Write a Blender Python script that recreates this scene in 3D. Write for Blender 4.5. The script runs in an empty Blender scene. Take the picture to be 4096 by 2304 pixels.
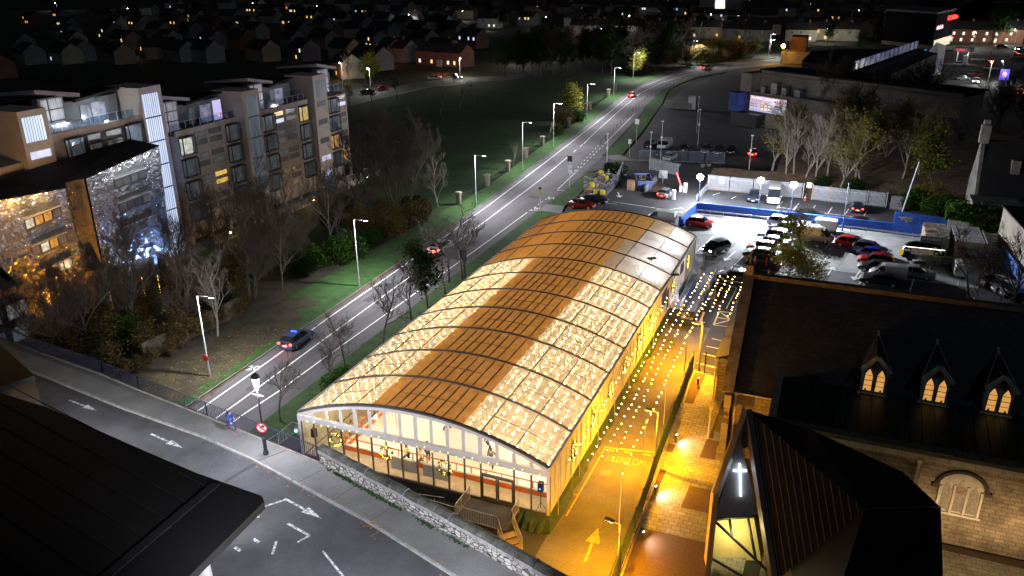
import bpy, bmesh, math, random
from mathutils import Vector, Matrix
PI = math.pi
rnd = random.Random(7)
S = bpy.context.scene
COL = S.collection
# ---------------------------------------------------------------- camera
F, YAW, PIT, ROL = 3250.6, math.radians(-22.447344), math.radians(21.848831), math.radians(-0.503403)
CP = Vector((35.28905, -43.16099, 36.06025))
fw = Vector((math.sin(YAW)*math.cos(PIT), math.cos(YAW)*math.cos(PIT), -math.sin(PIT)))
r0 = Vector((math.cos(YAW), -math.sin(YAW), 0)); u0 = r0.cross(fw)
cr = math.cos(ROL)*r0 + math.sin(ROL)*u0; cu = -math.sin(ROL)*r0 + math.cos(ROL)*u0
cam = bpy.data.cameras.new('camera'); co = bpy.data.objects.new('camera', cam); COL.objects.link(co)
co.matrix_world = Matrix(((cr.x, cu.x, -fw.x, CP.x), (cr.y, cu.y, -fw.y, CP.y), (cr.z, cu.z, -fw.z, CP.z), (0, 0, 0, 1)))
cam.sensor_width = 36; cam.lens = 36*F/4096; cam.clip_end = 6000; cam.clip_start = 0.5
S.camera = co
# ---------------------------------------------------------------- night sky, added cool fill sun, exposure
w = bpy.data.worlds.new('World'); S.world = w; w.use_nodes = True
nt = w.node_tree; bg = nt.nodes['Background']; sk = nt.nodes.new('ShaderNodeTexSky')
sk.sky_type = 'NISHITA'; sk.sun_disc = False; sk.sun_elevation = math.radians(-4); sk.sun_rotation = math.radians(200)
nt.links.new(sk.outputs[0], bg.inputs[0]); bg.inputs[1].default_value = 0.05
sl = bpy.data.lights.new('fill_sun', 'SUN'); sl.energy = 0.10; sl.angle = math.radians(0.5); sl.color = (.62, .74, 1)  # soft cool fill added over the whole view
so = bpy.data.objects.new('fill_sun', sl); COL.objects.link(so); so.rotation_euler = (math.radians(40), 0, math.radians(40))
S.view_settings.view_transform = 'Standard'; S.view_settings.look = 'None'; S.view_settings.exposure = 0.3; S.view_settings.gamma = 1
S.cycles.use_denoising = True; S.cycles.use_adaptive_sampling = False; S.cycles.max_bounces = 6; S.cycles.diffuse_bounces = 2; S.cycles.glossy_bounces = 3
S.cycles.transparent_max_bounces = 16; S.cycles.caustics_reflective = False; S.cycles.caustics_refractive = False
S.cycles.sample_clamp_indirect = 4
# ---------------------------------------------------------------- survey helper: photo measurements -> metres on a level plane
VW = dict(A=(0,200,2.07),B=(700,200,2.07),C=(1400,100,2.07),D=(2100,0,2.07),E=(2900,0,2.07),F=(2300,600,2.07),H=(3100,600,2.07),I=(0,800,1.811),J=(0,1500,1.802),K=(800,1400,1.811),L=(1200,1600,2.898),M=(1300,700,1.811),N=(2000,500,2.8986),O=(1700,1600,2.415),Q=(2100,1700,2.399),T=(2800,1100,1.811),U=(2800,1600,1.9877),W=(0,0,2.342),X=(1000,0,2.342),Y=(2550,1000,4.14),Z=(2700,700,2.8975),a=(3500,900,3.6225),b=(1550,1900,3.22),c=(2200,1200,2.8986),d=(0,550,1.7043),e=(2700,1750,2.615),f=(3500,100,2.3406),h=(1900,0,1.456),p=(0,0,1))
def ray(v, x, y):
    o = VW[v]; X = o[0]+x/o[2]; Y = o[1]+y/o[2]
    return cr*((X-2048)/F) - cu*((Y-1152)/F) + fw
def g(v, x, y, z=0.0):
    d = ray(v, x, y); t = (z-CP.z)/d.z; return CP + d*t
def gy(v, x, y, Y):                      # point on the upright plane y = Y
    d = ray(v, x, y); return CP + d*((Y-CP.y)/d.y)
def gx(v, x, y, X):
    d = ray(v, x, y); return CP + d*((X-CP.x)/d.x)
# ---------------------------------------------------------------- mesh builder
class MB:
    def __init__(s): s.v = []; s.f = []; s.m = []
    def add(s, vs, fs, m=0):
        n = len(s.v); s.v += [tuple(p) for p in vs]
        for q in fs: s.f.append([n+i for i in q]); s.m.append(m)
        return s
    def box(s, c, d, rz=0, m=0):
        x, y, z = (k/2 for k in d); C, Sn = math.cos(rz), math.sin(rz); vs = []
        for a, b, e in ((-1,-1,-1),(1,-1,-1),(1,1,-1),(-1,1,-1),(-1,-1,1),(1,-1,1),(1,1,1),(-1,1,1)):
            vs.append((c[0]+a*x*C-b*y*Sn, c[1]+a*x*Sn+b*y*C, c[2]+e*z))
        return s.add(vs, [(0,3,2,1),(4,5,6,7),(0,1,5,4),(1,2,6,5),(2,3,7,6),(3,0,4,7)], m)
    def bb(s, x0, x1, y0, y1, z0, z1, m=0): return s.box(((x0+x1)/2,(y0+y1)/2,(z0+z1)/2), (abs(x1-x0),abs(y1-y0),abs(z1-z0)), 0, m)
    def prism(s, poly, z0, z1, m=0, ms=None):
        n = len(poly)
        a = sum(poly[i][0]*poly[(i+1)%n][1]-poly[(i+1)%n][0]*poly[i][1] for i in range(n))
        if a < 0: poly = poly[::-1]
        zz = (lambda p, z: z(p) if callable(z) else z)
        vs = [(p[0],p[1],zz(p,z0)) for p in poly]+[(p[0],p[1],zz(p,z1)) for p in poly]
        s.add(vs, [tuple(range(n-1,-1,-1)), tuple(range(n,2*n))], m)
        return s.add(vs, [(i,(i+1)%n,n+(i+1)%n,n+i) for i in range(n)], m if ms is None else ms)
    def tube(s, p, q, r, n=6, r2=None, m=0, cap=True):
        p, q = Vector(p), Vector(q); d = q-p
        if d.length < 1e-6: return s
        d.normalize(); a = d.orthogonal().normalized(); b = d.cross(a); r2 = r if r2 is None else r2; vs = []
        for P0, R in ((p, r), (q, r2)):
            for i in range(n):
                t = 2*math.pi*i/n; vs.append(P0+a*(R*math.cos(t))+b*(R*math.sin(t)))
        fs = [(i,(i+1)%n,n+(i+1)%n,n+i) for i in range(n)]
        if cap: fs += [tuple(range(n-1,-1,-1)), tuple(range(n,2*n))]
        return s.add(vs, fs, m)
    def path(s, pts, r, n=6, m=0):
        for i in range(len(pts)-1): s.tube(pts[i], pts[i+1], r, n, m=m)
        return s
    def beam(s, p, q, w, h, m=0):        # rectangular bar from p to q, w sideways, h upwards
        p, q = Vector(p), Vector(q); d = (q-p).normalized(); up = Vector((0,0,1))
        if abs(d.z) > .99: up = Vector((0,1,0))
        a = d.cross(up).normalized()*(w/2); b = a.cross(d).normalized()*(h/2)
        vs = [p-a-b, p+a-b, p+a+b, p-a+b, q-a-b, q+a-b, q+a+b, q-a+b]
        return s.add(vs, [(0,1,2,3),(7,6,5,4),(0,4,5,1),(1,5,6,2),(2,6,7,3),(3,7,4,0)], m)
    def lathe(s, prof, c=(0,0,0), n=12, m=0):
        vs = []
        for r, z in prof:
            for i in range(n): vs.append((c[0]+r*math.cos(2*math.pi*i/n), c[1]+r*math.sin(2*math.pi*i/n), c[2]+z))
        fs = []
        for k in range(len(prof)-1):
            for i in range(n): fs.append((k*n+i, k*n+(i+1)%n, (k+1)*n+(i+1)%n, (k+1)*n+i))
        fs += [tuple(range(n-1,-1,-1)), tuple(range((len(prof)-1)*n, len(prof)*n))]
        return s.add(vs, fs, m)
    def ball(s, c, r, n=8, k=5, m=0):
        if not isinstance(r, (tuple, list)): r = (r, r, r)
        vs = [(c[0],c[1],c[2]-r[2])]
        for j in range(1, k):
            t = -math.pi/2+math.pi*j/k
            for i in range(n): vs.append((c[0]+r[0]*math.cos(t)*math.cos(2*math.pi*i/n), c[1]+r[1]*math.cos(t)*math.sin(2*math.pi*i/n), c[2]+r[2]*math.sin(t)))
        vs.append((c[0],c[1],c[2]+r[2])); e = len(vs)-1; fs = []
        for i in range(n):
            fs.append((0,1+(i+1)%n,1+i)); fs.append((e,e-n+i,e-n+(i+1)%n))
            for j in range(k-2): fs.append((1+j*n+i,1+j*n+(i+1)%n,1+(j+1)*n+(i+1)%n,1+(j+1)*n+i))
        return s.add(vs, fs, m)
    def quad(s, a, b, c, d, m=0): return s.add([a,b,c,d], [(0,1,2,3)], m)
    def slab(s, a, b, c, d, t, m=0):     # quad a b c d thickened by t against its normal
        a, b, c, d = (Vector(k) for k in (a,b,c,d)); n = (b-a).cross(d-a).normalized()*t
        vs = [a,b,c,d,a-n,b-n,c-n,d-n]
        return s.add(vs, [(0,1,2,3),(7,6,5,4),(0,4,5,1),(1,5,6,2),(2,6,7,3),(3,7,4,0)], m)
    def mesh(s, name, mats, smooth=False):
        me = bpy.data.meshes.new(name); me.from_pydata(s.v, [], s.f)
        for q in (mats if isinstance(mats, (list, tuple)) else [mats]): me.materials.append(q)
        if any(s.m): me.polygons.foreach_set('material_index', s.m)
        if smooth: me.polygons.foreach_set('use_smooth', [True]*len(s.f))
        me.update(); return me
    def build(s, name, mats, parent=None, smooth=False, loc=None, rz=0):
        return link(name, s.mesh(name, mats, smooth), parent, loc, rz)
def link(name, data, parent=None, loc=None, rz=0):
    o = bpy.data.objects.new(name, data); COL.objects.link(o)
    if parent:
        o.parent = parent
        if parent.name in WP: o.location = -parent.location
    if loc is not None: o.location = loc
    if rz: o.rotation_euler = (0,0,rz)
    return o
WP = set()                               # things whose parts are built straight in scene metres
def tag(o, label, cat, group=None, kind=None):
    if label: o['label'] = label
    if cat: o['category'] = cat
    if group: o['group'] = group
    if kind: o['kind'] = kind
    return o
def thing(name, label, cat, loc=(0,0,0), rz=0, group=None):
    o = link(name, None, None, loc, rz); o.empty_display_size = .3
    return tag(o, label, cat, group)
def wthing(name, label, cat, loc, group=None):
    o = thing(name, label, cat, loc, 0, group); WP.add(o.name); return o
def copy_tree(o, loc=None, rz=None, label=None, group=None, parent=None, scale=None):
    c = o.copy(); COL.objects.link(c); c.parent = parent
    if loc is not None: c.location = loc
    if rz is not None: c.rotation_euler = (0,0,rz)
    if scale is not None: c.scale = (scale,)*3
    if label: c['label'] = label
    if group: c['group'] = group
    for ch in o.children: copy_tree(ch, parent=c)
    return c
def struct(name, mb, m, smooth=False): return tag(mb.build(name, m, smooth=smooth), None, None, kind='structure')
# ---------------------------------------------------------------- materials
def nd(t, k, **kw):
    n = t.nodes.new('ShaderNode'+k)
    for a, b in kw.items(): setattr(n, a, b)
    return n
def ramp(t, src, stops):
    r = nd(t, 'ValToRGB'); e = r.color_ramp.elements
    while len(e) < len(stops): e.new(.5)
    for q, (p, c) in zip(e, stops): q.position = p; q.color = (*c, 1)
    t.links.new(src, r.inputs[0]); return r.outputs[0]
def mixc(t, f, a, b, mode='MIX'):
    m = nd(t, 'MixRGB', blend_type=mode); L = t.links
    for i, q in enumerate((f, a, b)):
        if hasattr(q, 'is_linked'): L.new(q, m.inputs[i])
        elif isinstance(q, (int, float)): m.inputs[i].default_value = q if i == 0 else (q,q,q,1)
        else: m.inputs[i].default_value = (*q, 1)
    return m.outputs[0]
def noise(t, co, sc, det=4, ro=.6):
    n = nd(t, 'TexNoise'); n.inputs['Scale'].default_value = sc; n.inputs['Detail'].default_value = det; n.inputs['Roughness'].default_value = ro
    t.links.new(co, n.inputs['Vector']); return n.outputs['Fac']
def base(name):
    m = bpy.data.materials.new(name); m.use_nodes = True; t = m.node_tree
    p = t.nodes['Principled BSDF']; tc = nd(t, 'TexCoord'); return m, t, p, tc.outputs['Object']
def bump(t, p, h, st, dist=.05):
    b = nd(t, 'Bump'); b.inputs['Strength'].default_value = st; b.inputs['Distance'].default_value = dist
    t.links.new(h, b.inputs['Height']); t.links.new(b.outputs[0], p.inputs['Normal'])
def M(name, col, rough=.8, var=.25, sc=1.5, bmp=0, metal=0, fine=None, col2=None, thr=None, spec=None):
    m, t, p, c = base(name); n = noise(t, c, sc)
    lo = tuple(k*(1-var) for k in col); hi = tuple(min(1, k*(1+var)) for k in (col2 or col))
    a, b = thr or (.3, .7)
    out = ramp(t, n, [(a, lo), (b, hi)])
    if fine:
        n2 = noise(t, c, fine, 3, .7); out = mixc(t, .5, out, ramp(t, n2, [(.3, (.55,)*3), (.7, (1.4,)*3)]), 'MULTIPLY')
    t.links.new(out, p.inputs['Base Color']); p.inputs['Roughness'].default_value = rough; p.inputs['Metallic'].default_value = metal
    if spec is not None: p.inputs['Specular IOR Level'].default_value = spec
    if bmp: bump(t, p, noise(t, c, fine or sc*6, 4), bmp)
    return m
def EM(name, col, st):
    m = bpy.data.materials.new(name); m.use_nodes = True; t = m.node_tree; p = t.nodes['Principled BSDF']
    p.inputs['Base Color'].default_value = (.05,.05,.05,1); p.inputs['Emission Color'].default_value = (*col,1); p.inputs['Emission Strength'].default_value = st
    return m
def EMV(name, c1, c2, st, sc=2.0, stretch=(1,1,1)):     # uneven glow for lit windows and screens, dark panes and glints
    m, t, p, c = base(name); mp = nd(t, 'Mapping'); mp.inputs['Scale'].default_value = stretch; t.links.new(c, mp.inputs[0])
    n = noise(t, mp.outputs[0], sc, 3); o = ramp(t, n, [(.35, c1), (.65, c2)])
    t.links.new(o, p.inputs['Emission Color']); p.inputs['Emission Strength'].default_value = st; p.inputs['Base Color'].default_value = (.1,.1,.1,1); p.inputs['Roughness'].default_value = .2
    return m
def BR(name, c1, c2, mortar, bw, bh, plane='xz', ms=.012, rough=.85, bmp=.4, var=.35):   # coursed stone, brick, slates, paving
    m, t, p, c = base(name); s = nd(t, 'SeparateXYZ'); k = nd(t, 'CombineXYZ'); t.links.new(c, s.inputs[0])
    ax = dict(x=0, y=1, z=2); t.links.new(s.outputs[ax[plane[0]]], k.inputs[0]); t.links.new(s.outputs[ax[plane[1]]], k.inputs[1])
    wv = nd(t, 'TexNoise'); wv.inputs['Scale'].default_value = 1.3; t.links.new(c, wv.inputs['Vector'])
    ad = nd(t, 'VectorMath', operation='MULTIPLY_ADD'); ad.inputs[1].default_value = (.08,.05,0); t.links.new(wv.outputs['Color'], ad.inputs[0]); t.links.new(k.outputs[0], ad.inputs[2])
    b = nd(t, 'TexBrick'); b.inputs['Scale'].default_value = 1; b.inputs['Brick Width'].default_value = bw; b.inputs['Row Height'].default_value = bh
    b.inputs['Mortar Size'].default_value = ms; b.inputs['Color1'].default_value = (*c1,1); b.inputs['Color2'].default_value = (*c2,1); b.inputs['Mortar'].default_value = (*mortar,1)
    b.inputs['Bias'].default_value = 0; t.links.new(ad.outputs[0], b.inputs['Vector'])
    n = noise(t, c, .8); o = mixc(t, 1, b.outputs['Color'], ramp(t, n, [(.3, (1-var,)*3), (.7, (1+var,)*3)]), 'MULTIPLY')
    n2 = noise(t, c, 9); o = mixc(t, .6, o, ramp(t, n2, [(.3, (.65,)*3), (.7, (1.3,)*3)]), 'MULTIPLY')
    t.links.new(o, p.inputs['Base Color']); p.inputs['Roughness'].default_value = rough
    if bmp: bump(t, p, b.outputs['Fac'], -bmp, .03)
    return m
def TRL(name, col, tr, rough=.6, var=.12, clear=0):      # thin fabric or sheet that glows when lit from behind
    m, t, p, c = base(name); n = noise(t, c, 1.2, 5); o = ramp(t, n, [(.3, tuple(k*(1-var) for k in col)), (.7, col)])
    mp = nd(t, 'Mapping'); mp.inputs['Scale'].default_value = (6,.4,1); t.links.new(c, mp.inputs[0])
    o = mixc(t, .35, o, ramp(t, noise(t, mp.outputs[0], 1.5, 4), [(.35,(.75,)*3),(.65,(1.15,)*3)]), 'MULTIPLY')
    d = nd(t, 'BsdfDiffuse'); q = nd(t, 'BsdfTranslucent'); x = nd(t, 'MixShader'); x.inputs[0].default_value = tr
    t.links.new(o, d.inputs[0]); t.links.new(o, q.inputs[0]); t.links.new(d.outputs[0], x.inputs[1]); t.links.new(q.outputs[0], x.inputs[2])
    if clear:
        y = nd(t, 'MixShader'); y.inputs[0].default_value = clear; t.links.new(x.outputs[0], y.inputs[1]); t.links.new(nd(t, 'BsdfTransparent').outputs[0], y.inputs[2]); x = y
    t.links.new(x.outputs[0], t.nodes['Material Output'].inputs[0]); return m
def LF(name, col):                       # leaf: lets part of the light through
    m, t, p, c = base(name); o = ramp(t, noise(t, c, 2.0), [(.3, tuple(k*.6 for k in col)), (.7, tuple(k*1.4 for k in col))])
    d = nd(t, 'BsdfDiffuse'); q = nd(t, 'BsdfTranslucent'); x = nd(t, 'MixShader'); x.inputs[0].default_value = .45
    t.links.new(o, d.inputs[0]); t.links.new(o, q.inputs[0]); t.links.new(d.outputs[0], x.inputs[1]); t.links.new(q.outputs[0], x.inputs[2]); t.links.new(x.outputs[0], t.nodes['Material Output'].inputs[0]); return m
def GL(name, tint=(.9,.95,1), refl=.08):        # clear pane
    m = bpy.data.materials.new(name); m.use_nodes = True; t = m.node_tree
    a = nd(t, 'BsdfTransparent'); a.inputs[0].default_value = (*tint,1); b = nd(t, 'BsdfGlossy'); b.inputs['Roughness'].default_value = .03
    lw_ = nd(t, 'LayerWeight'); pw = nd(t, 'Math', operation='POWER'); pw.inputs[1].default_value = 4; mu = nd(t, 'Math', operation='MULTIPLY_ADD'); mu.inputs[1].default_value = .6; mu.inputs[2].default_value = refl*.5
    t.links.new(lw_.outputs['Facing'], pw.inputs[0]); t.links.new(pw.outputs[0], mu.inputs[0]); x = nd(t, 'MixShader'); t.links.new(mu.outputs[0], x.inputs[0]); t.links.new(a.outputs[0], x.inputs[1]); t.links.new(b.outputs[0], x.inputs[2])
    t.links.new(x.outputs[0], t.nodes['Material Output'].inputs[0]); return m
def PAINT(name, col):
    m = bpy.data.materials.new(name); m.use_nodes = True; p = m.node_tree.nodes['Principled BSDF']
    p.inputs['Base Color'].default_value = (*col,1); p.inputs['Roughness'].default_value = .3; p.inputs['Metallic'].default_value = .25
    p.inputs['Coat Weight'].default_value = .6; p.inputs['Coat Roughness'].default_value = .08; return m
asphalt = M('asphalt', (.055,.055,.058), .85, .3, .35, .25, fine=14)
asphalt_old = M('worn_asphalt', (.075,.073,.07), .85, .35, .25, .25, fine=10)
asphalt_bridge = M('bridge_asphalt', (.07,.07,.075), .8, .35, .3, .3, fine=12)
concrete = M('concrete', (.33,.33,.31), .85, .3, .3, .2, fine=7)
conc_dark = M('dark_concrete', (.16,.155,.14), .9, .35, .5, .2, fine=6)
pave_conc = M('pavement_concrete', (.17,.17,.16), .85, .22, .4, .15, fine=9)
white_line = M('worn_white_paint', (.6,.6,.58), .7, .35, 4, thr=(.25,.6))
yellow_line = M('worn_yellow_paint', (.6,.45,.1), .7, .35, 3, thr=(.25,.6))
grass = M('grass', (.035,.075,.012), .95, .5, .5, .6, fine=18)
earth = M('dark_earth', (.03,.024,.016), .95, .5, .3, .5, fine=8)
leaflitter = M('leaf_litter', (.085,.05,.028), .95, .5, .8, .7, fine=12)
gravel = M('gravel', (.12,.075,.045), .95, .45, 9, .8, fine=30)
metal_grey = M('grey_metal', (.3,.31,.32), .45, .15, 3, metal=.7)
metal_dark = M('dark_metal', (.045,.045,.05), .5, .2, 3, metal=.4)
galv = M('galvanised_steel', (.5,.51,.53), .5, .15, 4, metal=.35)
black = M('black_plastic', (.02,.02,.022), .6, .2, 3)
white_paint = M('white_paint', (.75,.75,.73), .5, .06, 2)
rubber = M('rubber', (.018,.018,.018), .85, .2, 5)
rim = M('alloy_rim', (.55,.55,.57), .35, .1, 4, metal=.8)
glass_dark = M('tinted_glass', (.012,.014,.018), .1, .2, 2, spec=.8)
bark = M('bark', (.11,.09,.068), .9, .4, 3, .4, fine=12)
bark_pale = M('pale_bark', (.22,.19,.15), .9, .35, 3, .4, fine=12)
pane = GL('clear_pane')
slate = BR('slate_roof', (.017,.019,.026), (.03,.031,.037), (.008,.008,.010), .45, .28, 'xy', .015, .75, .5)
stone = BR('coursed_stone', (.30,.24,.17), (.2,.165,.125), (.1,.085,.07), .62, .3, 'xz', .02, .9, .6)
stone_yz = BR('coursed_stone_side', (.30,.24,.17), (.2,.165,.125), (.1,.085,.07), .62, .3, 'yz', .02, .9, .6)
stone_cap = M('cut_stone', (.3,.26,.2), .85, .3, 1.5, .3, fine=8)
em_red = EM('red_lamp', (1,.06,.02), 9)
em_white = EM('white_lamp', (.9,.95,1), 30)
em_warm = EM('warm_bulb', (1,.62,.22), 40)
def lamp(loc, power, col, r=.12, kind='POINT', aim=None, size=150, parent=None, blend=.4):
    l = bpy.data.lights.new('lamp_light', kind); l.energy = power; l.color = col; l.shadow_soft_size = r
    o = bpy.data.objects.new('lamp_light', l); COL.objects.link(o); o.location = loc
    if parent:
        o.parent = parent
        if parent.name in WP: o.location = Vector(loc)-parent.location
    if kind == 'SPOT':
        l.spot_size = math.radians(size); l.spot_blend = blend
        o.rotation_euler = Vector(aim or (0,0,-1)).to_track_quat('-Z', 'Y').to_euler()
    return o
def text(name, body, size, mat, origin, xdir, ydir, parent=None, ext=.01, align='LEFT', fit=None):
    cv = bpy.data.curves.new(name, 'FONT'); cv.body = body; cv.size = size; cv.extrude = ext; cv.align_x = align
    t = bpy.data.objects.new(name, cv); COL.objects.link(t)
    me = bpy.data.meshes.new_from_object(t.evaluated_get(bpy.context.evaluated_depsgraph_get())); bpy.data.objects.remove(t)
    me.materials.clear(); me.materials.append(mat); x = Vector(xdir).normalized(); y = Vector(ydir).normalized(); n = x.cross(y)
    k = 1
    if fit:
        xs = [v.co.x for v in me.vertices]; k = fit/(max(xs)-min(xs))
    me.transform(Matrix(((x.x*k,y.x,n.x,origin[0]),(x.y*k,y.y,n.y,origin[1]),(x.z*k,y.z,n.z,origin[2]),(0,0,0,1))))
    return link(name, me, parent)
# ================================================================ GROUND, ROADS, MARKINGS
def sheet(name, polys, z, m, t=0.0):
    mb = MB()
    for p in polys:
        a = sum(p[i][0]*p[(i+1)%len(p)][1]-p[(i+1)%len(p)][0]*p[i][1] for i in range(len(p)))
        if a < 0: p = p[::-1]
        if t: mb.prism(p, z-t, z)
        else: mb.add([(x,y,z) for x,y in p], [tuple(range(len(p)))])
    return struct(name, mb, m)
def strip(L, R): return [L[i] for i in range(len(L))] + R[::-1]
def bands(L, R):
    n = min(len(L), len(R)); return [[L[i], R[i], R[i+1], L[i+1]] for i in range(n-1)]
ground_m = M('night_ground', (.03,.032,.018), .95, .5, .06, .3, fine=1.2)
sheet('ground', [[(-2500,-400),(2500,-400),(2500,3500),(-2500,3500)]], -.10, ground_m)
RL = [(-14.6,-25),(-14.9,4),(-15.2,12),(-15.5,26),(-15.6,40),(-16.2,52),(-16.9,66),(-17.4,80),(-18.5,94),(-19.6,111),(-21.2,136),(-23.2,158),(-25.4,185),(-26.3,208),(-25.2,232),(-18.8,262),(-10.3,281),(6,302),(20,318),(45,345)]
RR = [(-5.6,-25),(-7.2,4),(-7.3,12),(-7.4,26),(-7.4,40),(-7.4,52),(-7.5,66),(-7.5,80),(-7.7,94),(-9,112),(-11.2,134),(-12.9,157),(-15.2,180),(-17.4,205),(-16.3,222),(-12.5,240),(-6.5,257),(8.5,281),(24,300),(49,328)]
asph_road, t_, p_, c_ = base('road_asphalt'); mp_ = nd(t_, 'Mapping'); mp_.inputs['Scale'].default_value = (1.1,.035,1); t_.links.new(c_, mp_.inputs[0])
o_ = ramp(t_, noise(t_, mp_.outputs[0], 1.0, 4, .65), [(.3,(.062,.06,.062)),(.55,(.092,.09,.092)),(.75,(.115,.112,.112))]); o_ = mixc(t_, .8, o_, ramp(t_, noise(t_, c_, .13, 5, .7), [(.35,(.7,.7,.7)),(.6,(1.15,1.15,1.15))]), 'MULTIPLY'); o_ = mixc(t_, .4, o_, ramp(t_, noise(t_, c_, 9, 3), [(.3,(.5,.5,.5)),(.7,(1.4,1.4,1.4))]), 'MULTIPLY')
t_.links.new(o_, p_.inputs['Base Color']); p_.inputs['Roughness'].default_value = .8; bump(t_, p_, noise(t_, c_, 20, 3), .2)
sheet('bypass_road', bands(RL, RR), 0, asph_road)
def curve_line(L, R, f, w):              # a painted line at fraction f between two edges
    out = []
    pts = [(a[0]+(b[0]-a[0])*f, a[1]+(b[1]-a[1])*f) for a, b in zip(L, R)]
    return [[(p[0]-w/2,p[1]),(p[0]+w/2,p[1]),(q[0]+w/2,q[1]),(q[0]-w/2,q[1])] for p, q in zip(pts, pts[1:])]
def seg(a, b, w):
    a, b = Vector((*a,0)), Vector((*b,0)); d = (b-a).normalized(); n = Vector((-d.y,d.x,0))*(w/2)
    return [tuple((k)[:2]) for k in (a-n, b-n, b+n, a+n)]
def dash(a, b, w, on, off):
    a, b = Vector((*a,0)), Vector((*b,0)); L = (b-a).length; d = (b-a)/L; o = []; s = 0
    while s < L: o.append(seg((a+d*s)[:2], (a+d*min(L,s+on))[:2], w)); s += on+off
    return o
lines = []
ll = [(-13.5,-8),(-13.7,4),(-14.0,14),(-14.5,24),(-14.9,40),(-15.4,56),(-16,72),(-17.2,92),(-17.9,104),(-19.2,125),(-21.6,161),(-24.6,196),(-24.4,214),(-22.6,235),(-16.8,256),(-8.8,275),(8,296)]
cl = [(-11.2,-8),(-11.4,6),(-11.8,20),(-12.3,40),(-12.9,60),(-13.6,80),(-14.1,92),(-15.2,108)]
cl2 = [(-16.1,122),(-17.6,137),(-20.2,168),(-22.1,196),(-21.2,220),(-16.8,246),(-8,264),(9,286)]
rl = [(-9.4,-8),(-9.6,4.3),(-9.3,9),(-9.3,17),(-9.1,30),(-8.9,46),(-8.8,60),(-8.8,70)]
for pl in (ll, cl, cl2, rl):
    for a, b in zip(pl, pl[1:]): lines.append(seg(a, b, .16))
lines += dash((-15.2,108), (-16.1,122), .16, 2.2, 3.2)
lines += dash((-8.7,71), (-8.7,80), .12, .7, 1) + [seg((-8.9,84.5),(-9.8,97),.13)] + dash((-9.9,98),(-11.8,123),.14,1.2,1.6) + [seg((-11.9,123.5),(-15.1,161.8),.14)]
lines += dash((-10.3,98),(-12.8,123),.12,1,1.8)
lines += [seg((-9,71.2),(-7.4,71.6),.14), seg((-8.9,84),(-7.5,84.4),.14)]
sheet('road_lines', lines, .006, white_line)
sheet('gutter_leaves', [[(-15.3,2),(-14.5,2),(-14.9,12),(-15.6,12)],[(-15.6,24),(-15,24),(-15.6,46),(-16.1,46)],[(-16.3,50),(-15.7,50),(-16.4,64),(-16.9,64)]], .004, leaflitter)
# bus-stop lettering on the road
for s, y in (('BUS', 71.9), ('STOP', 78.2)):
    t = text('road_lettering', s, 1.35, white_line, (-8.5, y, .012), (.95,.3,0), (-.3,.95,0)); tag(t, None, None, kind='structure')
t = text('road_lettering', '20', 1.3, white_line, (-14.9, 11.2, .012), (.95,.3,0), (-.3,.95,0)); tag(t, None, None, kind='structure')
# verges
FL = [(-22.4,-12),(-22.2,30),(-21.4,60),(-21,83),(-21.7,93),(-22.8,105),(-23.6,116),(-25.2,139),(-27.4,163),(-29.3,186),(-30.4,199),(-30,215),(-28,240),(-22,265),(-12,285),(4,306)]
VR = [(-14.7,-12),(-15.55,30),(-16.6,60),(-17.7,83),(-18.5,93),(-19.2,105),(-19.9,116),(-21.5,139),(-23.6,163),(-25.5,186),(-26,199),(-26.1,215),(-24.2,240),(-17.8,265),(-8.5,284),(6,303)]
VR = [(x-.12, y) for x, y in VR]
verge_g = M('verge_grass', (.021,.066,.008), .95, .4, .7, .7, fine=22)
sheet('grass_verge', bands(FL, VR), .1, verge_g, .16)
jg_ = random.Random(31)
sheet('verge_leaf_litter', [[(-22.4,-12),(-16.2,-12)]+[(-16.4+jg_.uniform(-.5,.6),-11+i*.6) for i in range(58)]+[(-18+jg_.uniform(-1.2,.8),24+i*.8) for i in range(6)]+[(-21+jg_.uniform(-.6,.6),29-i*.3) for i in range(4)]+[(-22.4,27)]], .112, M('dark_litter', (.04,.034,.014), .95, .6, .5, .7, fine=14))  # darker litter tone than the gutter leaves
sheet('kerb', [[(a[0],a[1]),(a[0]+.14,a[1]),(b[0]+.14,b[1]),(b[0],b[1])] for a, b in zip(VR, VR[1:])], .12, conc_dark, .2)
RV = [(-7.1,-8),(-7.2,12),(-7.3,40),(-7.4,60),(-7.45,71)]
sheet('central_verge', [[(x,y) for x,y in RV]+[(-1.8,71),(-1.2,50),(-.9,-8)], [(-7.4,75),(-7.5,85),(-7.8,97),(-5.6,97),(-4.6,85),(-4.4,75)]], .1, M('central_verge_grass', (.03,.07,.014), .95, .45, .8, .7, fine=20), .16)  # grass tone a little paler than the side verge
sheet('bus_stop_pavement', [[(-7.42,71),(-7.42,75),(-4.4,75),(-3.6,71)]], .12, pave_conc, .16)
park = [(-90,140),(-88.8,159),(-87.5,170),(-85.6,186),(-78.3,197),(-60,220),(-40,236),(-31,232)]+[(-31.2,200),(-29.6,186),(-27.8,163),(-25.6,139),(-23.9,116),(-22,93),(-21.6,78),(-22.5,64),(-36,62),(-46,95),(-62,120)]
sheet('park_lawn', [park], -.05, M('park_grass_dimmed', (.012,.045,.004), .95, .45, .15, .5, fine=9))  # darker grass colour stands in for weaker lamp light here
sheet('apartment_lawn', [[(-44,20),(-31,26),(-31,62),(-36,62),(-42.5,62),(-44,40)]], -.045, M('apartment_grass_dimmed', (.02,.05,.008), .95, .4, .3, .5, fine=10))  # lawn colour darkened in place of dimmer lamp light
sheet('embankment', [[(-44,-2),(-22.5,-2),(-22.5,62),(-30.9,62),(-30.9,20),(-44,19)]], -.04, M('embankment_litter', (.045,.035,.02), .95, .5, .4, .7, fine=6))
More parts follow.
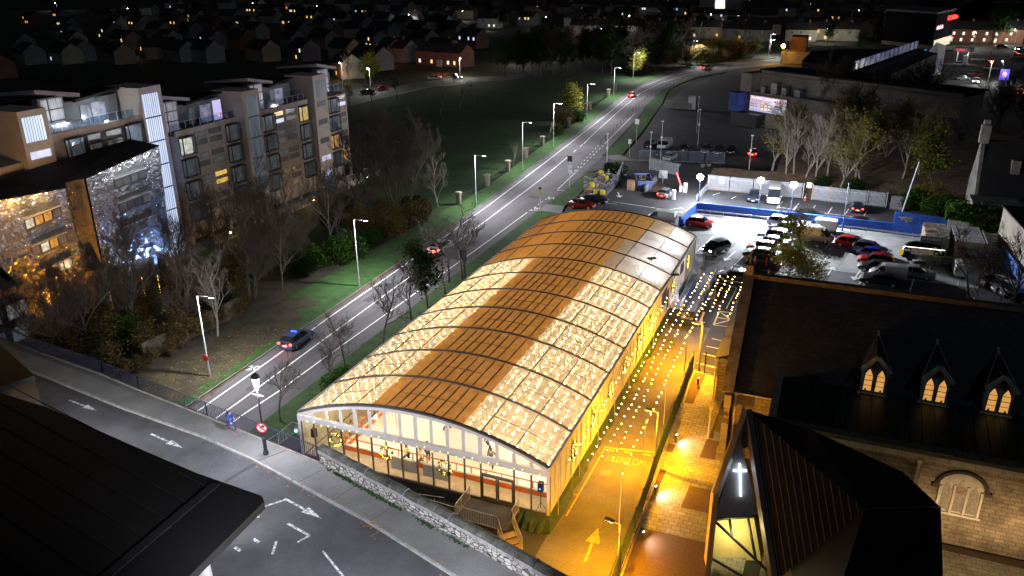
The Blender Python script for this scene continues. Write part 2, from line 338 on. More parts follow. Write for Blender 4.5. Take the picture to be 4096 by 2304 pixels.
sheet('apartment_path', [[(-46.5,30),(-43.6,30),(-43.2,60),(-42,79),(-46.5,79)]], -.03, conc_dark)
# residential street beyond the park
sheet('residential_street', [[(-120,120),(-92.5,146),(-91.5,160),(-90.2,170),(-88.4,187),(-81,198),(-62,222),(-60,228),(-68,227),(-92,207),(-98,190),(-100,165),(-104,152),(-128,126)]], -.03, asphalt_old)
sheet('footpath', [[(-92.5,146),(-91.5,160),(-90.2,170),(-88.4,187),(-81,198),(-79.3,197),(-86.6,186),(-88.5,170),(-89.8,159),(-90.8,145)]], .02, pave_conc)
sheet('far_street', [[(-120,352),(-70,358),(-20,356),(30,352),(75,350),(75,358),(30,361),(-20,365),(-70,367),(-122,362)], [(-310,420),(-100,428),(-60,430),(-60,437),(-100,436),(-310,429)], [(60,336),(150,345),(150,372),(60,356)], [(10,560),(40,660),(46,660),(20,556)]], -.03, asphalt_old)
# car parks, entrance road and lane
sheet('car_park', [[(-3.2,72),(-3,44),(20,-12),(31,-12),(31,44),(58,44),(58,79),(15.2,79),(15,105),(-2,102),(-8.2,97),(-5.6,97)]], -.03, M('car_park_asphalt', (.036,.036,.038), .85, .35, .16, .2, fine=8))
sheet('concrete_parking_deck', [[(15.8,60.2),(58,59.6),(58,78.6),(15.4,79),(15.6,70)]], -.02, M('stained_concrete', (.27,.27,.26), .88, .4, .22, .2, fine=5))
sheet('lane', [[(20.2,-14),(25.3,-14),(25.1,2),(24.9,20),(24.8,37),(20.3,37)]], -.022, M('lane_asphalt', (.12,.11,.1), .85, .28, .3, .3, fine=9))
sheet('upper_car_park', [[(15.4,79.2),(45.5,79.2),(45.5,92.4),(15.2,93)]], .012, M('upper_asphalt', (.045,.045,.05), .85, .3, .3, .25, fine=9))
sheet('entrance_road', [[(-7.9,98),(-5.6,101.5),(-2,102.3),(15,103.5),(45,108),(45,113),(14,111),(-2,109.6),(-6,108.8),(-8.3,112),(-9.2,112)]], -.015, asphalt)
sheet('large_car_park', [[(-3,110.4),(14.5,113.4),(45,116),(45,135),(18,156),(12,156),(4,215),(10,276),(-2,262),(-9,240),(-12,212),(-11.5,177),(-6.6,135),(-5,114)]], -.02, asphalt)
sheet('retail_yard', [[(40,250),(150,210),(150,335),(60,335)]], -.02, asphalt_old)
vl = [(-5.9,252),(-12.6,236),(-15,219),(-15.6,205),(-13.6,190),(-11.6,177),(-7.2,135),(-5.5,114),(-8,112.5)]
vr = [(-6.7,256),(-13.6,237),(-16.1,220),(-17,204),(-16.3,190),(-15.2,172),(-12.6,157.5),(-9.6,128),(-9.3,113)]
sheet('roadside_grass', bands(vl, vr), .1, verge_g, .16)
sheet('junction_pavement', [[(-8.3,111.8),(-6.2,109),(-2,110),(3,110.3),(3,111.2),(-3,111),(-6,114)]], .12, pave_conc, .15)
wl = []
for x in (27.3,29.8,32.3,34.8,37.2,39.8): wl.append(seg((x-.4,85.9-.1*(x-27)/2),(x+.1,90.3-.1*(x-27)),.14))
wl += [seg((27,86.4),(41.2,84.9),.13), seg((19.5,88.9),(20,90.7),.13), seg((16.3,90),(17.2,92),.13), seg((28.5,84.3),(33.5,83.6),.16), seg((28.2,83.2),(30.5,83),.14)]
wl += [seg((27.1,76.5),(25.1,61.5),.14), seg((25,61.2),(23.8,53.8),.14), seg((21.1,76.8),(18.9,60),.14), seg((34.7,62),(33.6,56),.14), seg((36.2,75.8),(34.8,68),.14), seg((35.6,66.6),(34.3,59.8),.14)]
wl += [seg((16.2,74.2),(20.8,74.6),.1), seg((15.9,68.6),(19.9,69.4),.1), seg((24.2,57.6),(31,56.2),.12), seg((24,55.2),(30.5,53.9),.12), seg((23.8,52.6),(29,51.5),.12), seg((23.2,50.6),(25.8,49.6),.12), seg((25.8,49.4),(25.6,42.8),.1)]
wl += [seg((46.1,66),(44.6,55),.16), seg((47.4,65.8),(46.8,61.3),.13), seg((40.2,61),(39.2,56),.14), seg((50.3,61.8),(50,59.8),.13), seg((52.3,63.8),(51.9,60.2),.13), seg((25.8,47.6),(28.6,47.6),.1), seg((25.8,45.2),(28.4,45.2),.1)]
wl += [seg((x0,y0),(x1,y1),.13) for x0,y0,x1,y1 in ((2,80.5,9.5,79.2),(9.5,79.2,14.6,78.2),(10.8,76,14.2,76.4),(11,78.6,13,80.8),(13,80.8,14.6,78.4),(-1,79,3,79.3),(25.4,34.4,28,34),(25.2,30.6,27.6,30.2),(25.2,32.4,27.5,32.2),(24.9,28.4,27.4,27.9),(-1.6,91,-.6,95))]
sheet('parking_lines', wl, .018, white_line)
sheet('concrete_joints', [seg((24.8,78),(22.6,60.2),.16), seg((39.5,77),(36.4,60),.14), seg((15.8,60.1),(46,59.4),.12), seg((23.2,66.4),(22.4,61.2),.3), seg((25.6,60.9),(32.6,60.3),.5)], -.008, conc_dark)
sheet('road_repairs', [[(-13.6,30),(-12.6,30),(-12.4,37),(-13.4,37)],[(-11,52),(-9.6,52),(-9.8,55),(-11,55)],[(-15,62),(-13.8,62),(-13.9,63.4),(-15,63.4)],[(-12.4,8),(-11.6,8),(-11.6,17),(-12.3,17)],[(-17,101),(-15.6,101),(-16,104),(-17.2,104)],[(-12,78),(-9.8,78),(-9.8,79.4),(-12,79.4)]], .003, asphalt)
sheet('drain_covers', [[(-14.8,y),(-14.4,y),(-14.4,y+.5),(-14.8,y+.5)] for y in (6,22,43)]+[[(-12.9,y),(-12.3,y),(-12.3,y+.6),(-12.9,y+.6)] for y in (25,58,88)], .008, M('drain_iron', (.03,.03,.03), .7, .2, 4))
sheet('tarmac_patches', [[(40.3,70.6),(41.4,71.4),(43.2,71),(43,70),(41,69.8)], [(28.5,69.5),(31,70.2),(33.5,68),(30,67)]], -.012, asphalt)
def arrow_pts(x, y, L, ang, w=.16, hw=.42, hl=.9):
    C, Sn = math.cos(ang), math.sin(ang)
    def r(u, v): return (x+u*C-v*Sn, y+u*Sn+v*C)
    return [[r(-L/2,-w/2), r(L/2-hl,-w/2), r(L/2-hl,w/2), r(-L/2,w/2)], [r(L/2-hl,-hw), r(L/2,0), r(L/2-hl,hw)]]
ar = []
for x, y, L, a in ((23.4,60.7,4.6,-1.75), (35.8,59.3,4,1.42), (38.9,59,4,-1.75), (23.5,39,4,-1.57), (30.6,84.2,3.4,-.1), (1.8,84.8,3.4,-1.2)):
    ar += arrow_pts(x, y, L, a, .22, .6, 1.3)
sheet('painted_arrows', ar, .018, white_line)
yl = [seg(a, b, .14) for a, b in (((25,41.8),(25,37.9)),((25,37.9),(28,38)),((25,41.8),(28.2,41.9)),((25,41.8),(28,38)),((25,38),(28.2,41.9)),((25,40),(28.1,39.9)))]
sheet('yellow_hatching', yl, .018, yellow_line)
ln = [seg((20.9,11.1),(20.75,1.6),.13), seg((20.95,11),(24.6,11.7),.2), seg((21.1,10.7),(21.7,10.75),.16), seg((22.4,10.9),(23.1,10.98),.16), seg((23.8,11.1),(24.5,11.2),.16), seg((20.75,4.2),(20.45,4.2),.1), seg((19.6,-5.6),(19.3,-7.4),.14)]
ln += arrow_pts(23.3,-.6,3.6,1.62,.2,.5,1.6)
sheet('lane_lines', ln, -.008, M('faded_yellow_line', (.34,.25,.07), .85, .45, 3, thr=(.3,.6)))
worn_y = M('faded_lane_paint', (.30,.22,.06), .85, .45, 3, thr=(.3,.6))
t = text('lane_lettering', 'NO ENTRY', 1.25, worn_y, (24.35,10.35,-.004), (-1,-.1,0), (.1,-1,0), fit=3.1); tag(t, None, None, kind='structure')
sheet('manhole_covers', [[(21.5,7.2),(22.3,7.3),(22.3,8),(21.5,7.9)], [(27.4,-.2),(28.1,-.2),(28.1,.5),(27.4,.5)], [(29.2,-1.6),(29.9,-1.6),(29.9,-.9),(29.2,-.9)]], .004, M('iron_cover', (.2,.17,.13), .8, .2, 5))
# churchyard
pav = BR('cream_block_paving', (.36,.33,.27), (.27,.25,.2), (.12,.11,.09), .62, .42, 'xy', .02, .85, .2, .25)
sheet('churchyard_paving', [[(25.45,-14),(33,-14),(33,8),(30.2,8),(30.2,27),(25,27)]], -.004, pav)
sheet('gravel_beds', [[(25.1,20.3),(26.1,20.4),(26.2,26.4),(25,26.4)], [(28.2,15.2),(30,15.2),(30,12.4),(28.1,12.3)], [(28.1,8.3),(30.8,8.3),(30.8,5.6),(28,5.5)], [(25.7,2.3),(31,2.4),(31,-12),(25.9,-12)], [(25.5,5.4),(26,5.4),(26.1,9.6),(25.6,9.6)], [(25.3,12.2),(26,12.2),(26,13.4),(25.3,13.4)], [(28.4,22),(28.8,22),(29.6,15.4),(28.3,15.4)]], .008, gravel)
sheet('church_forecourt', [[(34,-12),(62,-12),(62,8),(34,8)]], .002, pav)
sheet('church_gravel_strip', [[(33,8.3),(60,7.7),(60,7.0),(33,7.6)]], .012, gravel)
# wooded bank behind the palisade
bank = MB(); r2 = random.Random(3); nx, ny = 16, 16
vs = [(14+i*3.6, 93.2+j*4, (0 if j == 0 else min(2.2, .35*j)+r2.uniform(-.15,.25))) for j in range(ny) for i in range(nx)]
bank.add(vs, [(j*nx+i, j*nx+i+1, (j+1)*nx+i+1, (j+1)*nx+i) for j in range(ny-1) for i in range(nx-1) if not (j > 2 and i < 3)])
struct('wooded_bank', bank, M('wood_litter', (.20,.125,.08), .95, .5, .8, .7, fine=9), True)
# raised bridge road with pavement (deck 5 m above the bypass)
BZ = 5.0
RAIL = [(-62,5.0),(-32.1,.5),(-18.2,-1.3),(-13.5,-2.15),(-5.6,-3.4),(5.6,-5.35),(12.2,-7.3),(17,-8.75),(21.7,-10.25),(32,-13.5)]
KERB = [(-62,1.5),(-23,-3.14),(-12.9,-4.65),(-4.1,-5.65),(1.3,-6.72),(6.1,-7.97),(11.5,-9.35),(13.5,-9.98),(18.8,-11.75),(24,-13.6),(32,-16.6)]
sheet('bridge_road', [KERB+[(32,-46),(-62,-46)]], BZ-.13, asphalt_bridge, 1.0)
sheet('bridge_pavement', [RAIL+KERB[::-1]], BZ, pave_conc, 1.1)
sheet('kerbstones', [[(a[0],a[1]+.1),(a[0],a[1]-.06),(b[0],b[1]-.06),(b[0],b[1]+.1)] for a, b in zip(KERB, KERB[1:])], BZ+.012, M('kerb_stone', (.3,.3,.29), .8, .3, 2), .2)
abut = MB()
for x0, x1 in ((-62,-18),(-4,32)):
    pts = [p for p in RAIL if x0 <= p[0] <= x1]
    for a, b in zip(pts, pts[1:]): abut.prism([(a[0],a[1]-.05),(b[0],b[1]-.05),(b[0],b[1]-.7),(a[0],a[1]-.7)], -.5, BZ-1.1)
struct('bridge_abutments', abut, conc_dark)
bl = [seg((4.95,-10.6),(5.9,-9.35),.16), seg((5.4,-11.5),(4.9,-10.75),.14), seg((7.4,-11.3),(9.3,-11.75),.17), seg((9.3,-11.75),(9.0,-12.5),.15), seg((7.8,-12.9),(8.3,-13.9),.16), seg((10.8,-12.6),(15.2,-15.2),.13), seg((6.4,-13.2),(6.9,-13.35),.2), seg((5.9,-14.2),(6.4,-14.35),.2)]
bl += arrow_pts(7.4,-9.75,3.4,-.24,.17,.3,1.5)+arrow_pts(-15.9,-5.4,3.3,-.12,.15,.27,1.4)+arrow_pts(-6.2,-6.9,3.5,-.17,.17,.3,1.5)
sheet('bridge_road_markings', bl, BZ-.124, M('scuffed_paint', (.42,.42,.42), .8, .6, 5, thr=(.38,.55)))
jm = M('joint_filler', (.05,.05,.05), .9, .2, 3)
sheet('bridge_joint', [seg((1.5,-6.9),(1.0,-9.3),.28), seg((-3.5,-5.9),(-3.9,-8.2),.06)], BZ-.122, jm)
sheet('pavement_joints', [seg((6.2,-6.0),(5.6,-7.75),.05), seg((12.6,-7.6),(12,-9.4),.04), seg((9.3,-6.6),(8.7,-8.6),.04), seg((2.6,-4.9),(1.6,-6.7),.08)], BZ+.006, jm)
wd = MB(); rwd = random.Random(17)
for i in range(420):
    u = rwd.choice((.1,.16,.22,.3,.37,.42,.6,.75))+rwd.gauss(0,.03); x = 5.7+16*u; y = -5.38-4.9*u-.08-abs(rwd.gauss(0,.10)); s = rwd.uniform(.04,.11); c = Vector((x,y,BZ+.01)); a = rwd.uniform(0,6.28)
    wd.add([c+Vector((math.cos(a)*s,math.sin(a)*s,0)),c-Vector((math.cos(a)*s,math.sin(a)*s,0)),c+Vector((rwd.gauss(0,.05),rwd.gauss(0,.05),rwd.uniform(.06,.2)))],[(0,1,2)])
tag(wd.build('weeds', verge_g), 'tufts of green weeds along the foot of the stone wall', 'weeds', kind='stuff')
# ================================================================ ICE RINK MARQUEE
B, ZE, RISE, FL0 = 4.804, 4.8, 2.13, 1.0
RA = (100+RISE*RISE)/(2*RISE)
def arch(x): return ZE+RISE-RA+math.sqrt(RA*RA-(x-10)**2)
mq = wthing('ice_rink_marquee', 'long arched white and amber marquee glowing with fairy lights over an ice rink', 'marquee', (10,26,0))
fab_b = TRL('lit_roof_fabric', (.70,.62,.50), .5, .6, .2, .13); fab_c = TRL('amber_lined_fabric', (.56,.32,.12), .5, .6, .3); fab_d = TRL('amber_glow_fabric', (.56,.33,.11), .5)
fab_e = TRL('cream_fabric', (.72,.58,.42), .35); fab_w = TRL('white_roof_pvc', (.74,.71,.66), .45); fab_s = TRL('side_wall_pvc', (.9,.84,.66), .55)
frame_w = M('white_aluminium', (.62,.62,.6), .45, .08, 2, metal=.2); frame_g = M('bronze_mullion', (.12,.11,.1), .5, .15, 3, metal=.4)
rr = random.Random(11)
def roof_panel(y0, y1, x0, x1, m):
    mb = MB(); nx = max(3, int((x1-x0)/.35)); ny = 7; vs = []
    for j in range(ny+1):
        for i in range(nx+1):
            u, v = i/nx, j/ny; x = x0+(x1-x0)*u; y = y0+.05+(y1-y0-.1)*v
            s = -.10*math.sin(PI*v)*math.sin(PI*min(1,max(0,u)))-.035*abs(math.sin(2*PI*v))+rr.uniform(-.012,.012)
            vs.append((x, y, arch(x)+s))
    mb.add(vs, [(j*(nx+1)+i, j*(nx+1)+i+1, (j+1)*(nx+1)+i+1, (j+1)*(nx+1)+i) for j in range(ny) for i in range(nx)])
    mb.build('roof_panel', m, mq, True)
for k in range(11):
    a, b = k*B, (k+1)*B
    if k < 7: cuts = [(0,6.3,fab_b),(6.3,13.65,fab_c),(13.65,20,fab_b)]
    else: cuts = [(0,6.3,fab_d),(6.3,13.65,fab_d),(13.65,15,fab_d if k>8 else fab_e),(15,17.5,fab_w if k<10 else fab_e),(17.5,20,fab_w)]  # far bays: amber inner glow put into the colour of white PVC
    for x0, x1, m in cuts: roof_panel(a, b, x0, x1, m)
for k in range(12):                       # arch ribs standing a little proud of the fabric
    mb = MB(); y = k*B; n = 28
    for i in range(n):
        x0, x1 = 20*i/n, 20*(i+1)/n; mb.beam((x0,y,arch(x0)+.02), (x1,y,arch(x1)+.02), .16 if k%11 else .24, .14)
    mb.build('arch_rib', frame_g, mq)
for x in (2.5,5,7.5,8.35,9.05,9.75,10.6,11.3,12.05,12.9,15,17.5):
    mb = MB()
    for k in range(11): mb.beam((x,k*B+.1,arch(x)-.045), (x,(k+1)*B-.1,arch(x)-.045), .07 if x not in (2.5,5,15,17.5) else .05, .07)
    mb.build('purlin', frame_g, mq)
for k in range(11):                       # mid-bay seams
    if k > 6: continue
    mb = MB(); y = (k+.5)*B; n = 24
    for i in range(n):
        x0, x1 = 20*i/n, 20*(i+1)/n; mb.beam((x0,y,arch(x0)-.075), (x1,y,arch(x1)-.075), .035, .03)
    mb.build('roof_seam', frame_g, mq)
# eaves, legs and side walls
for x in (0, 20):
    s = 1 if x else -1
    MB().bb(x-.05 if x else -.12, x+.12 if x else .05, 0, 11*B, ZE-.32, ZE+.03).build('eaves_beam', frame_w, mq)
    for k in range(12): MB().bb(x-.1, x+.1, k*B-.09, k*B+.09, FL0, ZE-.3).build('leg', frame_w, mq)
for k in range(11):
    a, b = k*B+.1, (k+1)*B-.1
    m = fab_s if k < 8 else white_paint
    if k in (8, 9): continue
    MB().bb(19.95, 20.0, a, b, FL0+.05, ZE-.33).build('side_wall', m, mq)
    mb = MB()
    for i in range(1, 4): mb.bb(20.0, 20.05, k*B+i*B/4-.03, k*B+i*B/4+.03, FL0, ZE-.33)
    mb.bb(20.0, 20.06, a, b, FL0, FL0+.16)
    mb.build('wall_battens', frame_w, mq)
    MB().bb(0, .05, a, b, FL0+.05, ZE-.33).build('side_wall', fab_s, mq)
for k in (8, 9):                          # glazed entrance bays
    a, b = k*B+.1, (k+1)*B-.1; mb = MB()
    for i in range(5): y = a+(b-a)*i/4; mb.bb(19.93, 20.0, y-.05, y+.05, FL0, ZE-.33)
    mb.bb(19.93, 20.0, a, b, 3.2, 3.3); mb.bb(19.93,20,a,b,FL0,FL0+.12); mb.build('entrance_frame', frame_w, mq)
    MB().bb(19.955, 19.97, a, b, FL0, ZE-.33).build('entrance_glass', pane, mq)
    MB().bb(0, .05, a, b, FL0+.05, ZE-.33).build('side_wall', fab_s, mq)
MB().bb(19.9, 20.02, 8*B+.1, 8*B+1.3, FL0, ZE-.3).build('white_wall_panel', white_paint, mq); MB().bb(19.9, 20.02, 10*B-1.3, 10*B-.1, FL0, ZE-.3).build('white_wall_panel', white_paint, mq)
MB().bb(0, 20, 11*B+.0, 11*B+.05, FL0, ZE-.2).build('rear_wall', white_paint, mq)
bk = MB(); n = 24
for i in range(n):
    x0, x1 = 20*i/n, 20*(i+1)/n; bk.add([(x0,11*B+.03,ZE-.2),(x1,11*B+.03,ZE-.2),(x1,11*B+.03,arch(x1)-.1),(x0,11*B+.03,arch(x0)-.1)], [(0,1,2,3)])
bk.build('rear_gable', white_paint, mq)
# floor deck and ground skirt
MB().bb(.05, 19.9, .1, 11*B-.05, .78, .98).build('floor_deck', M('floor_boards', (.4,.36,.3), .7, .15, 1.5), mq)
sk_m = M('green_skirt', (.02,.045,.03), .75, .35, 2, .7, fine=5)
mb = MB(); n = 70; r3 = random.Random(5)
top = [(20.02, y, FL0+.02) for y in [i*11*B/n for i in range(n+1)]]; bot = [(20.38+r3.uniform(-.13,.16), p[1], .02) for p in top]
midp = [(20.12+r3.uniform(-.05,.09), p[1], .5) for p in top]
for A, C in ((top, midp), (midp, bot)):
    for i in range(n): mb.add([A[i],A[i+1],C[i+1],C[i]], [(3,2,1,0)])
nf = 24; tf = [(20.02-i*3.6/nf, .02, FL0) for i in range(nf+1)]; bf = [(p[0]+r3.uniform(-.1,.1)+(.3 if i < 2 else 0), -.45-r3.uniform(0,.35)-(.3 if 2 < i < 12 else 0), .02) for i, p in enumerate(tf)]
mf = [((p[0]+q[0])/2+r3.uniform(-.08,.08), (p[1]+q[1])/2+r3.uniform(-.2,.1), .55) for p, q in zip(tf, bf)]
for A, C in ((tf, mf), (mf, bf)):
    for i in range(nf): mb.add([A[i],A[i+1],C[i+1],C[i]], [(0,1,2,3)])
mb.add([top[0], midp[0], bot[0], bf[0], mf[0]], [(0,4,3,2,1)])
mb.build('ground_skirt', sk_m, mq)
MB().bb(0,16.4,.08,.14,.0,.95).build('front_skirt', black, mq)
# glazed front gable
xs = [i*1.25 for i in range(17)]
for i, x in enumerate(xs):
    if i == 13: continue
    MB().bb(x-.05 if i not in (0,16) else x-.13, x+.05 if i not in (0,16) else x+.13, -.06, .06, FL0, 4.1).build('mullion', frame_g, mq)
MB().bb(-.12, 20.12, -.12, .1, 4.1, 4.58).build('white_gable_beam', frame_w, mq)
MB().bb(0, 20, -.05, .07, .92, 1.1).build('sill_beam', frame_g, mq)
for i in range(16):
    if i in (12, 13): continue
    MB().bb(xs[i]+.05, xs[i+1]-.05, -.005, .005, 1.1, 4.1).build('glass_pane', pane, mq)
MB().bb(xs[12]+.05, xs[14]-.05, -.005, .005, 3.17, 4.1).build('glass_pane', pane, mq)
MB().bb(xs[12]+.05, xs[14]-.05, -.06, .06, 3.05, 3.17).build('door_head', frame_g, mq)
for j, (xa, xb) in enumerate(((15.06,16.22),(16.26,17.42))):
    dmb = MB().bb(xa,xa+.1,-.04,.04,1.1,3.05).bb(xb-.1,xb,-.04,.04,1.1,3.05).bb(xa+.1,xb-.1,-.04,.04,1.1,1.3).bb(xa+.1,xb-.1,-.04,.04,2.93,3.05)
    d = dmb.build('glass_door', frame_g, mq)
    h = xb-.14 if j == 0 else xa+.14
    mbh = MB().tube((h,-.1,1.9),(h,-.1,2.3),.02); o = mbh.build('handle', metal_grey); o.parent = d
    o = MB().bb(xa+.1,xb-.1,-.005,.005,1.3,2.93).build('door_glass', pane); o.parent = d
gf = MB(); n = 40                         # gable top: white bow member, vertical frames, panes
for i in range(n):
    x0, x1 = 20*i/n, 20*(i+1)/n
    gf.add([(x0,-.05,arch(x0)-.34),(x1,-.05,arch(x1)-.34),(x1,-.05,arch(x1)-.08),(x0,-.05,arch(x0)-.08)], [(0,1,2,3)])
    gf.add([(x0,.05,arch(x0)-.34),(x1,.05,arch(x1)-.34),(x1,-.05,arch(x1)-.34),(x0,-.05,arch(x0)-.34)], [(0,1,2,3)])
gf.build('gable_bow', frame_w, mq)
for i in range(1, 16):
    x = i*1.25; z1 = arch(x)-.4
    if z1 > 4.75: MB().bb(x-(.12 if i%4 else .15), x+(.12 if i%4 else .15), -.03, .03, 4.58, z1).build('gable_upright', frame_w, mq)
gp = MB()
for i in range(1, 15):
    x0, x1 = i*1.25+.12, (i+1)*1.25-.12; gp.add([(x0,0,4.58),(x1,0,4.58),(x1,0,max(4.6,arch(x1)-.42)),(x0,0,max(4.6,arch(x0)-.42))], [(0,1,2,3)])
gp.build('gable_panes', pane, mq)
# ice, barrier and fittings inside
ice = M('ice', (.86,.88,.88), .35, .05, .6)
struct('ice_sheet', MB().bb(2.6,19.3,1.9,40,.985,1.03), ice)
matm = M('rubber_matting', (.42,.34,.24), .9, .2, 2)
struct('matting', MB().bb(.1,2.55,.1,11*B-.1,.982,1.0).bb(2.55,19.8,.12,1.5,.982,1.0), matm)
orange = M('orange_board', (.75,.14,.01), .5, .15, 2); orange_r = M('orange_rail', (.6,.13,.02), .45, .15, 2); board_w = M('white_board', (.8,.78,.72), .5, .08, 2)
def barrier(name, pts, label, cat):
    c = [sum(p[i] for p in pts)/len(pts) for i in (0,1)]; t = wthing(name, label, cat, (c[0],c[1],1.0)); kb, wb, rb, pb = MB(), MB(), MB(), MB()
    for (x0,y0), (x1,y1) in zip(pts, pts[1:]):
        L = math.hypot(x1-x0, y1-y0); n = max(1, round(L/1.2))
        kb.beam((x0,y0,1.22),(x1,y1,1.22),.05,.42); wb.beam((x0,y0,1.50),(x1,y1,1.50),.12,.12)
        rb.beam((x0,y0,2.12),(x1,y1,2.12),.07,.06)
        for i in range(n+1): u = i/n; x, y = x0+(x1-x0)*u, y0+(y1-y0)*u; pb.bb(x-.03,x+.03,y-.03,y+.03,1.0,2.1)
    kb.build('kick_board', orange, t); wb.build('ledge', board_w, t); rb.build('handrail', orange_r, t); pb.build('rail_posts', orange_r, t); return t
barrier('rink_barrier', [(2.6,1.75),(19.4,1.75)], 'orange and white rink barrier behind the front glass of the marquee', 'barrier')
barrier('rink_barrier', [(2.6,1.9),(2.6,40)], 'orange rink barrier running away along the left side of the ice', 'barrier')
for i, x in enumerate((8.3, 11.0)):
    t = tag(MB().box((x,.9,1.55),(2.2,.03,1.0)).build('notice_banner', M('grey_banner', (.5,.46,.42), .8, .12, 1.2)), ('grey banner hung on the barrier inside the front glass, under the middle wreath' if i == 0 else 'grey banner hung on the barrier inside the front glass, left of the doors'), 'banner', 'grey banners inside the front glass')
def speaker(x, y, lab, led):
    t = wthing('loudspeaker', lab, 'loudspeaker', (x,y,1.0))
    mb = MB().tube((x,y,1.05),(x,y,2.5),.025)
    for k in range(3): a = 2.1*k; mb.tube((x,y,1.5),(x+.4*math.cos(a),y+.4*math.sin(a),1.02),.015)
    mb.build('tripod', black, t); MB().bb(x-.18,x+.18,y-.17,y+.17,2.45,3.15).build('cabinet', black, t)
    if led: MB().bb(x-.05,x+.05,y-.19,y-.17,2.65,2.75).build('blue_display', EM('blue_display', (.05,.15,1), 6), t)
speaker(.75, .55, 'black loudspeaker on a tripod inside the left end of the front glass', False)
speaker(19.25, .5, 'black loudspeaker with blue display inside the right end of the front glass', True)
WARM = (1,.66,.30)
lampm = EM('pendant_bulb', (1,.75,.4), 8)
for k in range(11):  # added pendants, put in to light the rink and roof
    for x in (5.2, 14.8):
        if k > 6 and x > 10: continue
        y = (k+.5)*B
        t = wthing('added_pendant', 'added warm pendant lamp over the ice, %s side of the %s bay from the front' % ('left' if x < 10 else 'right', ('first','second','third','fourth','fifth','sixth','seventh','eighth','ninth','tenth','last')[k]), 'lamp', (x,y,3.9), 'added pendant lamps over the ice')
        MB().ball((x,y,4.1),.16).build('globe', lampm, t); MB().tube((x,y,4.25),(x,y,arch(x)-.2),.012,4).build('cord', black, t)
        lamp((x,y,3.85), 190 if k < 7 else 330, WARM if k < 7 else (1,.6,.24), .2, parent=t)
for y in (36.5, 41, 46, 50.5):  # added white lamps make the far roof panels glow
    t = wthing('added_ceiling_lamp', 'added white ceiling lamp inside the entrance end of the marquee', 'lamp', (17.6,y,4.2), 'added lamps in the entrance end'); MB().box((17.6,y,4.6),(1.2,.2,.1)).build('tube_lamp', EM('tube_lamp', (.95,.95,1), 6), t); lamp((17.6,y,4.1), 520, (.95,.95,1), .25, parent=t)
for x in (4, 8, 12, 17.5):  # added pendants brighten the kick board behind the glass
    t = wthing('added_pendant', 'added warm pendant lamp just inside the front glass of the marquee', 'lamp', (x,.75,3.9), 'added pendant lamps behind the front glass'); MB().ball((x,.75,4.0),.1).build('globe', lampm, t); MB().tube((x,.75,4.1),(x,.75,arch(x)-.2),.012,4).build('cord', black, t); lamp((x,.7,3.8), 260, WARM, .15, parent=t)
# fairy-light strings under the roof fabric
bulb = EM('fairy_bulb', (1,.78,.46), 62)
for k in range(7):
    for r in range(5):
        y = k*B+.55+r*.93
        for side in (0, 1):
            mb = MB(); pts = []
            for i in range(9):
                x = (.35+i*.72) if side == 0 else (13.95+i*.72)
                dz = .21+rr.uniform(0,.09); q = (x+rr.uniform(-.08,.08), y+rr.uniform(-.1,.1), arch(x)-dz); v_ = (q[1]-k*B)/B; q = (q[0], q[1], arch(q[0])-.10*math.sin(PI*v_)-.035*abs(math.sin(2*PI*v_))-.15-rr.uniform(0,.05)); pts.append(q); mb.ball(q, .055, 6, 4, 1)
            mb.path([(p[0],p[1],p[2]+.03) for p in pts], .006, 3)
            o = mb.build('fairy_light_string', [black, bulb]); tag(o, 'string of warm bulbs through the %s roof slope, %s row of the %s bay' % ('left' if side == 0 else 'right', ('first','second','third','fourth','fifth')[r], ('front','second','third','fourth','fifth','sixth','seventh')[k]), 'light string', 'fairy light strings under the %s roof slope' % ('left' if side == 0 else 'right'))
# front beam bulbs (seen above the glass)
mb = MB(); pts = [(.8+i*.62, -.16, 4.2+.12*math.sin(i*2.1)) for i in range(31)]
mb.path(pts, .01, 3); [mb.ball(p, .03, 5, 3, 1) for p in pts]
tag(mb.build('fairy_light_string', [black, EM('beam_bulb', (1,.7,.15), 7)]), 'sparse string of yellow bulbs along the white beam over the front glass', 'light string')
# blue lettered banners by the entrance
blue = M('navy_banner', (.02,.035,.16), .6, .2, 1.5); pr = EM('printed_white', (.8,.8,.85), .25)
def banner(a, b, z0, z1, label, txt=None, size=.4, off=.02, parent=None, grp=None):
    a, b = Vector((*a,0)), Vector((*b,0)); d = (b-a).normalized(); c = (a+b)/2
    t = wthing('banner', label, 'banner', (c.x,c.y,z0), grp)
    MB().beam((a.x,a.y,(z0+z1)/2),(b.x,b.y,(z0+z1)/2),.03,z1-z0).build('sheet', blue, t)
    n = Vector((d.y,-d.x,0))
    if txt:
        for i, s in enumerate(txt):
            text('lettering', s, size, white_paint, a+d*.2+n*off+Vector((0,0,z1-.12-size*.75-i*size*1.05)), d, (0,0,1), t, .004, fit=(b-a).length-.4 if len(s) > 6 else None)
    return t
banner((20.06,34.2),(20.06,36.6),2.4,4.2,'navy banner on the marquee side just before its opaque white end')
banner((20.06,36.9),(20.06,37.7),1.3,3.6,'narrow upright navy banner beside the glazed entrance')
banner((20.06,43.6),(20.06,45.6),2.9,4.1,'navy banner above the glazed entrance doors')
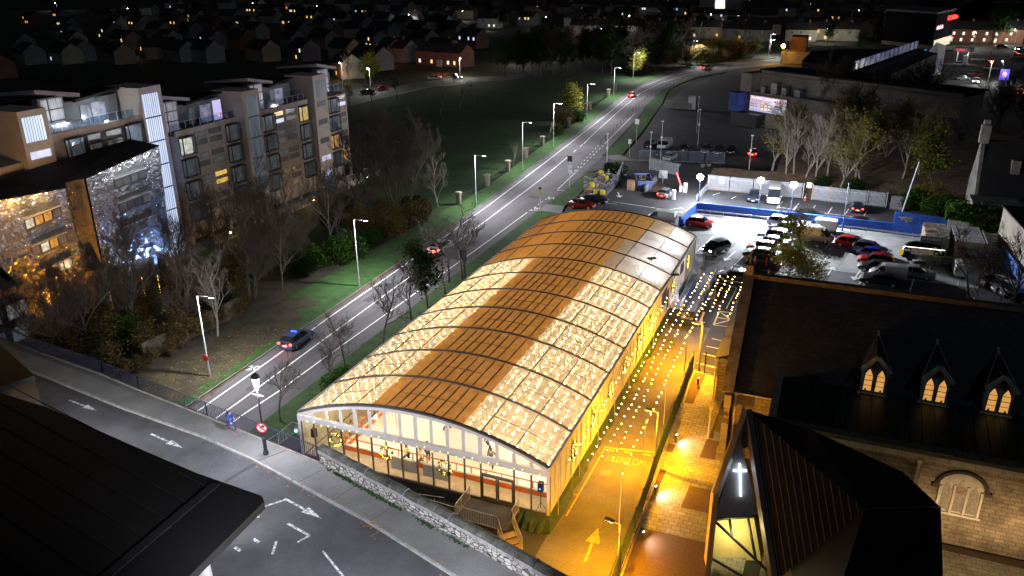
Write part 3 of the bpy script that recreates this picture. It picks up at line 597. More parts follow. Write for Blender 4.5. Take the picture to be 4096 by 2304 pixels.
# wreaths
wg = M('wreath_green', (.03,.06,.02), .9, .4, 6); wb1 = EM('wreath_bulb', (1,.6,.08), 7)
def wreath(c, nrm, R, label, lit=1.0, tall=1.0):
    t = wthing('wreath', label, 'wreath', c, 'lit Christmas wreaths'); n = Vector(nrm); up = Vector((0,0,1)); sd = up.cross(n); mb, lb = MB(), MB(); rw = random.Random(int(c[1]*7+c[0]*3))
    for i in range(150):
        a = rw.uniform(0,2*PI); r = R+rw.uniform(-.13,.13)*R/.5; p = Vector(c)+sd*(r*math.cos(a))+up*(r*tall*math.sin(a))+n*rw.uniform(0,.12)
        q = Vector((rw.uniform(-1,1),rw.uniform(-1,1),rw.uniform(-1,1)))*.1; q2 = Vector((rw.uniform(-1,1),rw.uniform(-1,1),rw.uniform(-1,1)))*.1
        mb.add([p-q, p+q2, p+q], [(0,1,2)])
    for i in range(int(26*lit)):
        a = rw.uniform(0,2*PI); r = R+rw.uniform(-.1,.1)*R/.5; lb.ball(Vector(c)+sd*(r*math.cos(a))+up*(r*tall*math.sin(a))+n*.12, .032, 5, 3)
    mb.build('foliage', wg, t); lb.build('bulbs', wb1, t); return t
wreath((3.25,-.1,3.2),(0,-1,0),.5,'lit wreath on the front glass nearest the left corner')
wreath((7.55,-.1,3.1),(0,-1,0),.5,'lit wreath on the front glass, in the middle of three')
wreath((12.3,-.1,3.0),(0,-1,0),.5,'dim green wreath on the front glass left of the doors', .5)
for k, lb in ((1,'nearest the front corner'),(2,'second from the front corner'),(3,'third from the front corner'),(4,'fourth from the front corner'),(5,'fifth from the front corner'),(6,'sixth, just before the entrance'),(8,'white wall before the doors'),(10,'white wall past the doors')):
    wreath((20.14,k*B+(0 if k < 7 else .6 if k == 8 else -.7),3.3),(1,0,0),.42,'tall bulb wreath on the lane side of the marquee, '+lb,1.6,1.6)
# lane-side light poles and hanging strings
for i, y in enumerate((1.2, 6, 10.8, 15.6, 20.4, 25.2, 30)):
    tag(MB().tube((20.3,y,.05),(20.3,y,5.3),.03,6).build('light_pole', galv), 'thin steel pole for fairy lights against the marquee side', 'pole', 'fairy light poles along the marquee')
for i, (x, y) in enumerate(((24.65,1.2),(24.5,8.6),(24.45,16),(24.6,23.7),(24.7,31.4))):
    tag(MB().tube((x,y,.05),(x,y,4.1),.035,6).build('light_pole', galv), ['thin pole by the lane fence, nearest the camera','thin pole by the lane fence, second from the camera','thin pole by the lane fence, middle of five','thin pole by the lane fence, beside the far gravel bed','thin pole by the lane, past the churchyard gate'][i], 'pole', 'fairy light poles along the lane fence')
def light_string(label, pts, group, sp=1.05, bm=None):
    o = wthing('festoon_string', label, 'light string', pts[0], group); wire, bs, k = MB(), MB(), 0
    for a, b in zip(pts, pts[1:]):
        a, b = Vector(a), Vector(b); L = (b-a).length; n = max(2, round(L/sp)); last = None
        for i in range(n+1):
            u = i/n; p = a.lerp(b, u)-Vector((0,0,.10*L*u*(1-u)))
            if last is not None: wire.tube(last, p, .01, 3)
            last = p
            if i and k < 100: bs.ball(p+Vector((rr.uniform(-.08,.08),rr.uniform(-.2,.2),-.08)), .042, 6, 4); k += 1
    wire.build('wire', black, o); bs.build('bulbs', em_fest, o)
em_fest = EM('festoon_bulb', (1,.52,.14), 42)
for i, (x, n) in enumerate(((20.6,'nearest the marquee wall'),(21.8,'second from the marquee'),(22.55,'middle one'),(23.25,'second from the lane fence'),(24.3,'nearest the lane fence'))):
    light_string('festoon of warm bulbs strung along the lane, '+n, [(x+.05*math.sin(j),y,4.0) for j, y in enumerate((1.8+i*.5 if i < 4 else 1.4,6,10.8,15.6,20.4,25.2,30,34))], 'festoons along the lane')
for i, (x, n) in enumerate(((22.75,'over the ramp'),(23.6,'beside the ramp'),(24.5,'left of centre'),(25.3,'in the centre'),(26,'right of centre'),(27.1,'nearest the church'))):
    light_string('festoon of warm bulbs over the parking bays by the entrance, '+n, [(x,32.5-.3*i if i > 1 else 34.5,4),(x,36.5,4),(x+.1,42.5+.4*math.sin(i*2),4)], 'festoons over the entrance parking bays', .95)
# entrance ramp
deck = M('ramp_deck', (.05,.05,.055), .8, .2, 2); rp = wthing('entrance_ramp', 'dark raised entrance ramp beside the marquee with banner clad railings', 'ramp', (21.8,43,0))
MB().bb(20.45,21.45,36.9,49,.75,.95).bb(20.45,23.0,36.9,38.4,.75,.951).build('landing', deck, rp)
mb = MB(); mb.add([(21.5,38.4,.95),(23,38.4,.95),(22.9,52.4,.1),(21.4,52.4,.1),(21.5,38.4,.7),(23,38.4,.7),(22.9,52.4,.02),(21.4,52.4,.02)], [(0,1,2,3),(7,6,5,4),(0,4,5,1),(1,5,6,2),(2,6,7,3),(3,7,4,0)]); mb.build('slope', deck, rp)
def railing(pts, h, parent, name='railing', m=galv, sp=.14, r=.016, low=.1, r2=.025):
    mb = MB()
    for a, b in zip(pts, pts[1:]):
        a, b = Vector(a), Vector(b); L = (b-a).length; n = max(1, round(L/sp)); up = Vector((0,0,h))
        mb.tube(a+up, b+up, r2, 5); mb.tube(a+Vector((0,0,low)), b+Vector((0,0,low)), r2*.8, 4)
        for i in range(n+1):
            p = a.lerp(b, i/n); mb.tube(p+Vector((0,0,low if 0 < i < n else 0)), p+up, r if 0 < i < n else r2, 4, cap=False)
    return mb.build(name, m, parent)
railing([(20.5,49,.95),(21.4,49,.95)],1.1,rp); railing([(21.45,40,.95),(21.45,36.9,.95)],1.1,rp); railing([(20.5,36.9,.95),(20.5,41,.95)],1.1,rp)
railing([(23.02,45.5,.6),(23,52.4,.1)],1.1,rp,sp=.16); railing([(23.3,44.6,0),(23.9,45.4,0)],1.1,rp)
arc = MB(); arc.path([(21.3,52.4,.1),(21.3,52.6,2.7),(22.9,52.6,2.7),(22.95,52.4,.1)],.035,6); arc.path([(21.3,52.5,1.9),(22.9,52.5,1.9)],.025,5); arc.path([(21.3,50,.2),(21.3,52.6,2.7)],.025,5); arc.path([(22.95,50,.2),(22.95,52.6,2.7)],.025,5); arc.build('entry_arch', galv, rp)
skb_ = banner((20.4,36.75),(23.05,36.6),.15,1.75,'navy LET\'S SKATE! banner with white lettering on the near end of the ramp',None)
text('skate_lettering', "LET'S\nSKATE!", .4, white_paint, (21.75,36.60,1.2), (1,-.05,0), (0,0,1), skb_)
banner((23.12,37),(23.12,44.4),.25,1.75,'long navy WELCOME TO banner along the right side of the ramp',['WELCOME TO'],1.0,.03)
banner((21.5,39),(21.5,46.5),.9,1.9,'long navy banner on the inner rail of the ramp')
banner((23.12,46.5),(23.1,50.5),.5,1.5,'navy banner with white print near the top of the ramp')
# front stair landing
st = wthing('entrance_stairs', 'black stair landing with metal railings in front of the marquee doors', 'stairs', (16.2,-2,0))
MB().bb(14.2,17.9,-2.6,-.15,.8,.97).build('landing', deck, st)
wood = M('scaffold_board', (.4,.3,.16), .8, .25, 3, .2); mb = MB()
for i in range(4): mb.box((18.0+i*.34,-2.9-i*.3,.78-i*.2),(.5,1.5,.05),-.75)
mb.build('steps', wood, st)
railing([(14.2,-.2,.97),(14.2,-2.6,.97),(17.4,-2.7,.97)],1.05,st,sp=.13); railing([(17.9,-.2,.97),(17.95,-1.6,.97),(19.3,-3.1,.2)],1.0,st,sp=.2); railing([(17.4,-2.7,.97),(18.5,-4.0,.2)],1.0,st,sp=.2)
mb = MB()
for p in ((14.2,-2.6),(17.4,-2.7),(18.5,-4),(17.9,-.2),(14.2,-.2),(19.3,-3.1)): mb.tube((*p,0),(*p,.95),.03,5)
mb.build('props', galv, st)
sc = wthing('scaffold_rail', 'scaffold tube handrail below the front glass beside the stair landing', 'scaffold', (11,-1,0)); mb = MB()
mb.path([(6.5,-1.2,1.0),(14.1,-1.6,1.0)],.03,5); mb.path([(6.5,-1.2,.5),(14.1,-1.6,.5)],.03,5); mb.path([(9.5,-1.3,.95),(12.9,-1.6,1.6)],.025,5)
for x in (6.5,9.2,12.0,14.1): mb.tube((x,-1.4,0),(x,-1.4,1.7 if x > 12 else 1.1),.03,5)
mb.build('tubes', galv, sc)
# fire-exit stair at the left corner
fe = wthing('fire_exit_stairs', 'grey railed fire exit stair at the left corner of the marquee', 'stairs', (-1.6,1.2,0))
MB().bb(-2.6,-.2,.4,2.2,.8,.95).build('landing', deck, fe); railing([(-.3,2.2,.95),(-2.6,2.2,.95),(-2.6,.4,.95),(-3.6,-1,.3)],1.1,fe); railing([(-2.6,.4,.95),(-1.8,-.6,.5)],1.1,fe)
tag(railing([(-.8,3,.9),(-.8,52,.9)],1.1,None,'guard_rail',galv,2.4,.03,.5), 'scaffold guard rail along the far left side of the marquee', 'railing')
# fittings outside the marquee
t = wthing('exit_lamp', 'small green lit fire exit light on the left corner post', 'lamp', (-.25,-.1,3.2)); MB().box((-.3,-.15,3.2),(.3,.2,.28)).build('case', white_paint, t); MB().box((-.3,-.27,3.15),(.16,.02,.1)).build('green_lens', EM('green_lens', (.1,1,.5), 6), t)
for x, y, z, n in ((20.35,8*B+.3,4.6,'black floodlight on a short post at the eaves above the entrance'),(17.6,8.25*B,arch(17.6)+.1,'brown floodlight lying on the white roof panels')):
    t = wthing('floodlight', n, 'floodlight', (x,y,z)); MB().box((x,y,z+.2),(.9,.5,.12),.6).build('head', metal_dark, t); MB().tube((x,y,z-.6),(x,y,z+.15),.03).build('bracket', metal_dark, t)
    if x > 20: lamp((x+.5,y+.2,z+.1), 1500, (.9,.93,1), .15, 'SPOT', (.75,.1,-1), 130, parent=t)
# ================================================================ CHURCH
ch = wthing('stone_church', 'stone church with steep dark slate roof, lit dormers and a copper clad aisle', 'church', (45,14,0))
NX0, NX1 = 29.9, 66.0
nv = MB(); nv.slab((NX0,13.2,5.75),(NX1,13.2,5.75),(NX1,20.4,12.5),(NX0,20.4,12.5),.25); nv.slab((NX1,27.6,5.75),(NX0,27.6,5.75),(NX0,20.4,12.5),(NX1,20.4,12.5),.25)
nv.build('nave_roof', slate, ch)
MB().bb(NX0,NX1,20.1,20.7,12.42,12.78).build('ridge_coping', M('lichen_ridge', (.13,.1,.065), .9, .4, 1.5, .3, fine=6), ch)
MB().bb(30.05,33.2,13.5,14.1,0,5.85).build('nave_wall', stone, ch)
MB().bb(33.2,NX1,26.6,27.2,0,5.85).bb(30.05,33.2,26.6,27.2,0,5.85).build('nave_wall', stone, ch)
gw = MB(); gw.add([(29.5,13.3,0),(29.5,27.5,0),(29.5,27.5,5.9),(29.5,20.4,12.6),(29.5,13.3,5.9),(29.9,13.3,0),(29.9,27.5,0),(29.9,27.5,5.9),(29.9,20.4,12.6),(29.9,13.3,5.9)], [(4,3,2,1,0),(5,6,7,8,9),(0,5,9,4),(1,2,7,6),(0,1,6,5)]); gw.build('gable_wall', stone_yz, ch)
cp = M('gable_coping', (.2,.165,.12), .9, .35, 1.2, .3, fine=7); mb = MB(); mb.beam((29.65,13.0,5.75),(29.65,20.4,12.75),.85,.3); mb.beam((29.65,27.8,5.75),(29.65,20.4,12.75),.85,.3); mb.build('gable_coping', cp, ch)
MB().bb(29.35,29.95,20.1,20.7,12.6,13.5).tube((29.65,20.4,13.5),(29.65,20.4,14.6),.1,6).tube((29.65,20.1,14.2),(29.65,20.7,14.2),.08,6).build('finial', cp, ch)
MB().bb(29.5,30.0,12.6,13.4,4.6,5.7).build('corner_corbel', stone_cap, ch); MB().bb(29.3,30.1,12.4,13.3,0,.8).bb(29.45,29.95,12.7,13.4,.8,3.2).build('corner_buttress', stone_cap, ch)
an = MB().bb(27.7,29.6,22,22.35,0,4.1).build('annex_wall', stone, ch); MB().bb(27.7,28.0,22.35,36,0,4.1).build('annex_wall', stone_yz, ch)
MB().slab((27.4,21.8,4.1),(29.6,21.8,5.0),(29.6,36,5.0),(27.4,36,4.1),.2).build('annex_roof', slate, ch); MB().bb(27.45,29.5,21.9,22.0,3.75,4.1).build('string_course', stone_cap, ch)
MB().bb(28.7,29.55,15.3,22.0,.0,.75).build('plinth', conc_dark, ch)
pipe_m = M('cream_pipe', (.55,.5,.42), .5, .12, 2)
for a, b in (((30.3,13.15,0),(30.3,13.15,5.7)),((28.25,15.2,0),(28.3,15.2,2.9)),((27.6,21.85,0),(27.6,21.85,4.0)),((42.5,7.9,2.5),(42.55,7.9,6.0))): MB().tube(a,b,.07,8).box((b[0],b[1],b[2]),(.3,.24,.22)).build('downpipe', pipe_m, ch)
MB().tube((30.1,13.1,5.75),(33.2,13.1,5.75),.07,6).build('gutter', pipe_m, ch)
for y in (15.6, 17.2): MB().box((29.2,y,2.6 if y<16 else 3.2),(.5,.45,.6)).build('floodlight', metal_dark, ch)
copper = M('dark_copper', (.02,.032,.03), .45, .35, .6, .1, metal=.3); verd = M('verdigris_lead', (.22,.26,.25), .7, .25, 2, .1, fine=8)
al = MB(); al.slab((33.4,8.7,6.15),(NX1,8.7,6.15),(NX1,14.7,7.05),(33.4,14.7,7.05),.2); al.build('aisle_roof', copper, ch)
mb = MB()
for i in range(40): x = 34+i*.8; mb.beam((x,8.8,6.21),(x,14.5,7.07),.05,.06)
mb.build('roof_seams', copper, ch)
MB().slab((33.5,8.8,6.2),(35.6,13.9,7.05),(35.9,14.6,7.6),(33.4,13.8,7.3),.1).build('hipped_end', copper, ch)
MB().bb(33.2,NX1,8.2,8.6,0,6.2).build('aisle_wall', stone, ch)
MB().bb(33.0,33.4,8.1,14.2,0,6.1).build('aisle_end_wall', stone_yz, ch); mb = MB(); mb.beam((33.2,8.1,6.4),(33.2,14.3,7.5),.5,.35); mb.build('end_coping', cp, ch)
cs = BR('coping_stones', (.42,.38,.3), (.34,.3,.23), (.12,.1,.08), 1.5, .6, 'xz', .02, .9, .2); mb = MB().bb(33.0,NX1,8.0,8.15,6.0,6.42); mb.build('stone_band', cs, ch)
MB().bb(33.0,NX1,8.0,8.75,6.42,6.75).build('parapet_coping', M('mossy_coping', (.075,.075,.05), .95, .5, 1.5, .4, fine=7), ch)
lit_am = EMV('lit_church_glass', (.85,.36,.07), (.95,.5,.14), .62, 1.2); lit_le = EMV('leaded_glass', (.14,.08,.03), (.34,.2,.08), .7, 6)
def lancet(cx, y, z0, wd, h, n=5):       # pointed window outline in the xz plane
    pts = [(cx-wd/2, z0), (cx+wd/2, z0), (cx+wd/2, z0+h*.68)]
    for i in range(1, n): t = i/n; pts.append((cx+wd/2*(1-t)*(1+.35*t), z0+h*(.68+.32*t)))
    pts.append((cx, z0+h))
    for i in range(n-1, 0, -1): t = i/n; pts.append((cx-wd/2*(1-t)*(1+.35*t), z0+h*(.68+.32*t)))
    pts.append((cx-wd/2, z0+h*.68)); return [(a, y, b) for a, b in pts]
def dormer(x0, first=None):
    o = link('dormer', None, ch, Vector((x0,14.3,7.0))-ch.location)
    def P(name, mb, m): return link(name, mb.mesh(name, m), o)
    w, e, a = .84, 1.95, 3.0
    mb = MB(); mb.add([(-w,0,0),(w,0,0),(w,0,e),(0,0,a-.15),(-w,0,e),(-w,2.2,e),(w,2.2,e),(-w,.1,0),(w,.1,0)], [(0,1,2,3,4),(0,4,5,7),(1,8,6,2)]); P('dormer_wall', mb, verd)
    mb = MB(); mb.slab((-w-.12,-.25,e-.05),(0,-.25,a+.02),(0,3.2,a+.02),(-w-.12,2.1,e-.05),-.1); mb.slab((0,-.25,a+.02),(w+.12,-.25,e-.05),(w+.12,2.1,e-.05),(0,3.2,a+.02),-.1); P('dormer_roof', mb, slate)
    mb = MB(); mb.beam((-w-.14,-.3,e-.06),(0,-.3,a+.03),.16,.28); mb.beam((w+.14,-.3,e-.06),(0,-.3,a+.03),.16,.28); mb.box((0,-.3,a-.08),(.2,.16,.25)); P('bargeboard', mb, verd)
    mb = MB(); mb.beam((-w-.14,-.2,e+.05),(-.02,3.5,a+.12),.1,.1); mb.beam((w+.14,-.2,e+.05),(.02,3.5,a+.12),.1,.1); mb.beam((0,3.3,a),(0,3.7,a+.35),.15,.15); P('lead_valley', mb, verd)
    MBs = MB().box((0,-.12,-.04),(2*w+.35,.3,.16)); P('sill', MBs, verd)
    for s in (-1, 1):
        wf = MB().add(lancet(s*.40,-.03,.12,.66,1.95), [tuple(range(12))]); f = P('lancet_window', wf, black)
        q = link('pane', MB().add(lancet(s*.40,-.05,.2,.54,1.72), [tuple(range(12))]).mesh('pane', lit_am), f)
        mb = MB().box((s*.40,-.07,1.02),(.54,.03,.04)).box((s*.40,-.07,.62),(.54,.03,.025)).box((s*.40,-.07,1.42),(.5,.03,.025)); link('glazing_bar', mb.mesh('glazing_bar', black), f)
        lp = MB().box((s*.40+.1*s,-.075,.28),(.12,.02,.14)); link('ornament', lp.mesh('ornament', black), f)
    return o
d0 = dormer(39.56)
for x in (43.5, 47.4, 51.3):
    c = copy_tree(d0, parent=ch); c.location = Vector((x,14.3,7.0))-ch.location
white_st = M('window_tracery', (.6,.56,.5), .8, .15, 3)
bw = MB(); cx, z0, W2, zs, za = 45.25, 2.5, 1.28, 4.35, 5.45; arcp = [(cx+W2*math.cos(t), zs+(za-zs)*math.sin(t)) for t in [PI*i/14 for i in range(15)]]
bw.add([(cx-W2,8.17,z0),(cx+W2,8.17,z0)]+[(a,8.17,b) for a, b in arcp], [tuple(range(17))]); bw_o = bw.build('tracery_window', white_st, ch)
for dx, h in ((-.78,2.15),(0,2.55),(.78,2.15)): o = MB().add(lancet(cx+dx,8.12,z0+.1,.6,h), [tuple(range(12))]).build('leaded_lancet', lit_le, None); o.parent = bw_o; 
mb = MB()
for dx in (-1.2,-.39,.39,1.2): mb.bb(cx+dx-.07,cx+dx+.07,8.02,8.16,z0,z0+(2.1 if abs(dx)<1 else 1.9))
mb.bb(cx-1.4,cx+1.4,7.98,8.18,z0-.14,z0); o = mb.build('mullions', white_st); o.parent = bw_o
o = MB().ball((cx,8.08,4.25),(.3,.04,.3),10,6).build('roundel', EMV('roundel_glass', (.5,.15,.02), (.02,.02,.03), .7, 6)); o.parent = bw_o
mb = MB(); hd = [(cx+(W2+.2)*math.cos(t), 8.1, zs+(za-zs+.2)*math.sin(t)) for t in [PI*i/14 for i in range(15)]]
for a, b in zip(hd, hd[1:]): mb.beam(a, b, .22, .2)
mb.box((cx-W2-.28,8.1,zs),(.35,.22,.25)).box((cx+W2+.28,8.1,zs),(.35,.22,.25)); mb.build('hood_mould', M('dark_hood', (.06,.055,.05), .9, .3, 3), ch)
bw2 = MB().add([(34.7,8.17,3.6),(36.2,8.17,3.6)]+[(35.45+.75*math.cos(t),8.17,4.6+.85*math.sin(t)) for t in [PI*i/10 for i in range(11)]], [tuple(range(13))]).build('tracery_window', white_st, ch)
for dx in (-.34,.34): o = MB().add(lancet(35.45+dx,8.12,3.7,.52,1.55), [tuple(range(12))]).build('leaded_lancet', lit_le, None); o.parent = bw2
# faceted porch
zinc = M('standing_seam_zinc', (.02,.02,.026), .4, .3, .8, .05, metal=.3); zinc_l = M('zinc_frame', (.15,.14,.14), .45, .15, 1.5, metal=.4)
po = wthing('church_porch', 'black faceted metal porch with a lit white cross in its glass front', 'porch', (37,1,0))
A, Lp, Lb, Rb = Vector((31.85,4.22,9.5)), Vector((30.75,1.52,4.6)), Vector((31.04,-1.4,0)), Vector((34.89,.14,0))
Bp, Cp, C2, Np = Vector((39.38,1.99,5.5)), Vector((43.71,4.58,5.0)), Vector((41.6,6.6,5.7)), Vector((36.0,6.4,7.6))
Dp, C3 = Rb.lerp(Bp,.18), Vector((43.2,-7.5,4.6)); C4 = Vector((37.5,-9,3.6))
def facet(name, pts, m, par=po): return MB().add(pts, [tuple(range(len(pts)))]).build(name, m, par)
Rt = Vector((35.0,-.2,0))
facet('roof_facet', [A, Rb, Bp], zinc); facet('roof_facet', [A, Bp, Cp, C2, Np], zinc); facet('roof_facet', [Bp, Dp, C4, C3, Cp], zinc)
facet('roof_facet', [A, Np, Vector((31.6,7.6,4.5)), Lp], zinc)
MB().add([Cp,C3,(43.2,-7.5,0),(43.71,4.58,0)],[(0,1,2,3)]).add([C2,Cp,(43.71,4.58,0),(41.6,6.6,0)],[(0,1,2,3)]).add([Rb,Dp,(35.5,-1.9,0)],[(0,1,2)]).add([Dp,C4,(37.5,-9,0),(35.5,-1.9,0)],[(0,1,2,3)]).build('side_wall', zinc_l, po)
mb = MB(); nn = (Rb-A).cross(Bp-A).normalized()
if nn.z < 0: nn = -nn
for i in range(1, 14):
    t = i/14; p = A.lerp(Bp, t); q = Rb.lerp(Bp, t)
    mb.tube(p+nn*.02, q+nn*.02, .03, 4)
mb.build('standing_seams', M('seam_edge', (.22,.22,.27), .4, .1, 3, metal=.3), po)
mb = MB(); mb.tube(Bp+Vector((0,0,.04)), Cp+Vector((0,0,.04)), .035, 4); mb.tube(Dp+Vector((0,0,.05)), C4+Vector((0,0,.05)), .06, 4); mb.build('ridge_flashing', zinc_l, po)
fn = (Lb-A).cross(Rb-A).normalized()
if fn.y > 0: fn = -fn
fr = MB()
def fbeam(a, b, w): fr.beam(a, b, w, .5)
inn = -fn*.0
fbeam(A, Lp, .34); fbeam(Lp, Lb, .34); fbeam(A, Rb, .4); fr.build('outer_frame', zinc_l, po)
ib = MB(); ce = (Lb+Rb)/2
back = -fn*.55
def ins(p, k=.93): return p*k+(A*.25+ce*.75)*(1-k)+back
a1, l1, b1, r1 = ins(A,.93), ins(Lp), ins(Lb), ins(Rb)
for p, q, P0, Q0 in ((A,Lp,a1,l1),(Lp,Lb,l1,b1),(A,Rb,a1,r1)): ib.add([p,q,Q0,P0], [(0,1,2,3)])
ib.build('reveal', zinc_l, po)
m1 = l1.lerp(b1,.30); m2 = a1.lerp(r1,.62); glz = GL('porch_glass')
facet('cross_panel', [a1.lerp(l1,.22), m1, m2], M('grey_cladding', (.3,.29,.3), .7, .1, 1.5))
facet('front_glass', [m1, b1, r1, m2], glz); facet('front_glass', [a1.lerp(l1,.22), l1, m1], glz)
gb = MB()
for p, q in ((m1,m2),(m1, m2.lerp(r1,.9)),(m1.lerp(m2,.35), m1.lerp(m2.lerp(r1,.9),.35)),(m1.lerp(m2,.75),m1.lerp(m2.lerp(r1,.9),.78)),(b1.lerp(m1,.35), b1.lerp(r1,.6)),(a1.lerp(l1,.22),m1),(l1.lerp(a1,.3),m1.lerp(a1,.35)),(l1.lerp(a1,.6),m1.lerp(a1,.6))): gb.beam(p, q, .12, .14)
gb.build('glazing_bars', metal_dark, po)
cxc = a1.lerp(l1,.22).lerp(m1.lerp(m2,.6),.48)+fn*.12; ud = Vector((0,.0,1)); ud = (ud-fn*ud.dot(fn)).normalized(); rd = ud.cross(-fn).normalized()
MB().beam(cxc-ud*1.35, cxc+ud*.7, .09, .1).beam(cxc+ud*.25-rd*.42, cxc+ud*.25+rd*.42, .09, .1).build('light_cross', EM('cross_light', (.75,.85,1), 5), po)
yw = EMV('lit_lobby_wall', (.9,.5,.05), (.85,.75,.3), .55, .9); inner = MB()
bk2 = back*2.6; inner.add([a1.lerp(l1,.3)+bk2, l1+bk2, b1+bk2, r1+bk2+Vector((0,0,.2)), m2+bk2], [(0,1,2,3,4)]); inner.build('lobby_back_wall', M('lobby_paint', (.75,.62,.25), .7, .2, .6), po)
inner = MB().add([l1, b1, b1+bk2, l1+bk2],[(0,1,2,3)]); inner.build('lobby_side_wall', M('lobby_yellow', (.8,.5,.06), .7, .2, .8), po)
MB().add([b1, r1, r1+bk2, b1+bk2],[(0,1,2,3)]).build('lobby_floor', M('lobby_floor', (.3,.32,.18), .4, .2, 1), po)
lamp((l1+b1+r1)/3+back*1.2+Vector((.2,0,1.2)), 330, (1,.8,.35), .2, parent=po)
# ================================================================ APARTMENT BLOCK (facade on x = -46.3, s runs along +y from 33.8)
FX, SY = -46.3, 33.8
ap = wthing('apartment_block', 'long brown brick apartment block with stair towers, box bay windows and roof terraces', 'apartment building', (-52,55,0))
brick = BR('brown_brick', (.44,.36,.30), (.39,.32,.27), (.3,.25,.21), 1.6, .8, 'yz', .006, .9, .1, .18); pale = M('tower_render', (.5,.42,.36), .85, .12, .6, .1, fine=8)
dk_fr = M('bay_frame', (.05,.045,.045), .5, .2, 3, metal=.3); grey_cl = M('grey_cladding_panel', (.16,.16,.18), .6, .12, 1.5); wing_m = M('roof_edge', (.34,.30,.34), .6, .08, 1.5)
def wl_(name, s0, s1, z0, z1, d0=0, d1=-6, m=None): return MB().bb(FX+d1, FX+d0, SY+s0, SY+s1, z0, z1).build(name, m or brick, ap)
roof_d = M('flat_roof', (.015,.015,.016), .9, .3, .5)
wl_('wall',-34,-16.9,0,16.4,-.3); wl_('tower',-16.9,-13.4,0,21.8,.45,-5,pale); wl_('wall',-13.4,-.28,0,18.0,-.3); wl_('tower',-.28,3.35,0,22.05,.45,-5,pale)
wl_('wall',5.05,17.2,3.0,15.0); wl_('recess_wall',3.35,5.05,0,15.0,-1.4); wl_('recess_wall',17.2,18.3,0,15.0,-1.4); wl_('tower',18.3,21.95,0,19.07,.45,-5,pale)
wl_('wall',22,34.2,3.0,15.0); wl_('recess_wall',34.2,35.5,0,15.0,-1.4,-6); wl_('tower',35.5,39.2,0,19.2,.45,-5,pale); wl_('wall',39.2,45.4,3.0,15.2)
for s0, s1, z in ((-13.3,-.3,18.0),(5.05,17.2,15.0),(22,34.2,15.0)): wl_('parapet',s0,s1,z,z+.72,0,-.3)
wl_('ground_floor_wall',5.05,17.2,0,3,-1.6); wl_('ground_floor_wall',22,34.2,0,3,-1.6); wl_('ground_floor_wall',39.2,45.4,0,3,-1.6)
mb = MB()
for s in (5.2,9,13,17,22.1,26,30,34,45.2): mb.bb(FX-.3,FX,SY+s-.15,SY+s+.25,0,3)
mb.build('ground_floor_piers', brick, ap)
MB().bb(FX-16,FX-5.9,SY-34,SY+45.4,0,15.0).build('rear_block', conc_dark, ap); MB().bb(FX-16,FX-6,SY-34,SY+45.2,15.0,15.2).build('flat_roof', roof_d, ap)
fro_l = EMV('frosted_lit', (.42,.52,.75), (.62,.7,.92), .95, .8, (1,5,.25)); fro_w = EMV('frosted_lit_white', (.5,.62,.75), (.75,.85,.95), .9, .8, (1,5,.3)); fro_d = EMV('frosted_dim', (.04,.055,.07), (.09,.12,.15), .75, .8, (1,5,.3))
rw = random.Random(21)
def stair_glass(s0, s1, z0, z1, m, n=8, panes=None):
    f = MB().bb(FX+.40,FX+.47,SY+s0,SY+s1,z0,z1).build('stair_glazing', m if panes is None else fro_d, ap)
    mb = MB(); 
    for i in range(1, n): s = s0+(s1-s0)*i/n; mb.bb(FX+.46,FX+.5,SY+s-.02,SY+s+.02,z0,z1)
    k = z0+3.05
    while k < z1-.5: mb.bb(FX+.46,FX+.52,SY+s0,SY+s1,k-.08,k+.08); k += 3.05
    o = mb.build('glazing_bars', dk_fr); o.parent = f; o.location = (0,0,0)
    return f
stair_glass(-16.5,-14.0,18.45,21.1,fro_l); stair_glass(.1,2.66,0,21.2,fro_l); stair_glass(18.95,21.4,0,18.3,fro_d); stair_glass(36.0,38.65,15.6,18.4,fro_d); stair_glass(36.6,38.7,.2,3.2,fro_l)
lit_y = EMV('lit_room_yellow', (.85,.55,.12), (.5,.3,.05), .8, 1.5); lit_w = EMV('lit_room_white', (.85,.8,.6), (.3,.28,.2), .9, 1.8); lit_o = EMV('lit_room_orange', (.8,.35,.06), (.4,.15,.02), .8, 2.2); lit_b = EMV('lit_room_blue', (.5,.5,.75), (.7,.7,.9), .8, 1.2)
dimw = EMV('curtained_room_glow', (.02,.022,.026), (.11,.11,.105), .55, 1.3, (1,3,.5)); dimw2 = EMV('dark_room_glow', (.008,.008,.01), (.03,.03,.034), .45, 1.2)  # dark rooms given a faint glow of their own
def bay(s0, s1, z1, m, h=2.5):
    z0 = z1-h; d = .75; o = MB(); t = .13
    for a in ((z0,z0+t),(z1-t,z1)): o.bb(FX,FX+d,SY+s0,SY+s1,*a)
    for a, b in ((s0,s0+t),(s1-t,s1)): o.bb(FX+d-.12,FX+d,SY+a,SY+b,z0+t,z1-t); o.bb(FX,FX+.1,SY+a,SY+b,z0+t,z1-t)
    f = o.build('bay_window', dk_fr, ap)
    q = MB().bb(FX+.02,FX+.08,SY+s0+t,SY+s1-t,z0+t,z1-t).build('room_back', m); q.parent = f
    q = MB().bb(FX+d-.08,FX+d-.06,SY+s0+t,SY+s1-t,z0+t,z1-t).bb(FX+.1,FX+d-.12,SY+s0+.04,SY+s0+.06,z0+t,z1-t).build('pane', pane); q.parent = f
rowz = (14.85,11.9,8.8,5.7)
wm = lambda *a: a
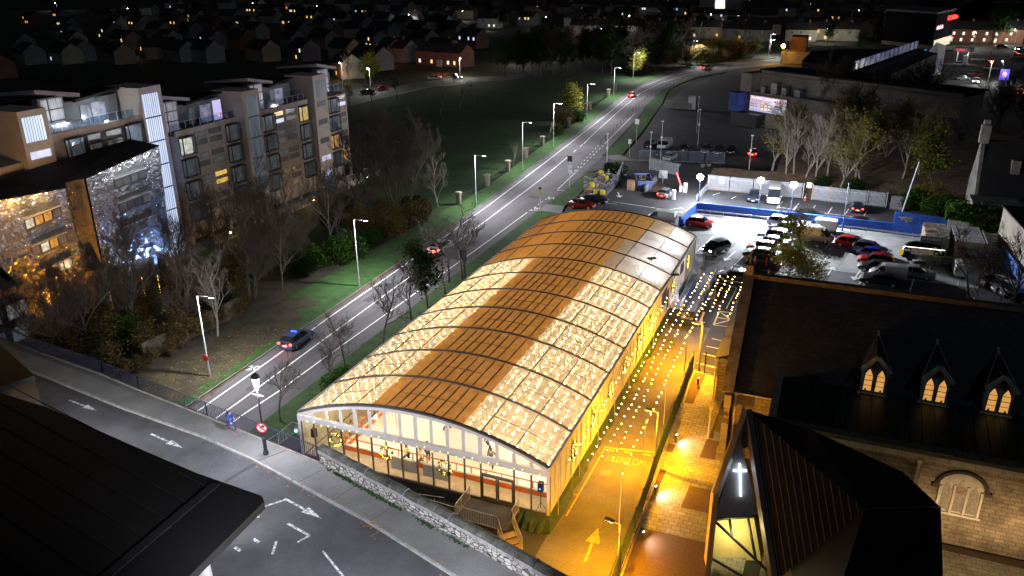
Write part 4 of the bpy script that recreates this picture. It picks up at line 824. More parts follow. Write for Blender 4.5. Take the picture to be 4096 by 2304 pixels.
for i, z in enumerate(rowz): bay(5.3,7.8,z,(lit_w,dimw,dimw,dimw2)[i]); bay(14.4,16.9,z+.1,(dimw,dimw,dimw,dimw2)[i]); bay(22.3,24.9,z+.05,(dimw,dimw2,dimw,dimw)[i]); bay(31.6,34.0,z+.05,(lit_y,dimw,dimw,dimw2)[i]); bay(39.6,42.2,z+.05,(dimw,dimw,lit_o,dimw2)[i])
for i, z in enumerate((17.9,14.85,11.8)): bay(-11.6,-9.0,z,dimw); bay(-3.0,-.5,z+.1,dimw2)
def strip_w(s0, s1, z0, z1, m):
    f = MB().bb(FX+.0,FX+.03,SY+s0,SY+s1,z0,z1).build('strip_window', dk_fr, ap)
    q = MB().bb(FX+.03,FX+.05,SY+s0+.08,SY+s1-.08,z0+.06,z1-.06).build('pane', m); q.parent = f
for i, z in enumerate(rowz):
    for s0, s1 in ((8.2,10.6),(11.1,13.6),(25.4,27.7),(28.2,30.7),(42.7,45.0)):
        for dz in (.15, -.95):
            m = rw.choice((dimw,dimw2,dimw2)); q = (i, s0, dz)
            if q in ((0,25.4,.15),(2,11.1,.15),(2,11.1,-.95)): m = lit_y
            if q in ((0,25.4,-.95),(0,42.7,-.95)): m = lit_b
            if q in ((3,42.7,.15),(3,42.7,-.95)): m = lit_o
            strip_w(s0, s1, z+dz-.75, z+dz, m)
for z in (17.8, 16.7, 14.7, 13.6):
    for s0, s1 in ((-8.5,-6.6),(-5.9,-3.5)): strip_w(s0, s1, z-.7, z, rw.choice((dimw, lit_b if z > 17 else dimw)))
for z, m in ((15.0,dimw2),(12,dimw2),(8.9,dimw2),(5.9,lit_b)): o = MB().bb(FX+.45,FX+.49,SY+36.1,SY+38.6,z-.85,z).build('strip_window', m, ap)
MB().bb(FX+.45,FX+.49,SY-16.4,SY-13.9,16.6,17.4).build('strip_window', lit_b, ap)
# penthouses, roof wings, terraces
for s0, s1, z, big in ((-12.9,-.8,18.4,1),(4.2,17.0,15.4,0),(21.95,33.6,15.4,0),(39.4,45,15.6,0)):
    MB().bb(FX-9,FX-2.6,SY+s0+1.4,SY+s1-.2,z-.4,z+3.0).build('penthouse_wall', grey_cl, ap)
    MB().slab((FX-9.5,SY+s0,z+4.3),(FX-1.2,SY+s0-.1,z+5.1),(FX-1.2,SY+s0+5.6,z+4.0),(FX-9.5,SY+s0+5.6,z+3.4),.42).build('roof_wing', wing_m, ap)
    MB().slab((FX-9,SY+s0+5.5,z+3.0),(FX-2,SY+s0+5.5,z+3.2),(FX-2.2,SY+s1+.2,z+3.8),(FX-9,SY+s1+.2,z+3.4),.3).build('penthouse_roof', roof_d, ap)
    f = MB().bb(FX-2.6,FX-1.6,SY+s0+.3,SY+s0+3.6,z,z+4.0).build('glazed_bay', grey_cl, ap)
    q = MB().bb(FX-1.6,FX-1.55,SY+s0+.6,SY+s0+3.3,z+.1,z+3.8).build('pane', EMV('penthouse_glass', (.10,.10,.12), (.28,.28,.32), .75, 1, (1,6,.4))); q.parent = f
    mb = MB().bb(FX-1.56,FX-1.5,SY+s0+.55,SY+s0+3.35,z+1.3,z+1.42).bb(FX-1.56,FX-1.5,SY+s0+.55,SY+s0+3.35,z+2.6,z+2.72).bb(FX-1.56,FX-1.5,SY+s0+1.4,SY+s0+1.52,z,z+3.8).build('bars', dk_fr); mb.parent = f
    if s1-s0 > 8:
        MB().bb(FX-2.62,FX-2.5,SY+s1-4.2,SY+s1-2.2,z,z+2.4).build('terrace_door', EMV('terrace_door_glass', (.10,.10,.16), (.3,.3,.42), .7, 1.4), ap)
        MB().bb(FX-2.62,FX-2.5,SY+s0+6.3,SY+s0+7.4,z+.2,z+2.4).build('terrace_door', dimw, ap)
    mb = MB(); n = max(4, int((s1-s0)/1.3))
    for i in range(n+1): s = s0+.2+(s1-s0-.4)*i/n; mb.tube((FX-.15,SY+s,z),(FX-.15,SY+s,z+1.35),.035,5)
    mb.tube((FX-.15,SY+s0+.2,z+1.35),(FX-.15,SY+s1-.2,z+1.35),.025,5); mb.build('terrace_balustrade', galv, ap)
    MB().bb(FX-.17,FX-.15,SY+s0+.25,SY+s1-.25,z+.35,z+1.25).build('terrace_glass', GL('balustrade_glass', (.75,.85,.95), .3), ap)
o = MB().bb(FX-2.4,FX-2.3,SY+15.2,SY+16.8,15.4,18.1).build('lit_terrace_door', EM('door_glow', (.6,.55,.9), .8), ap)
MB().box((FX-.5,SY-4.9,18.75),(.3,.25,.2)).build('terrace_floodlight', EM('terrace_flood', (.8,.9,1), 30), ap); lamp((FX-.8,SY-4.9,19.0), 260, (.75,.88,1), .1, parent=ap)
MB().bb(FX,FX+3.2,SY+39,SY+49.6,-.1,.9).build('terrace_retaining_wall', pale, ap)
railing([(FX+3.1,SY+39,.9),(FX+3.1,SY+49.5,.9)],1.1,ap,'terrace_railing',galv,.9,.03); railing([(FX+3.4,SY+20,0),(FX+3.0,SY+37,0)],1.1,ap,'terrace_railing',galv,1.0,.03)
# curved crinkled-metal building
def CRK(name, col, sc, rough):
    m, t, p, c = base(name); p.inputs['Base Color'].default_value = (*col,1); p.inputs['Metallic'].default_value = .75; p.inputs['Roughness'].default_value = rough
    s = nd(t, 'SeparateXYZ'); k = nd(t, 'CombineXYZ'); t.links.new(c, s.inputs[0]); t.links.new(s.outputs[1], k.inputs[0]); t.links.new(s.outputs[2], k.inputs[1])
    n = noise(t, c, sc, 2, .5); b = nd(t, 'Bump'); b.inputs['Strength'].default_value = 1; b.inputs['Distance'].default_value = .5; t.links.new(n, b.inputs['Height'])
    bt = nd(t, 'TexBrick'); bt.inputs['Scale'].default_value = 1; bt.inputs['Brick Width'].default_value = 1.1; bt.inputs['Row Height'].default_value = .55; bt.inputs['Mortar Size'].default_value = .02; t.links.new(k.outputs[0], bt.inputs['Vector'])
    b2 = nd(t, 'Bump'); b2.inputs['Strength'].default_value = .6; b2.inputs['Distance'].default_value = .05; b2.invert = True; t.links.new(bt.outputs['Fac'], b2.inputs['Height']); t.links.new(b.outputs[0], b2.inputs['Normal']); t.links.new(b2.outputs[0], p.inputs['Normal'])
    return m
steel = CRK('crinkled_steel', (.36,.36,.38), 1.1, .27); steel_d = CRK('smooth_steel', (.35,.33,.3), 1.0, .25)
mt = wthing('metal_clad_building', 'building wrapped in crinkled steel panels, gold lit at left and blue white at right', 'building', (-43,20,0))
def face(name, pts, m, par=mt, t=.3, nrm=(1,0,0)):
    v = [Vector(p) for p in pts]; n = Vector(nrm)*t; k = len(v)
    return MB().add(v+[p-n for p in v], [tuple(range(k)), tuple(range(2*k-1,k-1,-1))]+[(i,k+i,k+(i+1)%k,(i+1)%k) for i in range(k)]).build(name, m, par)
MX = -40.0
face('gold_lit_wall', [(MX,3.5,15.4),(MX+.3,9.6,4.0),(MX,16.1,4.9),(MX,16.1,14.3)], steel)
face('silver_lit_wall', [(MX,18.8,14.7),(MX,18.8,4.2),(MX,28.8,3.4),(MX,29.6,16.1)], steel)
face('recess_wall', [(MX-1.6,16.0,14.2),(MX-1.6,16.0,3.5),(MX-1.6,18.9,3.5),(MX-1.6,18.9,14.6)], steel_d)
for q_ in ([(MX,16.1,14.3),(MX,16.1,4.9),(MX-1.6,16.1,4.9),(MX-1.6,16.1,14.3)],[(MX,18.8,4.2),(MX,18.8,14.7),(MX-1.6,18.8,14.7),(MX-1.6,18.8,4.2)],[(MX,29.6,16.1),(MX,28.8,3.4),(-46,28.8,3.4),(-46,29.6,16.1)]): MB().add(q_,[(0,1,2,3)]).build('return_wall', steel_d, mt)
MB().add([(MX+.1,3,15.5),(MX+.1,16.15,14.4),(MX-1.5,17.4,14.5),(MX+.1,18.75,14.8),(MX+.1,29.7,16.2),(-45.9,31,16.3),(-45.9,22,15.2),(-45.5,10,15.4),(-45.5,3,16)],[tuple(range(9))]).build('curved_roof', roof_d, mt)
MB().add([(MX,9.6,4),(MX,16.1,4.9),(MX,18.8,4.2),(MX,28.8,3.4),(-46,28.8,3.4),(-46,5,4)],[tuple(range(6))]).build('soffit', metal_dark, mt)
def ribbon(y0, y1, z, dz, h, mats, nm):
    f = MB().add([(MX+.02,y0,z),(MX+.02,y1,z+dz),(MX+.02,y1,z+dz+h),(MX+.02,y0,z+h)],[(0,1,2,3)]).build(nm, dk_fr, mt); n = len(mats)
    for i, m in enumerate(mats):
        a, b = y0+(y1-y0)*i/n+.1, y0+(y1-y0)*(i+1)/n-.1; za, zb = z+dz*(i/n), z+dz*((i+1)/n)
        q = MB().add([(MX+.05,a,za+.12),(MX+.05,b,zb+.12),(MX+.05,b,zb+h-.12),(MX+.05,a,za+h-.12)],[(0,1,2,3)]).build('pane', m); q.parent = f
    q = MB().beam((MX+.12,y0,z+h+.06),(MX+.12,y1,z+dz+h+.06),.25,.08).build('ledge', galv); q.parent = f
    mb = MB().add([(MX+.02,y0+.2,z+h+.3),(MX+.02,y1-.1,z+dz+h+.3),(MX+.02,y1-.1,z+dz+h+.75),(MX+.02,y0+.2,z+h+.75)],[(0,1,2,3)]).build('upper_strip', dimw2); mb.parent = f
for z, mm in ((11.3,(lit_w,lit_o,lit_o,dimw)),(8.4,(dimw,lit_w,lit_o,dimw)),(5.6,(dimw,lit_y,lit_w,lit_w))): ribbon(10.7,15.0,z,.3,1.1,mm,'ribbon_window')
for z, mm in ((12.7,(dimw2,dimw2,dimw,dimw2)),(9.9,(dimw,dimw2,dimw2,dimw)),(7.0,(dimw2,dimw,dimw2,dimw))): ribbon(22.3,27,z,.2,1.1,mm,'ribbon_window')
mb = MB()
for y in (9.8,12,19.5,23,27): mb.tube((MX-1.2,y,0),(MX-1.2,y,4.2),.32,10)
mb.build('columns', galv, mt)
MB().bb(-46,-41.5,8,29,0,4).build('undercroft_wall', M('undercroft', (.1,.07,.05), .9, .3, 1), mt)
lo = wthing('office_wing', 'low grey wing with dark square windows below the gold lit building', 'building', (-42,4,0)); MB().bb(-48,-38.5,-6,9.4,0,6.2).build('wall', M('grey_render', (.2,.2,.21), .8, .1, 1), lo)
for z in (1.2, 3.6):
    for i in range(4):
        f = MB().bb(-38.5,-38.44,-3.5+i*3,-1.1+i*3,z,z+1.7).build('window', dk_fr, lo); q = MB().bb(-38.44,-38.42,-3.4+i*3,-1.2+i*3,z+.1,z+1.6).build('pane', EMV('office_glass_glow', (.05,.06,.07), (.14,.15,.17), .6, 1) if z < 2 else EM('blind_glow', (.2,.21,.21), .6)); q.parent = f  # faint glow put into dark panes and blinds
# ================================================================ FOREGROUND ROOF
fg = wthing('canopy_building', 'dark ribbed roof of a building in the near left corner, on a white column', 'building', (0,-22,5)); RZ = 10.0
edge = [(-30,-9.5),(-14,-12.4),(-9.2,-12.65),(-3.4,-13.6),(.8,-14.25),(4.7,-14.8),(9.3,-15.15),(9.75,-15.5),(10.1,-21.3),(9.4,-40),(-30,-40)]
dark_roof = M('ribbed_dark_roof', (.006,.0055,.0055), .7, .3, .6); MB().prism(edge, RZ-.45, RZ).build('roof', dark_roof, fg)
mb = MB()
for i in range(16):
    u = i/15; a = Vector((6.2,-15.6,RZ)).lerp(Vector((7.2,-38,RZ)), u); b = a+Vector((-30,6,0)); mb.beam(a, b, .05, .05)
mb.build('roof_ribs', M('rib_edge', (.018,.017,.018), .8, .1, 2), fg)
MB().beam((6.3,-15.2,RZ+.02),(7.2,-40,RZ+.02),.5,.06).build('gutter', M('gutter_black', (.006,.006,.006), .9, .1, 1), fg)
MB().prism([(-30,-12),(-14,-15.5),(-3,-17),(3,-18),(3,-40),(-30,-40)], 4.9, RZ-.45).build('wall', M('canopy_wall', (.14,.12,.1), .8, .2, 1), fg)
MB().tube((7.0,-17.6,4.9),(8.6,-19.2,RZ-.4),.36,14).build('column', M('white_column', (.6,.58,.55), .6, .06, 1), fg)
f2 = wthing('terrace_building', 'small dark roofed corner building beside the bridge road, at the far left edge', 'building', (-22,-9,5)); MB().prism([(-30,-2.6),(-23,-5.8),(-15.9,-8.5),(-16.7,-10.6),(-30,-9)], 8.6, 9.0).build('roof', dark_roof, f2)
MB().prism([(-30,-5),(-23,-7),(-17.5,-9.2),(-30,-8.8)], 4.9, 8.6).build('wall', M('tan_wall', (.25,.19,.13), .85, .15, 1), f2)
tag(MB().prism([(-26,-5.2),(-23.3,-3.6),(-18.3,-6.9),(-23.3,-9)], 4.9, 4.9+.02).build('brown_terrace', M('tan_paving', (.2,.15,.1), .85, .15, 1)), None, None, kind='structure')
for i, (x, y) in enumerate(((-11,-13.0),(-3.5,-14.1),(3.8,-15.1))):  # added downlights, hidden by the roof, brighten the bridge pavement
    t = wthing('added_downlight', 'added white downlight hidden under the eaves of the dark foreground roof', 'lamp', (x,y,9.3), 'added downlights over the bridge road'); MB().box((x,y,9.42),(.5,.25,.14)).build('housing', metal_dark, t); MB().box((x,y,9.34),(.4,.18,.02)).build('lens', em_white, t); lamp((x,y,9.2), (3000,2200,1200)[i], (.93,.95,1), .15, 'SPOT', (-.1,.75,-.6), 120, parent=t, blend=.7)
t = wthing('ground_light', 'small violet lamp on the road under the dark roof, beside the white column', 'lamp', (6.1,-17,4.9)); MB().box((6.1,-17.0,5.1),(.25,.25,.35)).build('housing', metal_dark, t); MB().ball((6.1,-16.95,5.32),.1).build('lens', EM('violet_lens', (.3,.2,1), 12), t)
# ================================================================ VEHICLES
# stations: x, z_low, z_belt, z_roof, half width low, belt, roof   (front = +x)
KIND = dict(
 hatch=[(-2.02,.42,.72,.72,.70,.74,.60),(-1.98,.26,.93,.95,.80,.84,.62),(-1.82,.22,.97,1.02,.84,.87,.62),(-1.35,.20,.97,1.40,.86,.88,.60),(-.45,.2,.95,1.47,.87,.89,.61),(-.38,.2,.95,1.47,.87,.89,.61),(.35,.2,.94,1.43,.87,.89,.60),(1.02,.2,.93,.97,.87,.88,.66),(1.65,.22,.84,.86,.85,.86,.62),(1.95,.28,.70,.71,.78,.80,.56),(2.06,.4,.58,.58,.66,.68,.5)],
 saloon=[(-2.35,.42,.74,.74,.72,.76,.60),(-2.3,.28,.98,1.0,.82,.86,.64),(-1.75,.22,1.0,1.04,.87,.9,.66),(-.95,.2,.98,1.38,.89,.91,.60),(-.25,.2,.96,1.43,.89,.92,.61),(-.18,.2,.96,1.43,.89,.92,.61),(.45,.2,.95,1.39,.89,.92,.6),(1.2,.2,.93,.97,.89,.91,.66),(1.95,.22,.84,.86,.87,.89,.62),(2.28,.28,.7,.71,.8,.82,.56),(2.38,.4,.58,.58,.68,.7,.5)],
 suv=[(-2.15,.48,.82,.82,.74,.80,.66),(-2.1,.34,1.05,1.08,.84,.88,.68),(-1.95,.3,1.1,1.18,.87,.91,.68),(-1.6,.28,1.1,1.58,.88,.92,.66),(-.5,.28,1.06,1.66,.89,.93,.67),(-.42,.28,1.06,1.66,.89,.93,.67),(.4,.28,1.04,1.61,.89,.93,.66),(1.1,.28,1.02,1.07,.89,.92,.7),(1.75,.3,.96,.98,.87,.9,.66),(2.08,.36,.8,.81,.8,.84,.6),(2.18,.48,.66,.66,.68,.72,.55)],
 smallvan=[(-2.15,.42,.8,.8,.78,.84,.74),(-2.12,.3,1.05,1.76,.84,.88,.76),(-1.0,.24,1.05,1.82,.86,.9,.78),(.3,.24,1.02,1.80,.86,.9,.77),(.37,.24,1.02,1.80,.86,.9,.77),(.85,.24,1.0,1.70,.86,.9,.72),(1.5,.24,.98,1.04,.86,.88,.68),(1.95,.28,.82,.84,.8,.83,.6),(2.1,.42,.66,.66,.7,.72,.55)],
 van=[(-2.6,.42,.8,.8,.86,.92,.8),(-2.56,.32,1.1,1.9,.92,.96,.82),(-1.2,.26,1.1,1.96,.94,.97,.84),(.75,.26,1.1,1.94,.94,.97,.83),(.82,.26,1.1,1.94,.94,.97,.83),(1.3,.26,1.08,1.82,.94,.97,.78),(2.0,.26,1.02,1.08,.92,.95,.74),(2.4,.3,.86,.88,.86,.9,.66),(2.55,.44,.7,.7,.74,.78,.6)],
 minibus=[(-3.0,.42,.9,.9,.9,.98,.84),(-2.96,.32,1.25,2.5,.98,1.02,.84),(-1.0,.28,1.25,2.56,1.0,1.03,.86),(1.0,.28,1.2,2.54,1.0,1.03,.85),(1.08,.28,1.2,2.54,1.0,1.03,.85),(1.6,.28,1.15,2.36,1.0,1.03,.8),(2.35,.28,1.12,1.2,.98,1.0,.8),(2.75,.32,.95,.98,.92,.96,.72),(2.92,.46,.8,.8,.8,.84,.66)])
WHX = dict(hatch=(-1.28,1.28,.31),saloon=(-1.4,1.45,.33),suv=(-1.32,1.36,.36),smallvan=(-1.25,1.35,.32),van=(-1.55,1.6,.35),minibus=(-1.7,1.85,.37))
PB = {}
def car_proto(kind):
    if kind in PB: return PB[kind]
    st = KIND[kind]; bm_, gm = MB(), MB(); rows = []
    for (x,zl,zb,zr,wl,wb,wr) in st:
        zm = zl+(zb-zl)*.5; top = zr+.03
        half = [(wl*.9,zl),(wl,zl+.12),(wb*1.01,zm),(wb,zb),(wr,zr),(wr*.55,top)]
        rows.append([(x,y,z) for y, z in half]+[(x,-y,z) for y, z in half[::-1]])
    n = 12
    for i in range(len(rows)-1):
        a, b = st[i], st[i+1]; ha, hb = a[3]-a[2], b[3]-b[2]
        for j in range(n):
            k = (j+1)%n; q = [rows[i][j], rows[i][k], rows[i+1][k], rows[i+1][j]]
            side = j in (3, 7); topf = j in (4, 5, 6); g_ = False
            if side and max(ha,hb) > .25 and abs(b[0]-a[0]) > .1:
                if kind in ('smallvan','van'): g_ = a[0] > .2
                else: g_ = True
            if topf and abs(b[3]-a[3]) > .22 and not (kind in ('smallvan','van','minibus') and a[0] < 0): g_ = True
            (gm if g_ else bm_).add(q, [(0,1,2,3)])
    bm_.add(rows[0], [tuple(range(n))]); bm_.add(rows[-1], [tuple(range(n-1,-1,-1))])
    wx0, wx1, R = WHX[kind]; W2 = st[4][4]
    wm = MB(); prof = [(R*.55,-.1),(R*.9,-.1),(R,-.07),(R,.07),(R*.9,.1),(R*.55,.1)]; wm.lathe(prof, n=16); rm = MB().lathe([(R*.62,.06),(R*.6,.105),(R*.15,.115)], n=14)
    rt = Matrix.Rotation(PI/2, 4, 'X')
    tm = wm.mesh('tyre', rubber, True); tm.transform(rt); rmm = rm.mesh('rim', rim); rmm.transform(Matrix.Rotation(-PI/2, 4, 'X'))
    xf, xr = st[-1][0], st[0][0]; hz = st[-2][2]-.06
    hl, tl = MB(), MB()
    hl.box((st[-2][0]-.02,0,0),(.16,.34,.14)); zt = st[2][2]-.12 if kind not in ('smallvan','van','minibus') else 1.0
    tl.box((0,0,0),(.12,.26 if kind not in ('van','smallvan','minibus') else .12,.16 if kind not in ('van','smallvan','minibus') else .4))
    PB[kind] = (bm_.mesh('body', black, True), gm.mesh('glazing', glass_dark), tm, rmm, (wx0,wx1,R,W2), (hl, (st[-1][0]+st[-2][0])/2-.01, st[-3][5]-.24, st[-1][2]+.07), (tl, st[1][0]+.02, st[1][5]-.15, zt))
    return PB[kind]
hl_off = M('headlamp_glass', (.5,.52,.55), .15, .1, 5); tl_off = M('tail_lamp', (.3,.01,.01), .3, .1, 5); hl_on = EM('headlamp_lit', (.85,.92,1), 45); tl_on = EM('tail_lamp_lit', (1,.05,.02), 9)
plate = M('number_plate', (.7,.7,.6), .5, .05, 3)
PAINTS = {}
def paint(c):
    if c not in PAINTS: PAINTS[c] = PAINT('car_paint', c)
    return PAINTS[c]
def car(kind, col, x, y, deg, label, cat='car', front=False, tail=False, z=0, group='parked cars', small=False, extra=None):
    bme, gme, tme, rme, (w0,w1,R,W2), (hl,hx,hy,hz), (tl,tx,ty,tz) = car_proto(kind)
    nm = {'car':'parked_car','van':'parked_van','minibus':'minibus','moving':'moving_car'}[cat]
    t = thing(nm, label, 'car' if cat == 'moving' else cat, (x,y,z), math.radians(deg), group)
    me = bme.copy(); me.materials.clear(); me.materials.append(paint(col)); link('body', me, t); link('glazing', gme, t)
    for wx in (w0,w1):
        for s in (-1,1):
            wo = link('wheel', tme, t, (wx, s*(W2-.09), R))
            if s < 0: wo.rotation_euler = (0,0,0); 
            if not small:
                ro = link('rim', rme, wo); ro.rotation_euler = (0,0,PI) if s < 0 else (0,0,0)
    for s in (-1,1):
        h = link('headlight', hl.mesh('headlight', hl_on if front else hl_off), t, (0,s*hy,hz)); k = link('taillight', tl.mesh('taillight', tl_on if tail else tl_off), t, (tx-.04,s*ty,tz))
    if not small:
        link('number_plate', MB().box((KIND[kind][0][0]-.01,0,.62),(.03,.5,.12)).mesh('number_plate', plate), t); link('number_plate', MB().box((KIND[kind][-1][0]+.01,0,.5),(.03,.5,.12)).mesh('number_plate', plate), t)
        for s in (-1,1): link('wing_mirror', MB().box((KIND[kind][-5][0]+.55,s*(W2+.1),KIND[kind][-5][2]+.06),(.12,.2,.14)).mesh('wing_mirror', paint(col)), t)
    if front:
        C, Sn = math.cos(math.radians(deg)), math.sin(math.radians(deg)); fx = KIND[kind][-1][0]+.15
        lamp((x+C*fx, y+Sn*fx, z+.65), 160, (.85,.92,1), .08, 'SPOT', (C,Sn,-.12), 75)
    if tail:
        C, Sn = math.cos(math.radians(deg)), math.sin(math.radians(deg)); fx = KIND[kind][0][0]-.25
        lamp((x+C*fx, y+Sn*fx, z+.7), 22, (1,.08,.03), .1)
    return t
RED, BLK, SIL, WHT, BLU, BRZ, NVY, GRY = (.42,.008,.012), (.012,.012,.015), (.38,.4,.43), (.72,.72,.7), (.01,.025,.32), (.30,.10,.025), (.015,.02,.045), (.14,.14,.15)
P = 'cars in the floodlit lower car park'
car('hatch',RED,17.4,72.3,-3,'bright red hatchback parked alone on the pale concrete by the blue wall','car',True,group=P)
car('suv',NVY,21.4,61.6,-118,'dark blue grey SUV driving between the parking rows with bright headlights','moving',True,group=P)
car('saloon',BLK,15.6,61.8,-96,'black saloon half hidden behind the far white end of the marquee',tail=True,group=P)
car('suv',(.45,.47,.52),28.6,76.3,-8,'pale silver estate car tight against the blue wall',group=P)
car('hatch',BLK,29.0,74.2,174,'black hatchback parked nose left beside the silver car by the blue wall',group=P)
car('suv',(.02,.02,.03),28.0,69.6,176,'dark estate car with a panoramic glass roof, left parking row',group=P)
car('saloon',SIL,27.9,66.8,176,'silver blue saloon in the left parking row, before the bronze car',group=P)
car('hatch',BRZ,27.1,64.3,177,'bronze hatchback in the left parking row',group=P)
car('saloon',BLK,27.3,61.4,177,'black saloon with silver wheels at the near end of the left parking row',group=P)
v = car('smallvan',WHT,33.8,76.3,176,'small white panel van parked against the blue wall','van',group=P)
v2 = car('van',(.45,.45,.44),33.2,71.2,-5,'large silver grey panel van with a ladder rack on its roof','van',group=P)
mb = MB()
for x in (-2,-.9,.2): mb.box((x,0,2.1),(.08,1.5,.1))
for y in (-.55,0,.55): mb.beam((-2.4,y,2.16),(.6,y,2.16),.35,.04)
link('roof_rack', mb.mesh('roof_rack', galv), v2)
car('saloon',BLK,25.4,51.9,178,'black saloon standing alone behind the church roof, under the festoons',group=P)
R2 = 'cars in the right parking row'
car('hatch',RED,38.0,70.4,-8,'red hatchback at the far end of the right row, beside the chrome trailer',group=R2)
car('suv',(.03,.035,.05),40.3,68.2,-10,'dark slate SUV in the right row next to the red hatchback',group=R2)
car('hatch',BLU,41.0,66.4,-12,'bright blue hatchback in the right row between two darker cars',front=False,group=R2)
car('suv',(.36,.008,.015),41.0,63.7,176,'red SUV with black roof in the right row',group=R2)
car('hatch',(.02,.025,.02),41.0,61.4,178,'black hatchback squeezed between the red SUV and the silver van',group=R2)
car('smallvan',(.5,.5,.5),42.3,59.3,176,'small silver van in the right parking row','van',group=R2)
car('saloon',(.30,.32,.36),45.3,61.0,-6,'pale grey car mostly hidden behind the silver van',group=R2)
car('saloon',(.02,.02,.025),41.5,56.9,178,'long black estate car at the near end of the right row, above the church ridge',group=R2)
car('smallvan',(.6,.6,.6),50.6,64.3,90,'white van parked nose to the low wall, seen through the bare tree','van',tail=False,group=R2)
for i, (x, y) in enumerate(((54.6,60.9),(55.6,59.4),(56.3,58.0))): car('saloon',(BLK,GRY,NVY)[i],x,y,20,['dark car in the corner beside the blue side wall, farthest of three','grey car in the corner by the blue side wall, middle of three','navy car in the corner by the blue side wall, nearest of three'][i],group='cars by the right blue wall')
U = 'cars in the upper car park'
car('suv',(.03,.035,.055),23.0,89.2,-88,'small dark car parked nose out beside the white minibus',group=U)
mbv = car('minibus',WHT,26.0,89.9,-86,'tall white minibus parked against the palisade under a floodlight','minibus',group=U)
car('hatch',NVY,38.4,88.8,94,'dark hatchback with glowing tail lamps parked against the palisade',tail=True,group=U)
car('suv',BLK,32.0,81.7,4,'black car showing only its roof above the blue wall, left of the two',group=U)
car('hatch',(.03,.008,.01),39.4,80.3,4,'dark red car whose roof just shows above the blue wall, right of the two',group=U)
Gt = 'cars near the exit barrier'
car('hatch',(.22,.23,.26),9.3,86.6,80,'grey hatchback braking at the red exit barrier',tail=True,group=Gt)
car('smallvan',WHT,11.6,72.4,178,'small white van behind the far end of the marquee','van',group=Gt)
car('hatch',(.22,.01,.006),-1.6,75.3,0,'dark red hatchback at the far left corner behind the marquee',group=Gt)
car('saloon',BLK,-.8,78.6,-4,'black saloon beside the dark red car behind the marquee',group=Gt)
D2 = 'cars in the dark large car park'
for k, c, x, y, d, lb in (('suv',BLK,-1.6,123,75,'dark car with amber lamp at the left of the dark car park'),('van',WHT,1.0,123.2,-95,'white work van with an amber beacon in the dark car park'),('hatch',(.6,.6,.6),4.2,113.6,80,'white hatchback just behind the blue railings of the dark car park'),('saloon',BLK,1.8,116.5,80,'black car behind the railings left of the white hatchback'),('hatch',NVY,5.4,122,92,'navy hatchback standing alone behind the white one in the dark car park'),('suv',GRY,9.8,122,-92,'grey car nose out in the dark car park, left of a similar pair'),('suv',(.05,.05,.055),12.3,122,-92,'dark grey car nose out in the dark car park, right of a similar pair'),('hatch',BLK,14.6,123.5,-92,'black car with pale bonnet by the orange lit edge of the dark car park'),('hatch',RED,18.8,122.6,92,'red hatchback by the trees at the edge of the dark car park')):
    car(k,c,x,y,d,lb,'van' if k == 'van' else 'car',group=D2,tail=(c == RED))
MV = 'moving cars on the bypass'
car('saloon',(.5,.5,.52),-13.2,49.2,92,'silver car driving away on the bypass beside the leafless trees, tail lamps lit','moving',tail=True,group=MV)
vp_ = car('hatch',(.05,.07,.15),-13.8,17.9,92,'dark blue car with a blue roof light driving away on the near bypass','moving',tail=True,group=MV)
link('roof_light', MB().box((-.3,0,1.53),(.18,.6,.07)).mesh('roof_light', EM('blue_roof_light', (.03,.08,1), 4)), vp_)
car('hatch',(.4,.02,.02),-22.9,188.5,96,'red car driving away on the bypass before the bend','moving',tail=True,group=MV)
car('suv',(.4,.4,.42),-13.6,258.5,58,'silver SUV with bright tail lamps rounding the far bend','moving',tail=True,group=MV)
ST = 'cars on the residential street'
car('hatch',RED,-97.8,176,75,'red car parked under the floodlit street tree beyond the park',group=ST); car('saloon',BLK,-98.2,168.5,75,'black car parked behind the red one on the residential street',group=ST)
car('saloon',(.5,.5,.52),-93.5,203,20,'silver car parked before the red lit front garden',group=ST); car('suv',NVY,-87.5,207.5,-35,'car with glaring headlights pulling out by the park gate','moving',front=True,group=ST)
car('saloon',RED,-96,365,0,'red car with lit tail lamps on the far street',tail=True,group=ST)
FR = 'cars at the retail yard'
for i, (k, vx, vy, c, d, fr_, ta, lb) in enumerate((('saloon',960,335,WHT,0,0,0,'white car parked along the hedge in the retail yard'),('saloon',1080,420,SIL,0,0,0,'silver car parked behind the white one in the retail yard'),('suv',945,545,WHT,-100,1,0,'car with violet white headlights facing out of the retail yard'),('suv',940,480,(.2,.01,.01),10,0,0,'dark red car in the middle of the retail yard'),('saloon',1070,350,BLK,95,0,1,'car braking with bright red lamps in the retail yard'),('hatch',820,515,SIL,10,0,0,'silver hatchback near the trees in the retail yard'),('hatch',790,380,WHT,-10,0,0,'white hatchback beside the filling station canopy'),('suv',1180,215,BLK,0,0,1,'dark car with red tail lamps waiting at the junction'),('saloon',1330,310,SIL,0,0,0,'silver car queuing at the far right junction'),('suv',1330,280,RED,95,0,1,'car with glowing red lamps queuing behind the silver one'),('hatch',1345,235,GRY,-120,1,0,'car with white headlights turning at the far junction'),('hatch',1385,285,WHT,0,0,0,'white car at the right edge of the junction'),('suv',490,450,(.3,.31,.33),-60,0,0,'silver car before the lit shop gable'),('saloon',1340,655,BLK,95,0,1,'dark car with red lamps behind the wood at the far right'),('hatch',1375,620,GRY,95,0,1,'grey car with red lamps at the right edge behind the wood'))):
    q = g('f', vx, vy); car(k,c,q.x,q.y,d,lb,front=bool(fr_),tail=bool(ta),small=True,group=FR)
